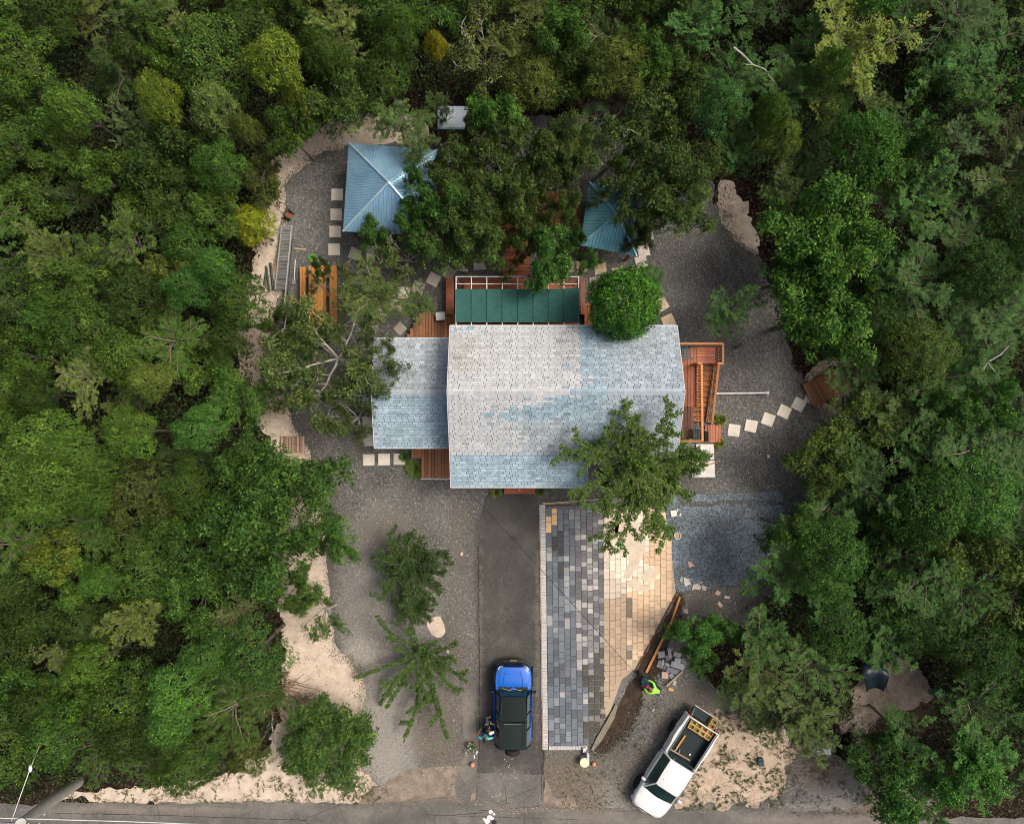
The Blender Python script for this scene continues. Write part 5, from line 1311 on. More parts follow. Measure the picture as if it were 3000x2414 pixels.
T(LOOSE[0], 830, 1740, 80, (.06, .11, .028), 'green tree over the narrow part of the sand strip', zc=4.2)
big = [(148, 1290, 88), (85, 1380, 75), (185, 1395, 85), (240, 1310, 62), (150, 1470, 70)]
for i, (x, y, r) in enumerate(big):
    T(DOME[(0, 2)[i % 2]], x, y, r, (.096, .160, .036), ('topmost', 'leftmost', 'middle', 'rightmost', 'lowest')[i] + ' of the five olive green cauliflower crowns by the left edge', group='cauliflower crowned trees by the left edge', zc=5.8)
T(DOME[1], 398, 1270, 66, 'brt', 'green dome tree between cauliflower group and bright dome by the sand', zc=5)
T(DOME[3], 597, 1262, 70, (.085, .185, .05), 'bright round dome tree west of the sand strip level with the pallet', zc=5.2)
T(DOME[0], 610, 1215, 36, (.09, .19, .05), 'small bright crown attached north of the bright round dome tree', zc=5)
T(DOME[1], 306, 1363, 62, 'mid', 'green dome tree touching the cauliflower group on its east', zc=5)
T(DOME[2], 301, 1450, 55, 'mid', 'green dome tree south east of the cauliflower group', zc=5)
T(DOME[1], 306, 1695, 48, (.085, .165, .038), 'small neat oval dome tree alone in the dark south west woods', zc=4.8)
T(FEATH[2], 408, 1838, 92, (.14, .17, .045), 'yellowish feathery tree with fanning pale twigs in the south west woods', zc=5.2, tcol=(1.6, 1.5, 1.3))
T(FEATH[3], 168, 1914, 72, (.125, .15, .05), 'olive feathery tree near the left edge in the south west woods', zc=5)
T(FEATH[0], 680, 1805, 76, (.13, .15, .06), 'grey olive feathery tree with pale bare twigs west of the sand', zc=4.8, tcol=(2, 1.9, 1.8))
T(DOME[0], 286, 1935, 64, 'brt', 'green dome tree right of the olive feathery tree', zc=4.8)
T(DOME[3], 622, 1914, 64, (.075, .15, .04), 'green rounded tree north of the bright oblong tree', zc=4.8)
T(DOME[2], 535, 2010, 82, (.090, .185, .045), 'bright oblong tree of the south west woods, its upper half', zc=5.2)
T(DOME[0], 515, 2095, 68, (.088, .18, .045), 'bright oblong tree of the south west woods, its lower half', zc=5)
T(DOME[3], 745, 1910, 95, (.05, .10, .026), 'dark fine leaved tree north of the brush pile', zc=4.6)
T(LOOSE[2], 150, 1620, 75, (.135, .165, .032), 'yellow green coarse leaved tree by the left edge below the cauliflower group', zc=5)
T(LOOSE[0], 190, 1720, 80, (.085, .15, .032), 'light green coarse tree south of the yellow green one by the left edge', zc=5)
T(FEATH[1], 235, 1120, 85, (.145, .18, .055), 'pale olive tree with light branches above the cauliflower group', zc=5, tcol=(1.5, 1.5, 1.4))
T(DOME[2], 460, 1120, 58, (.15, .185, .05), 'flat light olive crown in the middle of the west woods', zc=5)
T(DOME[3], 565, 845, 62, (.065, .15, .04), 'bright round crown west of the long grey ramp', zc=5)
T(DOME[0], 645, 790, 66, (.075, .165, .042), 'fresh green dome directly west of the slatted ramp', zc=5)
T(FEATH[2], 130, 690, 95, (.12, .15, .04), 'olive feathery tree by the left edge, upper middle', zc=5)
T(FEATH[0], 345, 680, 85, (.10, .15, .04), 'light feathery crown in the west woods level with the yellow shrub', zc=5)
T(LOOSE[0], 960, 2200, 120, (.055, .10, .026), 'wide low green bush on the sand north of the street', cat='bush', name='bush', zc=2.4)
T(LOOSE[1], 1010, 2160, 70, (.055, .10, .026), 'leafy bush at the upper right of the wide low bush', cat='bush', name='bush', zc=2.2)
T(LOOSE[2], 880, 2150, 70, (.055, .10, .026), 'leafy bush at the upper left of the wide low bush', cat='bush', name='bush', zc=2.2)
T(FEATH[3], 1010, 2270, 78, (.06, .10, .028), 'wispy low bush at the street corner west of the driveway', cat='bush', name='bush', zc=1.6)
T(FEATH[2], 880, 2270, 85, (.062, .10, .028), 'wispy low bush beside the street west of the wide low bush', cat='bush', name='bush', zc=1.8)
T(LOOSE[1], 2040, 1850, 78, (.05, .13, .03), 'dense bright green bush just above the paver pile', cat='bush', name='bush', zc=3)
T(LOOSE[2], 2130, 1850, 56, (.06, .135, .03), 'green bush right of the dense one above the paver pile', cat='bush', name='bush', zc=2.6)
T(LOOSE[1], 2060, 1935, 52, (.045, .10, .026), 'small dark green bush beside the paver pile', cat='bush', name='bush', zc=2.4)
T(FEATH[0], 2250, 1990, 105, (.085, .115, .036), 'olive feathery tree above the pickup truck, west of the black sheet', zc=3.8)
T(FEATH[2], 2380, 2090, 105, (.085, .115, .036), 'olive feathery tree between pickup truck and clearing', zc=3.8)
T(FEATH[3], 2260, 2110, 72, (.08, .11, .036), 'low wispy bush on the sandy verge east of the pickup truck', cat='bush', name='bush', zc=2.2)
T(FEATH[1], 2170, 2050, 62, (.075, .12, .035), 'wispy bush at the tail of the pickup truck', cat='bush', name='bush', zc=2.2)
T(FEATH[0], 2420, 1960, 95, (.065, .12, .033), 'feathery green tree touching the west side of the black sheet', zc=4.2)
T(LOOSE[1], 2820, 2270, 115, (.052, .135, .03), 'bright bush like tree in the lower right corner by the street', zc=4)
T(FEATH[2], 2930, 2200, 115, (.055, .13, .03), 'feathery bright tree at the lower right corner', zc=4.6)
T(LOOSE[2], 2640, 2330, 85, (.05, .12, .028), 'green tree at the street edge beyond the grey debris', zc=3.6)
T(FEATH[3], 2740, 2380, 95, (.05, .12, .028), 'green feathery tree reaching the street at the lower right', zc=3.6)

# --- the woods: fill every gap of the forest with trees of the zone's kinds
clear = fv([(690, 235), (620, 280), (582, 335), (562, 400), (562, 470), (546, 560), (530, 650), (528, 790), (548, 870), (580, 950), (585, 1010), (610, 1100), (580, 1290), (600, 1420), (585, 1500), (560, 1560), (560, 1600), (380, 1640), (90, 1650), (60, 1800),
    (1800, 1800), (1800, 1720), (1740, 1640), (1700, 1560), (1640, 1530), (1560, 1500), (1520, 1440), (1600, 1400), (1600, 1330), (1620, 1230), (1640, 1130), (1700, 1030), (1715, 900), (1740, 880), (1790, 940), (1790, 770), (1700, 740), (1640, 700), (1610, 560), (1640, 520), (1600, 390), (1500, 340), (1400, 220), (1200, 200), (1000, 200), (900, 190), (780, 215)])
pal_w = [('mid', 5), ('dk', 4), ('oli', 1), ('brt', 2), ('dol', .6), ('grn', 2)]
pal_e = [((.058, .125, .030), 4), ((.045, .095, .025), 3), ((.078, .118, .030), 1), ((.062, .150, .034), 2), ((.078, .115, .03), .5)]
pal_n = [('mid', 4), ('grn', 2), ('dk', 4), ('oli', .8), ('brt', .6)]
rgf = random.Random(77)
def pick(p):
    s_ = sum(w for _, w in p); u = rgf.random() * s_
    for c, w in p:
        u -= w
        if u <= 0: return c
    return p[0][0]
cname = {'mid': 'mid green', 'dk': 'dark green', 'oli': 'olive', 'brt': 'bright green', 'dol': 'dull brown green', 'grn': 'deep green', 'ylg': 'yellow green'}
LM = [(1143, 557, 'blue roofed pavilion'), (1330, 347, 'small hut'), (440, 478, 'silvery fan palm'), (148, 1343, 'cauliflower crowned trees'), (780, 2030, 'brush pile'), (830, 785, 'long grey ramp'), (858, 1300, 'wooden pallet'),
      (2420, 1132, 'wooden bridge'), (2564, 1975, 'black curved sheet'), (2577, 165, 'largest yellow olive tree'), (1284, 158, 'golden yellow tree'), (643, 334, 'pale green dome tree'), (745, 664, 'bright yellow shrub'), (120, 2330, 'utility pole'),
      (1799, 640, 'teal pavilion'), (2420, 657, 'biggest vivid green tree'), (2130, 1580, 'cobbled pad'), (2752, 2030, 'turquoise bag'), (306, 1695, 'small oval dome tree'), (130, 690, 'olive tree at left edge'), (2846, 400, 'greyish fine leaved tree'),
      (565, 845, 'dome trees by the ramp'), (235, 1120, 'pale olive branchy tree'), (2900, 1100, 'long bare bough'), (40, 40, 'pale grassy corner'), (2080, 70, 'large fresh green tree'), (2210, 440, 'east sand patch')]
used = {}
def where_label(x, y, head):
    near = sorted(LM, key=lambda q: (q[0] - x) ** 2 + (q[1] - y) ** 2)
    def dirn(q):
        a = math.degrees(math.atan2(q[1] - y, x - q[0])) % 360
        return ['right of', 'above right of', 'above', 'above left of', 'left of', 'below left of', 'below', 'below right of'][int((a + 22.5) // 45) % 8]
    a, b = near[0], near[1]; d = math.hypot(a[0] - x, a[1] - y)
    dd = 'close' if d < 150 else ('some way' if d < 320 else 'far')
    for lab in ('%s %s %s the %s' % (head, dd, dirn(a), a[2]), '%s %s %s the %s, %s the %s' % (head, dd, dirn(a), a[2], dirn(b), b[2])):
        if len(lab.split()) <= 16 and lab not in used: used[lab] = 1; return lab
    for c in near[2:]:
        lab = '%s %s the %s and %s the %s' % (head, dirn(a), a[2], dirn(c), c[2])
        if len(lab.split()) <= 16 and lab not in used: used[lab] = 1; return lab
    for a in near[1:]:
        lab = '%s far %s the %s' % (head, dirn(a), a[2])
        if lab not in used: used[lab] = 1; return lab
placed = list(occ); nfill = 0
for tries in range(24000):
    x, y = rgf.uniform(-110, 3110), rgf.uniform(-90, 2330)
    r = rgf.choice((78, 88, 100, 112)) if tries < 14000 else rgf.choice((64, 78))
    if inside(x, y, clear): continue
    if any(inside(x + .40 * r * math.cos(a * 1.047), y + .40 * r * math.sin(a * 1.047), clear) for a in range(6)): continue
    if 2480 < x < 2820 and 1915 < y < 2170: continue
    if x < 330 and y > 2235: continue
    if math.hypot(x - 2752, y - 2030) < r * 1.15 + 25 or math.hypot(x - 2564, y - 1985) < r * 1.1 + 30: continue
    if 2350 < x < 2560 and 2120 < y < 2420: continue
    if x < 300 and y < 420 and rgf.random() < .8: continue
    kk_ = .63 if 0 < x < 3000 and y > 0 else .72
    if any((x - a) ** 2 + (y - b) ** 2 < ((kk_ if i_ >= len(occ) else kk_ + .10) * (r + c)) ** 2 for i_, (a, b, c) in enumerate(placed)): continue
    placed.append((x, y, r)); nfill += 1
    zl = 'west woods' if x < 1000 else ('east woods' if x > 2000 else 'north woods')
    zone = pal_w if x < 1000 else (pal_e if x > 2000 else pal_n)
    c = pick(zone); u = rgf.random()
    if zl == 'east woods': kind, kn = (rgf.choice(FEATH), 'feathery') if u < .6 else ((rgf.choice(LOOSE), 'coarse leaved') if u < .85 else (rgf.choice(DOME), 'rounded'))
    else: kind, kn = (rgf.choice(FEATH), 'feathery') if u < .3 else ((rgf.choice(LOOSE), 'coarse leaved') if u < .68 else (rgf.choice(DOME), 'rounded'))
    if isinstance(c, str): cn, cc = cname[c], G[c]
    else: cc = c; cn = ['mid green', 'dark green', 'olive', 'bright green', 'dull olive'][[q for q, _ in pal_e].index(c)]
    place(kind, x, y, r * 1.17, [v * .86 for v in cc], where_label(x, y, '%s %s tree' % (cn, kn)), group='trees of the ' + zl, zc=rgf.uniform(3.0, 4.8),
          tcol=rgf.choice([(1, 1, 1), (1, 1, 1), (1.7, 1.6, 1.5)]))
print('forest fillers', nfill, 'named', len(occ), 'in view', sum(1 for a, b, c in placed if 0 < a < 3000 and 0 < b < 2414))

# --- undergrowth under the woods
def undergrowth():
    rs = np.random.RandomState(31); n = 52000
    X = rs.uniform(-300, 3300, n); Y = rs.uniform(-300, 2330, n); k = ~inside(X, Y, clear)
    k &= ~((X > 2500) & (X < 2740) & (Y > 1930) & (Y < 2150)); k &= ~((X > 2380) & (X < 2560) & (Y > 2120)); X, Y = X[k], Y[k]
    z = rs.uniform(.2, 2.3, len(X)) ** 1.25; kk = S * (1 - z / H)
    Cc = np.stack([(X - 1500) * kk, (1207 - Y) * kk, z], 1); Nn = norm(rs.normal(0, .4, (len(X), 3)) + np.array([0, 0, 1]))
    v, f, t = tufts(Cc, Nn, rs, 8, .19, .08, .4, .16, .32, .12, .08)
    me = lv_mesh('undergrowth', [(v, f, t)]); o = link('undergrowth', me, color=(.030, .056, .014)); setp(o, kind='stuff')
undergrowth()
def outer_wood():
    "the wood goes on beyond the trees one can tell apart"
    rs = np.random.RandomState(91); n = 26000; X = rs.uniform(-1500, 4500, n); Y = rs.uniform(-1300, 2300, n)
    k = (X < -90) | (X > 3090) | (Y < -75); X, Y = X[k], Y[k]; X2 = (X - 1500) * S; Y2 = (1207 - Y) * S
    h = np.array([noise.noise(Vector((a * .45, b * .45, 3))) + .5 * noise.noise(Vector((a * 1.1, b * 1.1, 8))) for a, b in zip(X2, Y2)]); z = 3.2 + 1.6 * h - rs.exponential(.5, len(h))
    z = np.clip(z, .2, 6); Nn = norm(rs.normal(0, .45, (len(X), 3)) + np.array([0, 0, 1]))
    tone = np.array([noise.noise(Vector((a * .3, b * .3, 20))) for a, b in zip(X2, Y2)])
    v, f, t = tufts(np.stack([X2, Y2, z], 1), Nn, rs, 8, .38, .17, .4, .22, .3, .12, .1); t = t * np.repeat(1 + .5 * tone, 8)[:, None]
    setp(link('surrounding_wood', lv_mesh('surrounding_wood', [(v, f, t)]), color=(.055, .105, .024)), kind='stuff')
outer_wood()
def weeds(name, poly, n, hgt, col, seed, L=.12, W=.03, kpx=6):
    rs = np.random.RandomState(seed); xs_ = [p[0] for p in poly]; ys_ = [p[1] for p in poly]
    X = rs.uniform(min(xs_), max(xs_), n); Y = rs.uniform(min(ys_), max(ys_), n); k = inside(X, Y, poly)
    nz = np.array([noise.noise(Vector((a * .02, b * .02, seed))) for a, b in zip(X, Y)]); k &= nz > rs.uniform(-.25, .35, n); X, Y = X[k], Y[k]
    Cc = np.stack([(X - 1500) * S, (1207 - Y) * S, np.full(len(X), .03)], 1); Nn = norm(rs.normal(0, .2, (len(X), 3)) + np.array([0, 0, 1]))
    o = link(name, lv_mesh(name, [tufts(Cc, Nn, rs, kpx, L, W, .6, .03, .25, .15, .05)]), color=col); setp(o, kind='stuff')
weeds('verge_weeds', [(2080, 2090), (2230, 2070), (2340, 2200), (2290, 2360), (2000, 2372), (2040, 2250)], 1500, .1, (.085, .105, .04), 41, .13, .04, 8)
weeds('roadside_weeds', [(560, 2250), (1100, 2300), (1140, 2345), (200, 2345), (200, 2320), (600, 2310)], 1300, .1, (.10, .11, .04), 42, .14, .035)
weeds('yard_weeds', [(1640, 2260), (1900, 2060), (2060, 2060), (1960, 2240), (1800, 2360), (1650, 2360)], 700, .1, (.09, .10, .04), 43, .10, .03)
weeds('sand_weeds', [(790, 1980), (1000, 2060), (1060, 2140), (880, 2120), (800, 2060)], 500, .1, (.12, .10, .05), 44, .12, .025)
weeds('clearing_weeds', [(2350, 2160), (2560, 2100), (2560, 2380), (2300, 2390)], 900, .1, (.10, .10, .05), 45, .12, .03)
weeds('grass_patch', [(-50, -50), (300, -50), (420, 250), (200, 420), (-50, 500)], 5200, .1, (.16, .15, .08), 46, .22, .03)

# --- low plants by the house
def clump(name, px, py, r, col, label, n=60, L=.5, W=.035, seed=1, z=.05):
    rs = np.random.RandomState(seed); a = rs.uniform(0, 6.28, n); el = rs.uniform(.15, 1.3, n)
    d = np.stack([np.cos(a) * np.cos(el), np.sin(a) * np.cos(el), np.sin(el)], 1); p0 = d * np.array([[.04, .04, .02]])
    nm = norm(np.cross(np.cross(d, np.array([[0, 0, 1.0]])), d)); Ls = r * S * rs.uniform(.75, 1.1, n); parts = []
    m = 7
    for i in range(m):
        pos = d * (Ls * (i / m))[:, None] + np.stack([0 * a, 0 * a, -.10 * (i / m) ** 2 + 0 * a], 1)
        for s_ in (-1, 1):
            sdv = norm(np.cross(d, nm)) * s_; dr = norm(d * .7 + sdv); ln = L * .35 * (1 - .6 * i / m) * np.ones(n)
            parts.append(leaves(pos, dr, nm, ln * rs.uniform(.8, 1.2, n), np.full(n, W), tints(n, rs, .1, .2), rs))
    p = P(px, py, z); o = empty(name, tuple(p), 0, label, 'plant'); o.scale = (1.25, 1.25, 1.1)
    link('fronds', lv_mesh('fronds', parts), o, color=[q * 1.9 for q in col])
    b = MB(); 
    for i in range(0, n, 3): b.tube([(0, 0, 0), tuple(d[i] * Ls[i])], [.008, .003], 3, False)
    link('stems', b.mesh('stems', M_bark), o); return o
clump('fern', 1218, 1375, 30, (.10, .14, .03), 'yellow green fern spilling over the corner of the front deck', 90, seed=2)
clump('fern', 1186, 1336, 16, (.07, .12, .03), 'small fern between the last slab and the front deck', 50, seed=3)
clump('fern', 1452, 1440, 17, (.10, .13, .03), 'small fern left of the entrance step', 50, seed=4)
clump('fern', 1580, 1437, 16, (.10, .13, .03), 'small fern right of the entrance step', 50, seed=5)
clump('fern', 2110, 1230, 18, (.11, .14, .025), 'fern at the foot of the deck stairs', 60, seed=6)
clump('fern', 2105, 1296, 17, (.11, .14, .025), 'fern beside the small landing near the white boards', 60, seed=7)
clump('fern', 2005, 1290, 15, (.10, .15, .03), 'fern tucked against the house behind the lower black chair', 50, seed=8)
clump('weed', 916, 757, 10, (.11, .26, .03), 'tiny bright green weed on gravel north of the picnic table', 30, seed=9)
def palm(px, py, r, label, col, seed, z=1.6, n=11, tall=True):
    rs = np.random.RandomState(seed); p = P(px, py, z); o = empty('fan_palm', (p.x, p.y, 0), 0, label, 'palm'); L = r * S
    MB().tube([(0, 0, 0), (.03, .02, z)], [.09, .06], 7).build('trunk', M_bark, o)
    for i in range(n):
        a = 6.28 * i / n + rs.uniform(-.2, .2); el = rs.uniform(.0, .7); d = Vector((math.cos(a) * math.cos(el), math.sin(a) * math.cos(el), math.sin(el)))
        stem = L * rs.uniform(.35, .5); hub = Vector((0, 0, z)) + d * stem
        b = MB(); b.tube([(0, 0, z), hub], [.016, .01], 4)
        k = 15; sd_ = Vector((-d.y, d.x, 0)).normalized()
        for j in range(k):
            t_ = (j / (k - 1) - .5) * 2.5; dv = (d * math.cos(t_) + sd_ * math.sin(t_)); ln = L * .58 * (1 - .22 * abs(t_)); w = .028
            pw = Vector((-dv.y, dv.x, 0)).normalized() * w; tip = hub + dv * ln - Vector((0, 0, .10 * ln)); mid = hub + dv * ln * .5 + Vector((0, 0, .04))
            cc = tuple(rs.uniform(.8, 1.25) for _ in range(1)) * 3
            b.add([hub, mid + pw, tip, mid - pw], [(0, 1, 2), (0, 2, 3)], cc)
        b.build('frond', M_leaf, o, color=[q * rs.uniform(.8, 1.25) for q in col])
palm(440, 478, 46, 'silvery fan palm with spiky leaves in the north west woods', (.19, .25, .16), 5, 3.9)
palm(395, 470, 34, 'smaller green fan palm next to the silvery one in the north west woods', (.09, .16, .07), 6, 3.6)
palm(1745, 350, 50, 'grey green fan palm in the shade north of the teal pavilion', (.12, .19, .10), 7, 3.4)
palm(868, 945, 38, 'spiky green fan palm at the south end of the picnic table', (.055, .095, .04), 8, 1.4, 14)
palm(945, 1000, 26, 'small dark fan palm next to the trunk of the wide yard tree', (.04, .08, .035), 9, 1.0, 10)
# ---------------------------------------------------------------- vehicles
def paint(name, col, rough=.28, coat=.7):
    t = NT(name); t.co()
    c = t.mix(t.ramp(t.noise(3, 5, .6), [(.35, 0.0), (.75, .22)]), col, tuple(q * .82 + .02 for q in col))
    p = t.principled(t.tinted(c), t.ramp(t.noise(4, 4), [(.3, rough), (.7, rough + .14)]), 0, .5); p.inputs['Coat Weight'].default_value = coat; p.inputs['Coat Roughness'].default_value = .08
    return t.m
M_blue = paint('blue_car_paint', (.004, .12, .56), .4, .45)
M_wpaint = paint('white_car_paint', (.80, .80, .78), .3, .5)
M_blackroof = mat('matte_black_hardtop', (.012, .020, .019), (.019, .028, .026), 30, rough=.8, spec=.15, bump=.2, bscale=120)
M_rubber = mat('rubber', (.016, .016, .017), rough=.85)
M_rim = mat('wheel_rim', (.10, .10, .105), rough=.4, metal=.7)
M_lamp = mat('lamp_glass', (.75, .74, .68), rough=.15, spec=.8)
M_red = mat('red_lamp', (.45, .02, .015), rough=.25)
M_amber = mat('amber_marker', (.7, .4, .15), rough=.3)
M_liner = mat('bed_liner', (.012, .022, .024), (.02, .034, .036), 20, rough=.7, bump=.3, bscale=60)
M_autoglass = mat('tinted_glass', (.012, .035, .034), (.02, .05, .046), 2, rough=.12, spec=.5, rrand=0)

def hull(stations, caps=True):
    "stations: (y, [(x, z) half profile from bottom centre round to top centre]); mirrored into closed rings"
    rings = []
    for y, prof in stations:
        right = [(x, y, z) for x, z in prof]; left = [(-x, y, z) for x, z in prof[::-1] if x > 1e-6]
        rings.append(right + left)
    return rings
def wheel(root, x, y, r, w, name='wheel', m_=None):
    o = empty(name, (0, 0, 0)); o.parent = root; o.location = (x, y, r)
    MB().lathe((0, 0, 0), [(r * .62, -w / 2), (r * .93, -w / 2), (r, -w * .36), (r, w * .36), (r * .93, w / 2), (r * .62, w / 2)], 28, 'X').build('tyre', M_rubber, o, smooth=True)
    b = MB().lathe((0, 0, 0), [(.02, -w * .30), (r * .63, -w * .30), (r * .63, w * .42), (r * .52, w * .30), (.10, w * .22), (.02, w * .26)], 20, 'X')
    for k in range(6):
        a = k * 1.047; b.box((w * .28 * (1 if x > 0 else -1), r * .35 * math.cos(a), r * .35 * math.sin(a)), (.03, r * .5, .05), rot=Matrix.Rotation(a, 3, 'X'))
    b.build('rim', M_rim, o, smooth=True)

def suv():
    root = empty('parked_suv', (P(1503, 2068, 1.1).x, -14.93, 0), R(-.6), 'bright blue off road car with black hardtop and rear spare wheel on the driveway', 'car')
    def prof(w, top, sill=.48, sh=.05): return [(0, sill), (w * .90, sill), (w, sill + .12), (w * 1.0, top - .24), (w * .975, top - .10), (w * .93, top - .02), (w * .80, top), (0, top + sh)]
    st = [(1.80, .72, .98), (1.74, .83, 1.04), (1.55, .92, 1.07), (1.3, .965, 1.09), (1.0, .965, 1.10), (.75, .94, 1.12), (.3, .955, 1.12), (-.5, .96, 1.12), (-1.0, .965, 1.12), (-1.4, .99, 1.12), (-1.9, .97, 1.11), (-2.12, .92, 1.08), (-2.22, .84, 1.0)]
    MB().rings(hull([(y, prof(w, t)) for y, w, t in st])).build('body', M_blue, root, smooth=True, angle=50)
    hs = [(1.84, .60, .03), (1.80, .70, .045), (1.6, .765, .06), (1.2, .775, .075), (.86, .745, .07), (.82, .72, .05)]
    b = MB(); rr = []
    for y, w, h in hs:
        z = 1.03 + (1.84 - y) * .055
        rr.append([(-w, y, z), (-w, y, z + h * .6), (-w * .88, y, z + h), (-w * .5, y, z + h + .018), (0, y, z + h + .024), (w * .5, y, z + h + .018), (w * .88, y, z + h), (w, y, z + h * .6), (w, y, z)])
    b.rings(rr).build('hood', M_blue, root, smooth=True, angle=40)
    b = MB()
    for s_ in (-1, 1): b.tube([(s_ * .34, 1.66, 1.14), (s_ * .48, 1.3, 1.165), (s_ * .50, .9, 1.18)], .012, 5); 
    b.tube([(-.40, 1.48, 1.157), (0, 1.53, 1.165), (.40, 1.48, 1.157)], .014, 5); b.build('hood_crease', M_blue, root, smooth=True, color=(1.6, 1.4, 1.25))
    for s_ in (-1, 1):   # fender flares, doors
        for y in (1.18, -1.45):
            pts = [(s_ * .98, y + .50 * math.cos(a), .42 + .50 * math.sin(a)) for a in np.linspace(.15, 2.99, 12)]
            MB().tube(pts, .055, 6).build('fender_flare', M_blackroof, root, smooth=True)
            wheel(root, s_ * .84, y, .40, .27)
        for y0, y1 in ((.62, -.32), (-.36, -1.08)):
            d = MB().box((s_ * .965, (y0 + y1) / 2, .84), (.03, y0 - y1 - .015, .56), ch=.01).build('door', M_blue, root)
            MB().box((s_ * .99, y1 + .16, .98), (.03, .14, .03), ch=.008).build('handle', M_blackroof, d)
        m = MB().box((s_ * 1.06, .60, 1.14), (.24, .11, .17), ch=.03); m.cyl((s_ * .86, .58, 1.10), (s_ * .96, .6, 1.12), .025)
        m.build('mirror', M_blackplastic, root)
        MB().box((s_ * .62, 1.81, .92), (.20, .05, .17), ch=.02).build('headlight', M_lamp, root)
        MB().box((s_ * .745, 1.765, 1.02), (.055, .17, .05), rz=s_ * .62, ch=.01).build('turn_signal', M_lamp, root)
        MB().box((s_ * .84, -2.215, .95), (.12, .05, .28), ch=.02).build('tail_light', M_red, root)
    # bumper in three bends
    MB().tube([(-.90, 1.50, .58), (-.80, 1.80, .58), (-.56, 1.98, .58), (0, 2.03, .58), (.56, 1.98, .58), (.80, 1.80, .58), (.90, 1.50, .58)], .11, 8).build('front_bumper', M_blackplastic, root, smooth=True)
    MB().tube([(-.62, 1.86, .80), (-.48, 2.0, .80), (.48, 2.0, .80), (.62, 1.86, .80)], .028, 6).build('bull_bar', M_blackplastic, root, smooth=True)
    MB().box((0, 2.06, .68), (.34, .04, .10), ch=.01).build('number_plate', M_palewood, root)
    g = MB().box((0, 1.80, .88), (1.02, .06, .28), ch=.02).build('grille', M_blackplastic, root)
    b = MB(); [b.box((-.42 + i * .12, 1.84, .88), (.03, .02, .22)) for i in range(8)]; b.build('grille_bar', M_rim, g)
    MB().tube([(-.92, -2.15, .55), (-.6, -2.30, .55), (.6, -2.30, .55), (.92, -2.15, .55)], .09, 8).build('rear_bumper', M_blackplastic, root, smooth=True)
    b = MB(); b.rings([[(x, y, z) for x, z in ((-w, 1.13), (w, 1.13), (w, 1.16), (-w, 1.16))] for y, w in ((.86, .70), (.80, .74), (.70, .76))]); b.build('cowl', M_blackplastic, root)
    b = MB(); [b.box((x, .835, 1.178), (.20, .05, .02), rz=.1, col=None) for x in (-.42, -.14, .14, .42)]; b.build('cowl_vent', M_rubber, root)
    b = MB(); b.tube([(-.55, .80, 1.20), (-.30, .74, 1.24), (-.1, .72, 1.25)], .012, 4); b.tube([(-.02, .80, 1.20), (.25, .74, 1.24), (.45, .72, 1.25)], .012, 4); b.build('wiper', M_lamp, root, color=(.6, .6, .65))
    # greenhouse
    ws = [(-.74, .72, 1.14), (.74, .72, 1.14), (.65, .56, 1.76), (-.65, .56, 1.76)]
    MB().add(ws + [(x, y - .03, z - .02) for x, y, z in ws], [(0, 1, 2, 3), (7, 6, 5, 4), (0, 4, 5, 1), (1, 5, 6, 2), (2, 6, 7, 3), (3, 7, 4, 0)]).build('windshield', M_autoglass, root)
    for s_ in (-1, 1):
        for y0, y1 in ((.66, -.30), (-.38, -1.08), (-1.18, -2.05)):
            k0 = .14 if y0 > .5 else 0
            q = [(s_ * .90, y0, 1.13), (s_ * .90, y1, 1.13), (s_ * .70, y1, 1.74), (s_ * .70, y0 - k0, 1.74)]
            MB().add(q + [(x - s_ * .02, y, z - .02) for x, y, z in q], [(0, 1, 2, 3), (7, 6, 5, 4), (0, 4, 5, 1), (1, 5, 6, 2), (2, 6, 7, 3), (3, 7, 4, 0)]).build('side_window', M_autoglass, root)
        b = MB()
        for y in (.70, -.34, -1.13, -2.10):
            b.tube([(s_ * .90, y, 1.12), (s_ * .69, y - (.14 if y > .5 else (-.08 if y < -2 else 0)), 1.76)], .04, 5)
        b.build('pillar', M_blackroof, root)
    MB().add([(-.88, -2.17, 1.1), (.88, -2.17, 1.1), (.69, -2.03, 1.76), (-.69, -2.03, 1.76)], [(0, 1, 2, 3)]).build('rear_window', M_autoglass, root)
    def rp(y0, y1, w0, w1, z=1.80, h=.05):
        b = MB(); rr = []
        for y, w, hh in ((y0, w0 - .04, 0), (y0 - .04, w0, h * .8), (y0 - .10, w0, h), (y1 + .10, w1, h), (y1 + .03, w1, h * .8), (y1, w1 - .03, 0)):
            rr.append([(-w, y, z - .05), (-w, y, z + hh * .4), (-w * .93, y, z + hh), (0, y, z + hh + .018), (w * .93, y, z + hh), (w, y, z + hh * .4), (w, y, z - .05)])
        return b.rings(rr)
    rp(.61, -.66, .64, .69).build('roof_front', M_blackroof, root, smooth=True, angle=30)
    rp(-.69, -2.08, .69, .70).build('roof_rear', M_blackroof, root, smooth=True, angle=30)
    b = MB(); fr = [(-.50, -.80), (.50, -.80), (.52, -1.78), (.42, -1.90), (-.42, -1.90), (-.52, -1.78)]
    b.tube([(x, y, 1.865) for x, y in fr + fr[:1]], .018, 5); b.build('roof_rib', M_blackroof, root, color=(1.6, 1.6, 1.6))
    MB().box((0, -.76, 1.872), (.86, .03, .02), ch=.005).build('roof_strip', M_steel, root, color=(.6, .62, .65))
    for s_ in (-1, 1): MB().tube([(s_ * .58, .30, 1.85), (s_ * .61, -.5, 1.86), (s_ * .61, -1.8, 1.865)], .016, 5).build('roof_rail', M_blackplastic, root, color=(2.5, 2.5, 2.5))
    sp = empty('spare_wheel', (0, 0, 0)); sp.parent = root; sp.location = (0, -2.46, 1.05)
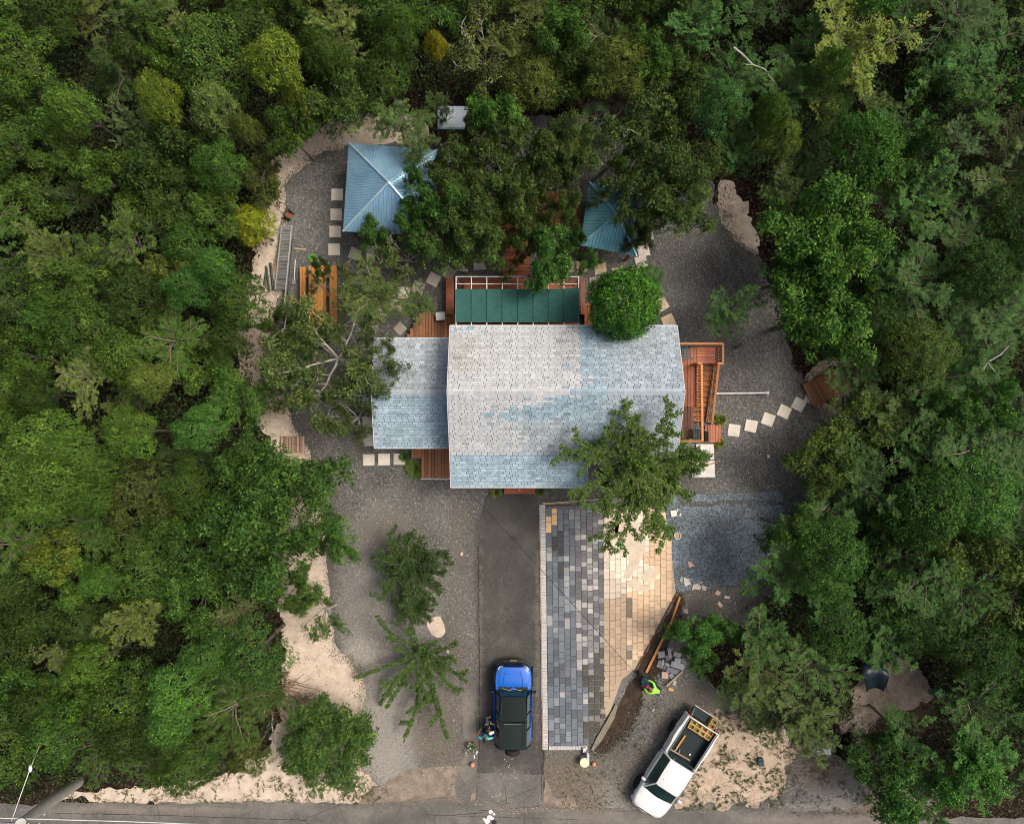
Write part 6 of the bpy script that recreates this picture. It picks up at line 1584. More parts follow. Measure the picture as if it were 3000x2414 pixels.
    MB().lathe((0, 0, 0), [(.25, -.13), (.36, -.13), (.39, -.09), (.39, .09), (.36, .13), (.25, .13)], 28, 'Y').build('tyre', M_rubber, sp, smooth=True)
    MB().lathe((0, 0, 0), [(.02, -.14), (.25, -.14), (.25, .1), (.02, .1)], 20, 'Y').build('rim', M_rim, sp, smooth=True)
    return root
suv()

def pickup():
    th = R(147.3); root = empty('pickup_truck', (8.33, -18.30, 0), th, 'white pickup truck with open tailgate and load of yellow crates parked askew', 'pickup truck')
    def prof(w, top, sill=.50, sh=.04): return [(0, sill), (w * .90, sill), (w, sill + .12), (w, top - .26), (w * .98, top - .10), (w * .93, top - .02), (w * .80, top), (0, top + sh)]
    st = [(2.74, .56, .78), (2.68, .74, .90), (2.5, .88, .97), (2.2, .95, 1.02), (1.75, .97, 1.06), (1.2, .955, 1.10), (.4, .955, 1.12), (-.50, .955, 1.12)]
    MB().rings(hull([(y, prof(w, t)) for y, w, t in st])).build('body', M_wpaint, root, smooth=True, angle=50)
    rr = []
    for y, w, h in ((2.66, .50, .01), (2.58, .64, .03), (2.3, .745, .045), (1.9, .785, .05), (1.62, .76, .05), (1.58, .74, .03)):
        z = .92 + (2.66 - y) * .14 if y > 2.2 else .985 + (2.3 - y) * .10
        rr.append([(-w, y, z), (-w, y, z + h * .7), (-w * .86, y, z + h + .01), (-w * .4, y, z + h + .03), (w * .4, y, z + h + .03), (w * .86, y, z + h + .01), (w, y, z + h * .7), (w, y, z)])
    MB().rings(rr).build('hood', M_wpaint, root, smooth=True, angle=40)
    def quad(name, q, m, t=.03): 
        n = (Vector(q[1]) - Vector(q[0])).cross(Vector(q[2]) - Vector(q[0])).normalized() * t
        MB().add(list(q) + [tuple(Vector(v) - n) for v in q], [(0, 1, 2, 3), (7, 6, 5, 4), (0, 4, 5, 1), (1, 5, 6, 2), (2, 6, 7, 3), (3, 7, 4, 0)]).build(name, m, root)
    b = MB(); rr = []
    for t_ in np.linspace(0, 1, 5):
        y = 1.62 - .72 * t_; z = 1.08 + .60 * t_; w = .80 - .19 * t_; rr.append([(x * w, y + .13 * (1 - (x) ** 2) * (1 - .5 * t_) , z) for x in np.linspace(-1, 1, 9)])
    b.rings(rr, False, False).build('windshield', M_autoglass, root, smooth=True)
    MB().tube([(-.78, 1.60, 1.07), (-.4, 1.72, 1.06), (0, 1.76, 1.06), (.4, 1.72, 1.06), (.78, 1.60, 1.07)], .028, 6).build('cowl', M_blackplastic, root)
    b = MB(); b.tube([(-.5, 1.68, 1.10), (-.1, 1.58, 1.18)], .01, 4); b.tube([(.1, 1.72, 1.10), (.5, 1.58, 1.16)], .01, 4); b.build('wiper', M_rubber, root)
    rr = []
    for y, w, hh in ((.98, .57, -.015), (.90, .605, .03), (.6, .63, .055), (0, .645, .06), (-.42, .64, .05), (-.50, .625, 0)):
        rr.append([(-w, y, 1.64), (-w, y, 1.66 + hh * .5), (-w * .92, y, 1.68 + hh * .8), (0, y, 1.70 + hh), (w * .92, y, 1.68 + hh * .8), (w, y, 1.66 + hh * .5), (w, y, 1.64)])
    MB().rings(rr).build('roof', M_wpaint, root, smooth=True, angle=40)
    MB().cyl((.45, .55, 1.73), (.45, .55, 1.78), .025, .012, 8).build('antenna', M_blackplastic, root)
    for s_ in (-1, 1):
        quad('side_window', [(s_ * .91, 1.42, 1.12), (s_ * .91, -.42, 1.12), (s_ * .66, -.40, 1.64), (s_ * .63, .80, 1.64)][::s_], M_autoglass)
        b = MB(); b.tube([(s_ * .84, 1.58, 1.10), (s_ * .62, .92, 1.66)], .035, 5); b.tube([(s_ * .91, -.46, 1.12), (s_ * .64, -.46, 1.66)], .05, 5); b.tube([(s_ * .62, .92, 1.66), (s_ * .65, .2, 1.68), (s_ * .64, -.46, 1.67)], .03, 5); b.build('pillar', M_wpaint, root, smooth=True)
        MB().box((s_ * .96, .45, .82), (.03, 1.35, .52), ch=.01).build('door', M_wpaint, root)
        MB().box((s_ * .985, -.05, .98), (.03, .14, .03), ch=.008).build('handle', M_steel, root)
        b = MB(); b.box((s_ * 1.09, 1.24, 1.16), (.22, .11, .15), ch=.03); b.cyl((s_ * .87, 1.25, 1.10), (s_ * .98, 1.24, 1.13), .02); b.build('mirror', M_wpaint, root)
        wheel(root, s_ * .87, 1.80, .38, .26); wheel(root, s_ * .90, -1.65, .38, .26)
        MB().box((s_ * .66, 2.60, .80), (.26, .16, .14), rz=-s_ * .5, ch=.03).build('headlight', M_lamp, root)
        # bed side
        rr = []
        for y, w in ((-.56, .95), (-1.1, .955), (-1.35, 1.0), (-1.65, 1.01), (-1.95, 1.0), (-2.2, .96), (-2.74, .95)):
            rr.append([(s_ * .80, y, .62), (s_ * w, y, .62), (s_ * w, y, 1.0), (s_ * (w - .015), y, 1.20), (s_ * .86, y, 1.25), (s_ * .79, y, 1.25), (s_ * .79, y, .8)])
        MB().rings(rr).build('bed_side', M_wpaint, root, smooth=True, angle=50)
        MB().box((s_ * .775, -1.65, 1.02), (.02, 2.15, .42)).build('bed_liner_side', M_liner, root)
        MB().tube([(s_ * .83, -.60, 1.265), (s_ * .83, -2.72, 1.265)], .022, 5).build('bed_rail', M_blackplastic, root)
        MB().box((s_ * .80, -2.755, .95), (.14, .05, .34), ch=.02).build('tail_light', M_red, root)
    b = MB(); b.box((0, -1.65, .78), (1.56, 2.16, .04)); [b.box((-.66 + i * .165, -1.65, .805), (.05, 2.12, .015)) for i in range(9)]; b.build('bed_floor', M_liner, root)
    MB().box((0, -.58, 1.02), (1.62, .05, .48), ch=.015).build('bed_front', M_liner, root)
    quad('rear_window', [(-.62, -.50, 1.62), (.62, -.50, 1.62), (.72, -.54, 1.20), (-.72, -.54, 1.20)], M_autoglass)
    MB().box((0, -2.73, 1.262), (1.66, .05, .02), ch=.005).build('bed_rail', M_wpaint, root)
    tg = MB().box((0, -3.02, .80), (1.52, .50, .055), ch=.015).build('tailgate', M_liner, root)
    MB().box((0, -3.275, .80), (1.54, .03, .07), ch=.01).build('tailgate_edge', M_wpaint, tg)
    b = MB(); b.tube([(-.72, -2.75, 1.1), (-.72, -3.2, .84)], .008, 4); b.tube([(.72, -2.75, 1.1), (.72, -3.2, .84)], .008, 4); b.build('tailgate_cable', M_steel, root)
    MB().box((0, -2.86, .52), (1.5, .18, .12), ch=.03).build('rear_bumper', M_steel, root)
    MB().tube([(-.86, 2.45, .55), (-.6, 2.72, .55), (0, 2.82, .55), (.6, 2.72, .55), (.86, 2.45, .55)], .10, 8).build('front_bumper', M_wpaint, root, smooth=True)
    MB().box((0, 2.74, .76), (.8, .05, .16), ch=.02).build('grille', M_blackplastic, root)
    mo = inv(root).inverted()
    return root, mo
truck, TM = pickup()
M_yellow = mat('yellow_plastic', (.42, .26, .06), (.52, .35, .11), 6, rough=.6)
M_cratein = mat('crate_content', (.10, .085, .05), (.34, .29, .19), 14, rough=.9)
def crate(lx, ly, z, rz, label):
    p = TM @ Vector((lx, ly, z)); o = empty('crate', tuple(p), R(147.3) + rz, label, 'crate', 'yellow crates on the pickup truck')
    b = MB(); w, d, h = .30, .48, .26
    for s_ in (-1, 1): b.box((s_ * w / 2, 0, h / 2), (.045, d, h), ch=.01); b.box((0, s_ * d / 2, h / 2), (w, .05, h), ch=.01)
    b.box((0, 0, h * .55), (w * .95, .07, h * .9), ch=.01); b.build('crate_body', M_yellow, o)
    MB().box((0, 0, .06), (w * .9, d * .9, .10)).build('crate_content', M_cratein, o)
for i, (lx, lb) in enumerate(((.56, 'yellow crate at the end of the row, nearest the side with the wheel in view'), (.22, 'second yellow crate of the row in the truck bed'), (-.12, 'third yellow crate of the row in the truck bed'), (-.44, 'yellow crate at the far end of the row, against the bed wall'))):
    crate(-lx, -2.42, .83, .03 * i, lb)
crate(-.42 * -1 * -1, -3.0, .84, .05, 'single yellow crate standing on the lowered tailgate')
def tb(name, lx, ly, z, size, rz, m, label, cat):
    p = TM @ Vector((lx, ly, z)); o = MB().box((0, 0, 0), size, ch=.006).build(name, m); o.location = p; o.rotation_euler = (0, 0, R(147.3) + rz); setp(o, label, cat); return o
tb('wooden_beam', .38, -1.30, .86, (.09, .80, .07), -.02, M_tablewood, 'short brown timber beam lying lengthwise in the truck bed', 'beam')
tb('wooden_lath', .05, -.72, .88, (1.15, .05, .04), .05, M_palewood, 'thin pale lath lying across the front of the truck bed', 'lath')
tb('cup', -.36, -1.0, .86, (.08, .08, .09), 0, M_white, 'small white cup beside the beam in the truck bed', 'cup')
tb('tool', .18, -.84, .88, (.04, .26, .03), .3, M_steel, 'short steel tool across the lath in the truck bed', 'tool')
tb('tool', .38, -.82, .88, (.03, .30, .03), -.2, M_white, 'white handled tool beside the steel one in the truck bed', 'tool')

# ---------------------------------------------------------------- people
M_skin_d = mat('brown_skin', (.20, .10, .06), rough=.55, rrand=0)
M_skin_m = mat('tan_skin', (.36, .20, .13), rough=.55, rrand=0)
M_hairb = mat('black_hair', (.012, .010, .009), (.03, .025, .02), 60, rough=.6, bump=.5, bscale=90)
def cloth_mat(n, c): return mat(n, tuple(q * .85 for q in c), c, 9, rough=.85, bump=.4, bscale=25, rrand=0)
def skin_mesh(name, verts, edges, radii, m, sub=2):
    me = bpy.data.meshes.new(name); me.from_pydata(verts, edges, []); o = bpy.data.objects.new('tmp', me); C.objects.link(o)
    sk = o.modifiers.new('s', 'SKIN'); sk.use_smooth_shade = True; sk.branch_smoothing = .4
    for i, v in enumerate(me.skin_vertices[0].data): r = radii[i]; v.radius = (r, r) if not hasattr(r, '__len__') else r; v.use_root = (i == 0)
    ss = o.modifiers.new('u', 'SUBSURF'); ss.levels = sub; ss.render_levels = sub
    dg = bpy.context.evaluated_depsgraph_get(); dg.update()
    out = bpy.data.meshes.new_from_object(o.evaluated_get(dg)); bpy.data.objects.remove(o); out.name = name
    out.materials.clear(); out.materials.append(m); set_tint(out, None); return out
def person(label, loc, rz, J, skin, shirt, trousers, shoes, head_cover=None, vest=None):
    "J: joint positions (metres, facing +Y): pelvis chest neck head sL eL wL hL, sR .., hipL kL aL tL, R"
    root = empty('person', loc, rz, label, 'person'); n = ['pelvis', 'belly', 'chest', 'neck', 'head', 'sL', 'eL', 'wL', 'hL', 'sR', 'eR', 'wR', 'hR', 'pL', 'kL', 'aL', 'tL', 'pR', 'kR', 'aR', 'tR']
    V = [J[k] for k in n]; ix = {k: i for i, k in enumerate(n)}
    E = [('pelvis', 'belly'), ('belly', 'chest'), ('chest', 'neck'), ('neck', 'head'), ('chest', 'sL'), ('sL', 'eL'), ('eL', 'wL'), ('wL', 'hL'), ('chest', 'sR'), ('sR', 'eR'), ('eR', 'wR'), ('wR', 'hR'),
         ('pelvis', 'pL'), ('pL', 'kL'), ('kL', 'aL'), ('aL', 'tL'), ('pelvis', 'pR'), ('pR', 'kR'), ('kR', 'aR'), ('aR', 'tR')]
    rad = dict(pelvis=.12, belly=.115, chest=.13, neck=.055, head=.085, sL=.062, eL=.043, wL=.029, hL=.033, pL=.085, kL=.057, aL=.040, tL=.035)
    rd = [rad.get(k, rad.get(k[:-1] + 'L', .05)) for k in n]
    body = link('body', skin_mesh('body', V, [(ix[a], ix[b]) for a, b in E], rd, skin), root)
    H_ = Vector(J['head']); up = (H_ - Vector(J['neck'])).normalized(); fw = Vector(J.get('face', (0, 1, 0))).normalized(); fw = (fw - up * fw.dot(up)).normalized(); sd_ = fw.cross(up)
    hm = Matrix((sd_, fw, up)).transposed().to_4x4(); hm.translation = H_ + up * .04
    b = MB(); b.M = hm; b.ball((0, 0, 0), (.078, .098, .115), 16, 12); b.ball((0, .100, -.01), (.014, .022, .026), 8, 6); [b.ball((s_ * .082, -.005, -.01), (.012, .026, .034), 8, 6) for s_ in (-1, 1)]
    b.ball((0, .082, -.055), (.03, .014, .010), 8, 6)
    for h_, w_, e_ in (('hL', 'wL', 'eL'), ('hR', 'wR', 'eR')):
        h0 = Vector(J[h_]); w0 = Vector(J[w_]); d = (h0 - w0).normalized(); q = Vector((0, 0, 1)); s2 = d.cross(q); s2 = s2.normalized() if s2.length > .1 else Vector((1, 0, 0)); dn = s2.cross(d).normalized() * -1
        b.M = None
        for i, ln in enumerate((.070, .082, .078, .062)):
            o0 = h0 + s2 * (-.030 + i * .020); b.tube([o0 - d * .01, o0 + d * ln * .45, o0 + d * ln * .78 - q * .016, o0 + d * ln * .92 - q * .036], [.0100, .0095, .0085, .007], 6)
        tq = -1 if h_ == 'hL' else 1; o0 = h0 - d * .02 + s2 * .03 * tq; b.tube([o0, o0 + d * .028 + s2 * .026 * tq, o0 + d * .055 + s2 * .030 * tq - q * .012], [.012, .0105, .008], 6)
    b.build('face_and_hands', skin, root, smooth=True, angle=80)
    b = MB(); b.M = hm; [b.ball((s_ * .03, .088, .012), (.011, .008, .007), 8, 5) for s_ in (-1, 1)]; b.build('eyes', M_hairb, root)
    b = MB(); b.M = hm; b.ball((0, -.014, .022), (.086, .098, .108), 16, 12); b.build('hair', M_hairb, root, smooth=True, angle=80)
    if head_cover:
        b = MB(); b.M = hm; b.ball((0, -.006, .045), (.094, .108, .095), 16, 10); b.box((0, .125, .052), (.13, .10, .014), ch=.004); b.ball((0, -.006, .139), .010, 8, 5); b.build('cap', head_cover, root, smooth=True, angle=60)
    def lerp(a, b_, t_): return tuple(Vector(J[a]).lerp(Vector(J[b_]), t_))
    sv = [J['pelvis'], J['belly'], J['chest'], J['sL'], lerp('sL', 'eL', .85), J['sR'], lerp('sR', 'eR', .85), lerp('chest', 'neck', .65)]; sr = [.140, .140, .158, .083, .064, .083, .064, .075]; se = [(0, 1), (1, 2), (2, 3), (3, 4), (2, 5), (5, 6), (2, 7)]
    if vest:
        sv += [lerp('eL', 'wL', .85), lerp('eR', 'wR', .85)]; sr += [.045, .045]; se += [(4, 8), (6, 9)]
    link('shirt', skin_mesh('shirt', sv, se, sr, shirt), root)
    tv = [J['pelvis'], J['pL'], J['kL'], lerp('kL', 'aL', .85), J['pR'], J['kR'], lerp('kR', 'aR', .85)]
    link('trousers', skin_mesh('trousers', tv, [(0, 1), (1, 2), (2, 3), (0, 4), (4, 5), (5, 6)], [.135, .100, .074, .062, .100, .074, .062], trousers), root)
    for a_, t_ in (('aL', 'tL'), ('aR', 'tR')):
        p, q = Vector(J[a_]), Vector(J[t_]); d = (q - p); d.z = 0; d = d.normalized() if d.length > .01 else Vector((0, 1, 0))
        b = MB(); b.box((p.x + d.x * .07, p.y + d.y * .07, .045), (.09, .27, .09), rz=math.atan2(-d.x, d.y), ch=.025); b.build('shoe', shoes, root, smooth=True, angle=50)
    return root
SK = dict(pelvis=(0, 0, .95), belly=(0, 0, 1.10), chest=(0, .0, 1.32), neck=(0, .01, 1.50), head=(0, .02, 1.62), sL=(-.19, 0, 1.41), sR=(.19, 0, 1.41), pL=(-.10, 0, .90), kL=(-.11, .02, .50), aL=(-.11, 0, .09), tL=(-.12, .14, .04), pR=(.10, 0, .90), kR=(.11, .02, .50), aR=(.11, 0, .09), tR=(.12, .14, .04))
# bystander in turquoise, arm on the car
J = dict(SK); J.update(eL=(-.40, .06, 1.20), wL=(-.30, .24, 1.06), hL=(-.25, .30, 1.02), eR=(.44, .06, 1.36), wR=(.66, .16, 1.30), hR=(.74, .19, 1.28), face=(.3, 1, 0))
p = P(1421, 2166, 1.5)
person('person in a turquoise shirt, one arm reaching out to the blue car', (p.x, p.y, 0), R(0), J, M_skin_d, cloth_mat('turquoise_shirt', (.10, .58, .56)), cloth_mat('dark_trousers', (.03, .035, .045)), M_rubber)
J = dict(SK); J.update(pelvis=(0, -.04, .93), chest=(.02, .08, 1.30), neck=(.03, .13, 1.47), head=(.04, .17, 1.58), sL=(-.16, .08, 1.39), sR=(.20, .06, 1.39), eL=(-.26, .26, 1.17), wL=(-.08, .46, 1.16), hL=(-.01, .52, 1.16), eR=(.28, .28, 1.18), wR=(.12, .48, 1.20), hR=(.06, .54, 1.20), face=(0, 1, -.3))
p = P(1426, 2143, 1.5)
person('person in black with a white cap standing by the blue car', (p.x, p.y, 0), R(-78), J, M_skin_m, cloth_mat('black_shirt', (.012, .011, .014)), cloth_mat('light_shorts', (.55, .55, .60)), M_white, mat('white_cap', (.70, .74, .76), rough=.8))
# worker bending over his bucket
J = dict(pelvis=(0, -.22, .72), belly=(0, -.12, .86), chest=(0, .12, 1.00), neck=(0, .30, 1.02), head=(0, .41, 1.0), sL=(-.19, .14, .99), sR=(.19, .14, .99), eL=(-.31, .32, .80), wL=(-.19, .54, .66), hL=(-.15, .61, .62), eR=(.33, .34, .82), wR=(.26, .58, .70), hR=(.22, .66, .66),
         pL=(-.11, -.20, .68), kL=(-.18, .12, .42), aL=(-.17, -.10, .09), tL=(-.19, .06, .04), pR=(.11, -.20, .68), kR=(.18, .12, .42), aR=(.17, -.10, .09), tR=(.19, .06, .04), face=(0, .5, -1))
p = P(1921, 2024, .95)
person('bending worker in bright lime green jacket and red cap beside the paver pile', (p.x, p.y, 0), R(62), J, M_skin_d, cloth_mat('lime_jacket', (.38, .95, .08)), cloth_mat('navy_trousers', (.02, .05, .08)), M_rubber, mat('red_cap', (.62, .02, .03), rough=.6), True)
b = MB(); b.lathe((0, 0, 0), [(.11, 0), (.14, .27), (.15, .28), (.13, .28), (.11, .05), (.01, .05)], 20)
bk = empty('bucket', tuple(P(1899, 2003, .03)), 0, 'pale green bucket just in front of the bending worker', 'bucket'); b.build('bucket_body', mat('pale_green_plastic', (.50, .72, .52), rough=.5), bk, smooth=True)
MB().lathe((0, 0, .2), [(.125, 0), (.01, .01)], 16).build('mortar', M_concrete, bk); MB().tube([(-.15, 0, .27), (-.1, .05, .36), (0, .06, .40), (.1, .05, .36), (.15, 0, .27)], .006, 5).build('handle', M_steel, bk)
wb = empty('wheelbarrow', tuple(P(1892, 1990, .03)), R(40), 'dark blue wheelbarrow tray in front of the bending worker', 'wheelbarrow')
rr = [[(w * math.cos(a), d * math.sin(a), z) for a in np.linspace(0, 2 * math.pi, 17)[:-1]] for w, d, z in ((.14, .22, .28), (.26, .38, .58), (.27, .39, .59), (.25, .37, .57), (.12, .20, .30))]
MB().rings(rr).build('tray', mat('dark_blue_steel', (.02, .07, .12), rough=.45), wb, smooth=True)
for s_ in (-1, 1): MB().tube([(s_ * .08, .5, .22), (s_ * .18, -.1, .30), (s_ * .27, -.72, .52)], .018, 6).build('handle', M_blackplastic, wb); MB().tube([(s_ * .17, -.2, .3), (s_ * .2, -.28, 0)], .015, 5).build('leg', M_blackplastic, wb)
MB().lathe((0, .52, .18), [(.06, -.04), (.17, -.035), (.18, 0), (.17, .035), (.06, .04)], 18, 'X').build('wheel', M_rubber, wb, smooth=True)
# mixing board and hoe at the worker's feet
mb_ = MB(); mb_.prism([tuple(P(x, y, .03)[:2]) for x, y in ((1880, 2023), (1905, 2020), (1912, 2040), (1896, 2052), (1885, 2045))], .03, .05, ch=.005); setp(mb_.build('mortar_board', M_concrete, color=(.32, .31, .24)), 'olive grey mortar sheet on the ground under the worker', 'board')
b = MB(); b.tube([P(1880, 2040, .05), P(1884, 2050, .06), P(1912, 2078, .07)], .016, 6); h = setp(b.build('hoe', M_greywood), 'long handled hoe lying on the dirt south of the worker', 'hoe')
MB().box(tuple(P(1914, 2080, .06)), (.20, .08, .02), rz=R(45), ch=.004).build('blade', M_steel, h)

# ---------------------------------------------------------------- building site bits
M_ston = mat('loose_paver', (.9, .9, .9), (1.1, 1.1, 1.1), 7, rough=.8, bump=.35, rrand=.05)
pile = [(1938, 1917, 19, 19, -5, .05, (.44, .40, .40), 'pale pinkish block on top of the upper end of the paver pile'), (1935, 1945, 20, 22, 20, .03, (.24, .27, .28), 'grey square block at the driveway side of the paver pile'),
        (1930, 1918, 8, 20, -10, .03, (.22, .23, .24), 'narrow grey block half under the pale pinkish block'), (1962, 1914, 9, 22, -8, .09, (.55, .45, .42), 'small white and red marked brick on top of the paver pile'), (1958, 1925, 16, 16, -15, .04, (.25, .27, .29), 'grey block beneath the red marked brick'),
        (1984, 1917, 22, 14, 20, .03, (.36, .34, .33), 'light grey broken block at the upper right of the paver pile'), (1985, 1934, 18, 14, 10, .12, (.42, .41, .40), 'pale grey block over the long dark ones in the pile'), (2003, 1934, 15, 16, 12, .08, (.20, .23, .27), 'blue grey block at the right side of the pile'),
        (1985, 1949, 40, 17, 16, .12, (.36, .36, .37), 'long pale slab across the middle of the paver pile'), (1973, 1965, 44, 15, 18, .07, (.19, .22, .25), 'long dark slab under the pale one in the pile'), (1948, 1977, 19, 20, 0, .04, (.56, .38, .29), 'tan square block at the lower side of the paver pile'),
        (1970, 1983, 24, 14, 55, .03, (.24, .26, .29), 'dark slab sticking out at the lower end of the pile'), (1955, 1946, 14, 8, 30, .07, (.45, .43, .41), 'small pale fragment in the middle of the pile'), (1942, 1940, 5, 18, 8, .05, (.50, .50, .46), 'narrow curved pale fragment next to the grey square block'),
        (1951, 1955, 14, 13, 25, .03, (.23, .23, .22), 'dark triangular block in the gap of the pile'), (1962, 1901, 14, 9, 30, .03, (.28, .30, .31), 'thin grey block at the top of the pile'), (1976, 2000, 9, 14, 30, .03, (.4, .4, .4), 'grey fragment at the lowest tip of the pile')]
rg = random.Random(5)
for x, y, w, h, a, z, col, lb in pile:
    p = P(x, y, z + .06); o = MB().box((0, 0, 0), (w * S, h * S, .07), ch=.01).build('paving_block', M_ston, color=col); o.location = p; o.rotation_euler = (rg.uniform(-.12, .12), rg.uniform(-.12, .12), R(-a)); setp(o, lb, 'block', 'blocks of the paver pile')
def boardp(name, x0, y0, x1, y1, w, z, m, label, cat='board', th=.04, col=None):
    p, q = P(x0, y0, z), P(x1, y1, z); d = q - p; o = MB().box((0, 0, 0), (d.length, w, th), ch=.006).build(name, m, color=col); o.location = (p + q) / 2; o.rotation_euler = (0, 0, math.atan2(d.y, d.x)); return setp(o, label, cat)
boardp('timber_board', 1992, 1748, 1964, 1830, .11, .06, M_orangewood, 'upper orange timber board along the slanting soil strip', col=(1.2, 1.25, 1.2))
boardp('timber_board', 1966, 1822, 1893, 1970, .13, .12, M_orangewood, 'long orange timber board ending just above the worker', col=(1.25, 1.35, 1.3))
boardp('timber_board', 2000, 1966, 1953, 2010, .10, .22, M_palewood, 'pale short board leaning across the lower end of the paver pile')
boardp('timber_block', 1958, 2016, 1973, 2021, .17, .07, M_palewood, 'short wooden block at the foot of the pale short board', 'block', .08, (.8, .7, .5))
boardp('timber_plank', 861, 728, 897, 731, .07, .04, M_palewood, 'thin pale plank lying on gravel right of the long ramp', 'plank', .02, (.9, .75, .6))
boardp('timber_plank', 846, 884, 863, 887, .16, .05, M_orangewood, 'short orange plank beside the lower end of the ramp', 'plank', .03)
slabs = [([(2014, 1642), (2018, 1662), (2036, 1658), (2026, 1648)], (.62, .40, .32), 'pink broken slab corner on the cobbled pad'), ([(2002, 1690), (2006, 1719), (2025, 1710), (2016, 1698), (2027, 1699)], (.66, .60, .56), 'white broken slab at the lower left of the cobbled pad'),
         ([(2030, 1712), (2045, 1708), (2054, 1720), (2050, 1728), (2034, 1724), (2026, 1730)], (.66, .56, .50), 'largest pale irregular slab below the cobbled pad'), ([(2056, 1712), (2070, 1720), (2068, 1730), (2058, 1728)], (.64, .54, .48), 'pale angular slab right of the largest irregular one'),
         ([(2052, 1702), (2058, 1704), (2056, 1710), (2051, 1708)], (.66, .58, .54), 'tiny pale chip above the angular slabs'), ([(2100, 1727), (2112, 1735), (2106, 1744), (2092, 1740)], (.60, .44, .33), 'tan square tile on the dark dirt below the cobbled pad'),
         ([(2122, 1744), (2140, 1747), (2136, 1754), (2122, 1752)], (.66, .50, .44), 'rounded pink tile right of the tan square tile'), ([(2100, 1766), (2108, 1761), (2118, 1774), (2110, 1780)], (.60, .42, .34), 'small terracotta tile below the tan square tile'),
         ([(2002, 1784), (2014, 1783), (2016, 1799), (2002, 1794)], (.45, .33, .25), 'brown tile on gravel near the top of the timber board'), ([(2009, 1811), (2017, 1804), (2019, 1812), (2011, 1817)], (.55, .47, .38), 'small sandy chip below the brown tile'),
         ([(1995, 1685), (2001, 1694), (1998, 1708), (1991, 1700)], (.40, .42, .42), 'grey sliver at the lower left corner of the cobbled pad')]
for i, (poly, col, lb) in enumerate(slabs):
    c = P(*np.mean(poly, 0), .06); b = MB().prism([tuple((P(x, y, .06) - c)[:2]) for x, y in poly], 0, .035, ch=.006); o = b.build('broken_slab', M_ston, color=col); o.location = (c.x, c.y, .055); setp(o, lb, 'slab', 'broken slabs round the cobbled pad')
o = MB().box((0, 0, 0), (.32, .32, .05), ch=.008).build('white_tile', M_slab, color=(1.15, 1.2, 1.22)); o.location = P(1974, 1504, .08); o.rotation_euler.z = R(12); setp(o, 'whitish square tile at the upper left corner of the cobbled pad', 'tile')
for x, y, lb in ((1985, 1495, 'small white brick chip above the whitish tile'), (1993, 1508, 'small white brick chip right of the whitish tile')):
    o = MB().box((0, 0, 0), (.07, .15, .04), ch=.006).build('brick_chip', M_slab, color=(1.2, 1.2, 1.2)); o.location = P(x, y, .07); o.rotation_euler.z = R(-10 if y < 1500 else -25); setp(o, lb, 'brick')
bk = empty('mortar_bucket', tuple(P(1982, 1567, .045)), 0, 'round pale bucket of sand standing on the cobbled pad', 'bucket')
MB().lathe((0, 0, 0), [(.13, 0), (.18, .26), (.19, .27), (.155, .27), (.13, .05), (.01, .05)], 24).build('bucket_body', M_slab, bk, smooth=True); MB().lathe((0, 0, .18), [(.15, 0), (.01, .02)], 18).build('sand_fill', M_sand2, bk)
# ---------------------------------------------------------------- yard furniture
pt = empty('picnic_table', tuple(P(930, 866)), 0, 'long orange varnished picnic table with attached benches under sparse trees', 'picnic table')
for x0, x1, z, nm, yy0, yy1 in ((878, 896, .45, 'bench', 782, 950), (904, 955, .76, 'tabletop', 778, 953), (965, 987, .45, 'bench', 778, 953)):
    o = empty(nm, (0, 0, 0)); o.parent = pt; n = max(2, round((x1 - x0) / 9)); 
    for i in range(n):
        a, c = P(x0 + (x1 - x0) * i / n, yy0, z), P(x0 + (x1 - x0) * (i + 1) / n, yy1, z)
        piece('plank', M_tablewood, (c.x - a.x - .012, a.y - c.y, .04), o, Vector(((a.x + c.x) / 2, (a.y + c.y) / 2, z)) - pt.location, color=jit(rg, .10))
for yy in (810, 866, 922):
    a, c = P(882, yy, .4), P(984, yy, .4); MB().box((0, 0, 0), (c.x - a.x, .08, .06)).build('cross_beam', M_tablewood, pt).location = Vector(((a.x + c.x) / 2, a.y, .40)) - pt.location
    for xx, t_ in ((905, .35), (955, -.35)):
        q = P(xx, yy, .4); b = MB().tube([(q.x - t_, q.y + .06, 0), (q.x + t_ * .2, q.y + .06, .72)], .04, 4).build('leg', M_tablewood, pt, True)
rp_ = empty('slatted_ramp', tuple(P(830, 785)), 0, 'long weathered grey slatted ramp lying along the sand strip', 'ramp')
A0, A1, B0, B1 = P(826, 661, .35), P(855, 661, .35), P(806, 850, .35), P(837, 850, .35)
n = 46
for i in range(n):
    t_ = (i + .5) / n; l, r_ = A0.lerp(B0, t_), A1.lerp(B1, t_); c = (l + r_) / 2
    piece('slat', M_greywood, ((r_ - l).length - .03, .052, .03), rp_, c - rp_.location + Vector((0, 0, rg.uniform(-.004, .004))), rz=0, color=jit(rg, .14, (1.0, 1.04, 1.08) if t_ < .25 else (.88, .88, .86)), ch=.004)
for l, r_, nm in ((A0, B0, 'side_rail'), (A1, B1 + (B1 - A1) * .42, 'side_rail')):
    d = r_ - l; o = MB().box((0, 0, 0), (d.length, .055, .14), ch=.006).build(nm, M_greywood, rp_, color=(1.5, 1.55, 1.6)); o.location = (l + r_) / 2 - rp_.location + Vector((0, 0, -.02)); o.rotation_euler = (0, 0, math.atan2(d.y, d.x))
for t_ in (.1, .5, .9):
    l, r_ = A0.lerp(B0, t_), A1.lerp(B1, t_); piece('cross_support', M_greywood, ((r_ - l).length, .1, .30), rp_, (l + r_) / 2 - rp_.location - Vector((0, 0, .19)))
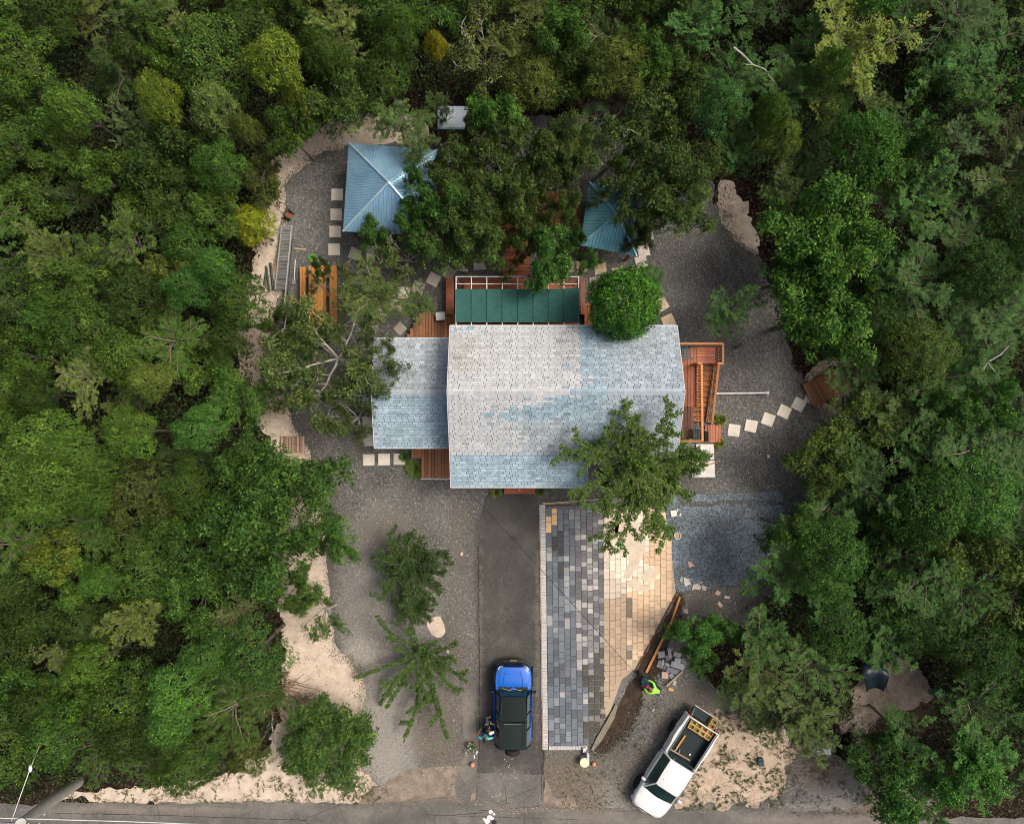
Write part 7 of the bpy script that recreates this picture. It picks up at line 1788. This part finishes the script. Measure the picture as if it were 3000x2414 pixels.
boardp('grey_plank', 861, 700, 842, 912, .13, .10, M_greywood, 'dark grey plank lying along the right side of the ramp', 'plank', .05, (.45, .45, .43))
boardp('pole', 819, 700, 800, 795, .05, .06, M_palewood, 'thin crooked pole left of the ramp', 'pole', .04, (.55, .5, .4)); boardp('pole', 814, 730, 797, 800, .07, .08, M_palewood, 'second weathered pole left of the ramp', 'pole', .05, (.5, .45, .36))
for x0, y0, x1, y1, lb in ((780, 780, 789, 855, 'longer dark pipe on the sand left of the ramp'), (782, 790, 774, 833, 'shorter dark pipe beside the longer one left of the ramp'), (792, 770, 800, 850, 'dark green pipe closest to the ramp on its left')):
    setp(MB().tube([P(x0, y0, .09), P(x1, y1, .09)], .06, 10).build('pipe', mat('dark_pipe', (.03, .045, .04), rough=.5)), lb, 'pipe')
sv = empty('shovel', tuple(P(862, 790, .04)), 0, 'white handled shovel lying on gravel right of the ramp', 'shovel')
MB().tube([P(865, 761, .06), P(862, 818, .06)], .024, 8).build('handle', M_white, sv, True); b = MB(); c = P(861, 825, .05)
b.prism([(c.x - .10, c.y + .13), (c.x + .10, c.y + .13), (c.x + .10, c.y - .10), (c.x + .04, c.y - .17), (c.x - .04, c.y - .17), (c.x - .10, c.y - .10)], .04, .06, ch=.006).build('blade', M_steel, sv, True)
ht = empty('hand_cart', tuple(P(835, 628)), R(-35), 'rusty overturned hand cart frame between ramp and sand strip', 'cart'); b = MB()
b.tube([(-.7, .35, .3), (-.2, .42, .35), (.1, .30, .3), (.1, -.1, .3), (-.2, -.02, .3), (-.7, .05, .3), (-.78, .2, .32), (-.7, .35, .3)], .018, 6); b.tube([(-.4, .4, .3), (-.4, .0, .3)], .014, 5); b.build('frame', M_blackplastic, ht)
for y in (-.12, .28): MB().lathe((.28, y, .2), [(.05, -.03), (.17, -.03), (.19, 0), (.17, .03), (.05, .03)], 18, 'Y').build('wheel', M_rubber, ht, smooth=True)
MB().box((.32, .05, .30), (.40, .28, .04), rz=.2, ch=.01).build('toe_plate', mat('rust', (.16, .06, .03), (.28, .13, .07), 9, rough=.9), ht)
pl = empty('wooden_pallet', tuple(P(858, 1302)), 0, 'weathered wooden pallet of upright slats at the sand edge west of the yard', 'pallet')
for i in range(9):
    a = P(826 + i * 7.8, 1302, .14); piece('slat', M_pallet, (.105, .88, .025), pl, a - pl.location + Vector((0, 0, 0)), rot=(0, 0, rg.uniform(-.01, .01)), color=jit(rg, .16, (1.25, 1.2, 1.15)))
for y in (1281, 1302, 1323): piece('bearer', M_pallet, (1.28, .09, .10), pl, P(858, y, .07) - pl.location, color=(.8, .8, .8))
rk = MB().ball((0, 0, 0), (.22, .25, .16), 12, 8); o = rk.build('boulder', M_grey_stone, smooth=True, color=(.9, .72, .62)); o.location = P(866, 1352, .12); setp(o, 'round brownish boulder below the pallet', 'boulder')
cl = empty('white_cooler', tuple(P(1292, 929, .5)), R(4), 'white cooler box with rounded lid on the corner deck', 'cooler')
def rbox(b, w, d, z0, z1, r=.06, n=5, ins=.0):
    def ring(w, d, z): 
        out = []
        for cx, cy, a0 in ((w / 2 - r, d / 2 - r, 0), (-w / 2 + r, d / 2 - r, 90), (-w / 2 + r, -d / 2 + r, 180), (w / 2 - r, -d / 2 + r, 270)):
            for k in range(n): a = R(a0 + 90 * k / (n - 1)); out.append((cx + r * math.cos(a), cy + r * math.sin(a), z))
        return out
    return b.rings([ring(w, d, z0), ring(w, d, z1 - .02), ring(w - .04, d - .04, z1)])
rbox(MB(), .44, .40, 0, .34).build('cooler_body', mat('dark_grey_plastic', (.08, .09, .10), rough=.5), cl); rbox(MB(), .48, .43, .34, .40).build('lid', M_white, cl); rbox(MB(), .36, .32, .395, .412).build('lid_inset', M_white, cl, color=(.85, .88, .92))
def adir(px, py, z, rz, label):
    p = P(px, py, z); o = empty('garden_chair', tuple(p), R(rz), label, 'chair', 'black slatted chairs on the raised deck')
    for i in range(5): piece('back_slat', M_blackplastic, (.085, .03, .62), o, (-.20 + i * .10, -.30, .62), rot=(.38, 0, 0), color=(2.4, 2.9, 2.6))
    for i in range(4): piece('seat_slat', M_blackplastic, (.52, .10, .03), o, (0, -.18 + i * .125, .34 + i * .02), color=(2.4, 2.9, 2.6))
    for s_ in (-1, 1):
        piece('armrest', M_blackplastic, (.11, .62, .03), o, (s_ * .32, 0, .56), color=(2.4, 2.9, 2.6)); piece('leg', M_blackplastic, (.06, .06, .54), o, (s_ * .28, .24, .27)); piece('leg', M_blackplastic, (.06, .06, .40), o, (s_ * .28, -.24, .20))
adir(2004, 1034, 2.0, -90, 'black garden chair at the north end of the raised deck against the house'); adir(2038, 1277, 2.0, 90, 'black garden chair at the south end of the raised deck beside the rail')
for (x0, y0, x1, y1), lb in (((2040, 1301, 2092, 1346), 'upper white board with dark screw marks at the foot of the raised deck'), ((2028, 1349, 2094, 1398), 'lower white board lying below the screw marked one')):
    a, c = P(x0, y0, .12), P(x1, y1, .12); o = MB().box((0, 0, 0), (c.x - a.x, a.y - c.y, .05), ch=.006).build('white_board', M_slab, color=(1.15, 1.2, 1.25)); o.location = ((a.x + c.x) / 2, (a.y + c.y) / 2, .10); setp(o, lb, 'board')
    if y0 < 1340:
        b = MB(); [b.lathe((dx, dy, .024), [(.030, 0), (.026, .006), (.01, .007)], 8) for dx, dy in ((-.30, .12), (.24, .18), (.26, -.08), (.20, .04), (.22, -.22))]; b.build('screw_mark', M_blackplastic, o, color=(3, 3, 3.4))
boardp('thin_strip', 2050, 1368, 2102, 1354, .05, .16, M_orangewood, 'thin orange wooden strip resting across the lower white board', 'strip', .03, (1.1, 1.1, 1.1))
for x0, x1, y0, y1, z, lb in ((2099, 2249, 1153, 1151, .25, 'long white pole reaching east from the deck stairs over the gravel'), (925, 1075, 1160, 1158, .25, 'white pole reaching west from the lower wing beneath the yard tree')):
    p, q = P(x0, y0, z), P(x1, y1, z); pp = empty('white_pole', tuple((p + q) / 2), 0, lb, 'pole'); MB().tube([p, q], .045, 8).build('tube', M_white, pp, True)
    e = q if x0 > 1500 else p; MB().box(e, (.10, .14, .14), ch=.02).build('end_cap', M_white, pp, True); MB().box((e.x - .35 * (1 if x0 > 1500 else -1), e.y, .11), (.22, .2, .2), ch=.02).build('support', M_blackplastic, pp, True)
o = MB().ball((0, 0, 0), .085, 14, 10).build('white_ball', M_white, smooth=True); o.location = P(2251, 1337, .1); setp(o, 'small white ball lying alone on the gravel east of the house', 'ball')
# wooden bridge
br = empty('wooden_bridge', tuple(P(2420, 1132, .15)), R(27.5), 'brown plank bridge at the end of the stepping slabs, leading into the east woods', 'bridge')
for i in range(26): piece('plank', M_brownwood, (.125, 1.30, .045), br, (-1.05 + i * .137, 0, .13 + .02 * math.sin(i * .2)), color=jit(rg, .16, (1.15, 1.05, .92)))
for s_ in (-1, 1): piece('side_beam', M_brownwood, (3.6, .08, .14), br, (.66, s_ * .62, .04), color=(.4, .4, .4)); piece('edge_strip', M_brownwood, (3.6, .05, .02), br, (.66, s_ * .64, .165), color=(.8, .7, .6))
def rock(px, py, rx, ry, z, col, label, m=None, seed=1):
    rs = np.random.RandomState(seed); b = MB().ball((0, 0, 0), 1, 12, 8); q = [Vector(v) for v in b.v]
    b.v = [tuple(Vector((v.x * rx * S, v.y * ry * S, v.z * min(rx, ry) * S * .7)) * (1 + .22 * noise.noise(v * 1.7 + Vector((seed, 0, 0))))) for v in q]
    o = b.build('rock', m or M_grey_stone, smooth=True, angle=28, color=col); o.location = P(px, py, z); return setp(o, label, 'rock')
rock(2375, 1113, 9, 14, .12, (1.6, 1.5, 1.3), 'cream coloured rock at the near upper corner of the wooden bridge', seed=2); rock(2398, 1110, 13, 10, .12, (.35, .33, .28), 'dark rounded rock touching the upper side of the bridge', seed=3)
rock(2430, 1174, 17, 8, .12, (.15, .14, .13), 'dark low rock on the lower side of the bridge', seed=4); rock(2416, 1188, 8, 12, .1, (1.7, 1.3, .8), 'orange cream rock below the near end of the bridge', seed=5); rock(2386, 1098, 5, 6, .1, (1.5, 1.4, 1.2), 'small cream rock above the cream coloured one', seed=6)
rock(1103, 925, 13, 12, .14, (1.7, 1.6, 1.5), 'white rock under the branches west of the corner deck', seed=7); rock(1092, 962, 16, 9, .14, (1.7, 1.6, 1.5), 'flat white rock below the other white rock west of the corner deck', seed=8)
rock(535, 460, 4, 5, .3, (1.2, 1.25, 1.4), 'small grey boulder in the trees by the sand bend', seed=9)
def drift(name, pts, r, m, label, col=None, cat='branch', forks=3, seed=1):
    rgd = random.Random(seed); P3 = [P(x, y, z) for x, y, z in pts]; o = empty(name, tuple(P3[0]), 0, label, cat); k = len(P3)
    b = MB(); b.tube(P3, [r * (1 - .6 * i / (k - 1)) for i in range(k)], 6)
    for _ in range(forks):
        i = rgd.randrange(1, k); q = limb(rgd, P3[i], (rgd.uniform(-1, 1), rgd.uniform(-1, 1), .2), rgd.uniform(.3, .9), 5, .35); b.tube(q, [r * .45 * (1 - .15 * j) for j in range(len(q))], 4)
    b.build('bough', m, o, True, smooth=True, color=col); return o
drift('fallen_branch', [(2470, 1240, .3), (2468, 1200, .3), (2470, 1165, .25), (2478, 1158, .2), (2484, 1180, .2)], .07, M_bark, 'curved dark log standing on the sand below the wooden bridge', (.6, .6, .6), forks=0)
drift('fallen_branch', [(2412, 1271, .4), (2440, 1258, .6), (2468, 1240, .9), (2466, 1275, .5)], .035, M_palebark, 'pale bare branches reaching over the gravel edge below the bridge', (1.1, 1.1, 1.1), seed=2, forks=5)
drift('bare_bough', [(2878, 1085, 4.5), (2895, 1060, 4.7), (2930, 1040, 4.9), (2955, 1015, 5)], .05, M_palebark, 'long bare pale bough over the crowns near the right edge', (.9, .9, .9), seed=3)
drift('bare_bough', [(2150, 140, 5.5), (2175, 160, 5.6), (2205, 190, 5.5), (2240, 203, 5.3)], .055, M_palebark, 'pale bare bough slanting beside the large fresh green tree', (.9, .9, .88), seed=4)
drift('fallen_branch', [(2055, 1712, .08), (2080, 1735, .06)], .01, M_bark, 'short dark twig between the broken slabs', forks=1)
drift('fallen_branch', [(2150, 1022, .1), (2164, 1012, .15), (2178, 1002, .3)], .03, M_bark, 'dark forked stick on gravel just outside the deck rail', (.35, .35, .35), forks=2, seed=6)
drift('fallen_branch', [(2230, 1735, .1), (2262, 1752, .15), (2285, 1745, .15)], .04, M_palebark, 'grey dead branch at the gravel edge beyond the tiles', (.6, .6, .6), forks=4, seed=8)
drift('fallen_branch', [(765, 805, .08), (757, 830, .08), (770, 850, .08), (790, 862, .08)], .03, M_bark, 'bent dry branch lying on the sand strip left of the pipes', (1.4, 1.2, 1.0), forks=1, seed=9)
def brush():
    rgd = random.Random(12); o = empty('brush_pile', tuple(P(775, 2030)), 0, 'heap of cut brown branches at the wood edge left of the pale sand', 'brush pile'); b = MB()
    for _ in range(230):
        x, y = rgd.gauss(775, 42), rgd.gauss(2032, 26); q = limb(rgd, P(x, y, rgd.uniform(.1, .9)), (rgd.uniform(-1, 1), rgd.uniform(-.35, .35), rgd.uniform(-.1, .15)), rgd.uniform(.5, 1.9), 6, .22); v = rgd.uniform(.6, 1.6)
        b.tube(q, [.022, .02, .018, .015, .012, .009, .006], 4, False, col=(v * 1.25, v * .95, v * .8))
    b.build('dry_twigs', M_bark, o, True, kind='stuff')
    b = MB(); b.tube([P(800, 2085, .6), P(797, 2120, .7), P(803, 2178, .4)], [.05, .04, .03], 6); b.tube([P(798, 2110, .7), P(783, 2128, .6)], .02, 5); b.build('thick_branch', M_palebark, o, True, smooth=True, color=(.9, .9, .85))
brush()
# black curved sheet, turquoise bag, white box, small dark box
sh_ = empty('curved_sheet', tuple(P(2564, 1975)), 0, 'black blue curved plastic sheet standing as an arch in the eastern clearing', 'sheet')
rr = []
for i in range(13):
    t_ = i / 12; x0 = 2525 + 14 * math.sin(math.pi * t_ * .5) * t_; x1 = 2588 + 16 * math.sin(math.pi * t_); y = 1930 + 95 * t_; z = .25 + 1.05 * math.sin(math.pi * (.12 + .76 * t_))
    rr.append([tuple(P(x0 + (x1 - x0) * u, y + 6 * u * (1 - t_) - 10 * math.sin(math.pi * u), z + .05 * math.sin(u * 9))) for u in np.linspace(0, 1, 9)])
b = MB(); b.rings(rr, False, False); nv = len(b.v); b.add([(x, y, z - .03) for x, y, z in b.v[:nv]], [tuple(f[::-1]) for f in b.f]); b.build('sheet_skin', mat('wet_black_plastic', (.006, .010, .016), (.012, .026, .036), 3, rough=.4, spec=.35), sh_, True, smooth=True, angle=70)
for x in (2540, 2596): MB().tube([P(x - 12, 1928, .1), P(x - 8, 1950, 1.0), P(x, 1985, 1.28), P(x + 2, 2026, .2)], .02, 5).build('rib', M_blackplastic, sh_, True)
bg_ = empty('rubbish_bag', tuple(P(2752, 2030, .3)), 0, 'crumpled turquoise and white bag lying in the dark clearing', 'bag'); b = MB().ball((0, 0, 0), 1, 18, 12); b.v = [tuple(Vector((v[0] * .28, v[1] * .26, v[2] * .25)) * (1 + .35 * noise.noise(Vector(v) * 3))) for v in b.v]
b.c = [random.Random(i // 3).choice([(.10, .75, .65), (.1, .6, .55), (.75, .85, .9), (.2, .8, .7)]) for i in range(len(b.f))]; b.build('bag_skin', mat('bag_plastic', (.9, .9, .9), rough=.35), bg_); MB().tube([(0, .1, .2), (.03, .2, .26), (.0, .3, .22)], [.05, .03, .06], 6).build('knot', mat('turquoise_plastic', (.10, .6, .55), rough=.4), bg_)
wx = empty('metal_box', tuple(P(2410, 2198, .4)), R(-1), 'white topped metal box on a grey slab between clearing and street', 'box'); MB().box((0, 0, 0), (.70, .29, .34), ch=.02).build('box_body', M_white, wx); MB().box((-.02, -.16, -.02), (.66, .02, .26)).build('front_panel', mat('faded_red', (.45, .18, .15), rough=.7), wx); MB().box((0, 0, .18), (.72, .31, .025), ch=.008).build('lid', M_white, wx)
a = MB().prism([tuple(P(x, y, .08)[:2]) for x, y in ((2378, 2178), (2420, 2180), (2424, 2205), (2384, 2208))], .0, .08, ch=.01).build('grey_slab', M_concrete, color=(.45, .55, .55)); setp(a, 'thin grey slab beneath the white topped metal box', 'slab')
db = empty('jerrycan', tuple(P(2226, 2228, .04)), R(5), 'small dark blue green canister on the sandy verge by the pickup truck', 'canister'); rbox(MB(), .30, .42, 0, .22, .06).build('canister_body', mat('dark_teal_plastic', (.025, .075, .09), rough=.4), db); MB().tube([(-.1, .1, .22), (-.1, .1, .27), (.1, .1, .27), (.1, .1, .22)], .015, 5).build('handle', M_blackplastic, db); MB().cyl((.08, -.12, .22), (.08, -.12, .25), .03).build('cap', M_blackplastic, db)
# gate posts area at the driveway mouth
def disc(px, py, r, z, m, label, name, cat, col=None, h=.06):
    o = MB().lathe((0, 0, 0), [(r, 0), (r, h * .7), (r * .9, h), (.01, h * 1.1)], 24).build(name, m, color=col); o.location = P(px, py, z); return setp(o, label, cat)
tubo = empty('planter_tub', tuple(P(1710, 2221, .02)), 0, 'round tub with flat cream lid beside the lower tip of the paving', 'tub')
MB().cyl((0, 0, 0), (0, 0, .45), .20, .22, 20).build('tub_body', M_concrete, tubo); MB().lathe((0, 0, .45), [(.25, 0), (.25, .04), (.22, .06), (.01, .065)], 24).build('lid', M_slab, tubo, color=(1.2, 1.12, .85))
o = MB().ball((0, 0, 0), .12, 14, 10).build('orange_ball', mat('orange_glaze', (.75, .28, .13), rough=.4), smooth=True); o.location = P(1740, 2238, .16); setp(o, 'orange ball on the dirt beside the round cream lid', 'ball')
o = MB().ball((0, 0, 0), .13, 14, 10).build('orange_ball', mat('orange_glaze_light', (.72, .33, .20), rough=.4), smooth=True); o.location = P(1384, 2240, .17); setp(o, 'orange ball at the verge left of the driveway below the white flowers', 'ball')
o = MB().box((0, 0, 0), (.16, .24, .2), ch=.02).build('white_box', M_white); o.location = P(1712, 2196, .2); setp(o, 'small white box at the bottom corner of the grey paving', 'box')
o = MB().box((0, 0, 0), (.14, .40, .3), ch=.02).build('meter_box', M_steel, color=(1.6, 1.7, 1.8)); o.location = P(1722, 2213, .4); setp(o, 'grey metal meter box next to the round cream lid', 'box')
drift('fallen_branch', [(1732, 2195, .1), (1745, 2205, .15), (1757, 2216, .1)], .03, M_greywood, 'grey split timber at the tip of the concrete kerb', forks=2, seed=14)
fl = empty('white_flower_plant', tuple(P(1383, 2183)), 0, 'white flowering plant on the verge left of the people', 'plant')
rs_ = np.random.RandomState(8); Cc = np.stack([rs_.normal(0, .13, 46), rs_.normal(0, .12, 46), rs_.uniform(.1, .4, 46)], 1); Nn = norm(rs_.normal(0, .5, (46, 3)) + np.array([0, 0, 1]))
link('leaves', lv_mesh('leaves', [tufts(Cc, Nn, rs_, 7, .12, .05)]), fl, color=(.13, .17, .07)); v, f, t = tufts(Cc[:16] + np.array([0, 0, .05]), Nn[:16], rs_, 8, .07, .05, .6, .01); link('blossoms', fast_mesh('blossoms', v, f, M_white_stone, np.ones((len(f), 3))), fl)
for x, y in ((1388, 2200), (1389, 2214), (1386, 2222)):
    pass
boardp('white_stick', 1387, 2192, 1388, 2203, .05, .08, M_white, 'short white stick below the white flowers', 'stick', .03)
boardp('white_stick', 1389, 2210, 1390, 2221, .06, .08, M_white, 'second short white stick nearer the orange ball', 'stick', .03)
# loose white stones on the tarmac
sts = [(1478, 2223), (1484, 2228), (1500, 2222), (1493, 2240), (1490, 2245), (1508, 2253), (1507, 2260), (1542, 2269), (1544, 2283), (1470, 2262), (1465, 2267), (1476, 2273), (1500, 2270), (1498, 2279), (1494, 2294), (1396, 2321), (1443, 2331), (1453, 2328), (1465, 2323), (1464, 2329), (1479, 2328), (1487, 2341), (1611, 2312), (1560, 2366), (1566, 2367), (1510, 2277)]
g = scatter_stones('scattered_stones', M_white_stone, [(P(x, y).x, P(x, y).y, .045, random.Random(x).uniform(.022, .05)) for x, y in sts], seed=8); setp(g, 'small white stones strewn on the driveway behind the blue car', 'stones')
for i, (x, y, r) in enumerate(((1437, 2377, 6), (1447, 2384, 4), (1434, 2393, 7), (1426, 2404, 9), (1417, 2398, 3), (1441, 2396, 5))):
    rock(x, y, r, r * .8, .06, (1.9, 1.8, 1.75), ['pale rock highest of the heap on the street edge', 'small pale rock right of the highest one on the street', 'pale rock in the middle of the heap on the street', 'largest pale rock of the heap on the street', 'tiny pale chip left of the rock heap on the street', 'pale rock right of the middle one on the street'][i], M_white_stone, 20 + i)
rock(1448, 2408, 7, 6, .06, (.12, .12, .14), 'dark rock beside the pale heap on the street', seed=30)
for x, y, r in ((1352, 1622, 5), (1311, 1908, 4)): rock(x, y, r, r * 1.3, .05, (1.7, 1.6, 1.4), 'pale flat stone on gravel %s' % ('left of the upper driveway' if y < 1700 else 'near the star shaped tree'), seed=x)
# cable over the forecourt
cb = empty('overhead_cable', tuple(P(1600, 1720)), 0, 'thin black cable slanting from the house front over driveway and pavers', 'cable')
def sag(p, q, s, n=24): return [p.lerp(q, i / n) - Vector((0, 0, s * 4 * (i / n) * (1 - i / n))) for i in range(n + 1)]
MB().tube(sag(P(1362, 1428, 3.9), P(1905, 2020, .12), .25), .013, 5).build('wire', M_blackplastic, cb, True)
MB().cyl(P(1905, 2020, 0), P(1905, 2020, .3), .03).build('stake', M_greywood, cb, True)
# utility pole
up = empty('utility_pole', tuple(P(250, 2270)), 0, 'grey concrete utility pole with crossarm at the lower left corner', 'utility pole')
pb_, pt_ = P(228, 2290, 0), P(60, 2412, 8.2)
MB().tube([pb_, pb_.lerp(pt_, .35), pt_], [.30, .27, .21], 16).build('pole', M_concrete, up, True, smooth=True, color=(.95, .97, .97))
ca = MB(); c0 = pb_.lerp(pt_, .97)
ca.tube([c0 + Vector((-1.0, .06, .15)), c0 + Vector((1.0, -.02, .15))], .045, 4); ca.build('crossarm', M_steel, up, True)
for dx in (-.9, -.45, .4, .85): MB().lathe(tuple(c0 + Vector((dx, .03, .2))), [(.03, 0), (.06, .05), (.035, .09), (.055, .13), (.01, .18)], 10).build('insulator', M_white, up, True, smooth=True)
for t_, dx in ((.80, -.5), (.80, .5)):
    c = pb_.lerp(pt_, t_); b = MB(); b.tube([c, c + Vector((dx, .25 if dx < 0 else .02, .05))], .022, 5); b.ball(tuple(c + Vector((dx, .25 if dx < 0 else .02, .08))), .06, 10, 6); b.build('bracket', M_steel, up, True, color=(1.6, 1.7, 1.7))
M_wire = mat('pale_wire', (.62, .64, .62), rough=.5)
wr = empty('power_line', tuple(P(300, 2400, 7)), 0, 'pale power line running along the bottom left edge', 'power line'); MB().tube([P(-300, 2390, 8), P(20, 2396, 8), P(350, 2405, 7.9), P(900, 2426, 7.8)], .02, 5).build('wire', M_wire, wr, True)
wr2 = empty('power_line', tuple(P(60, 2409, 7)), 0, 'short second power line just beneath the first at the lower left corner', 'power line'); MB().tube([P(-200, 2404, 8), P(30, 2408, 8), P(120, 2418, 7.8), P(200, 2440, 7.8)], .014, 5).build('wire', M_wire, wr2, True)
gw = empty('guy_wire', tuple(P(88, 2250, 5)), 0, 'pale guy wire with white insulator rising from the woods to the pole', 'wire'); MB().tube([P(30, 2414, 8), P(88, 2252, 6.6), P(128, 2155, 5.2), P(150, 2110, 4)], .016, 5).build('wire', M_wire, gw, True)
MB().lathe((0, 0, 0), [(.02, -.15), (.06, -.11), (.075, 0), (.06, .11), (.02, .15)], 12, 'Y').build('insulator', M_white, gw).location = P(89, 2251, 6.65) - gw.location
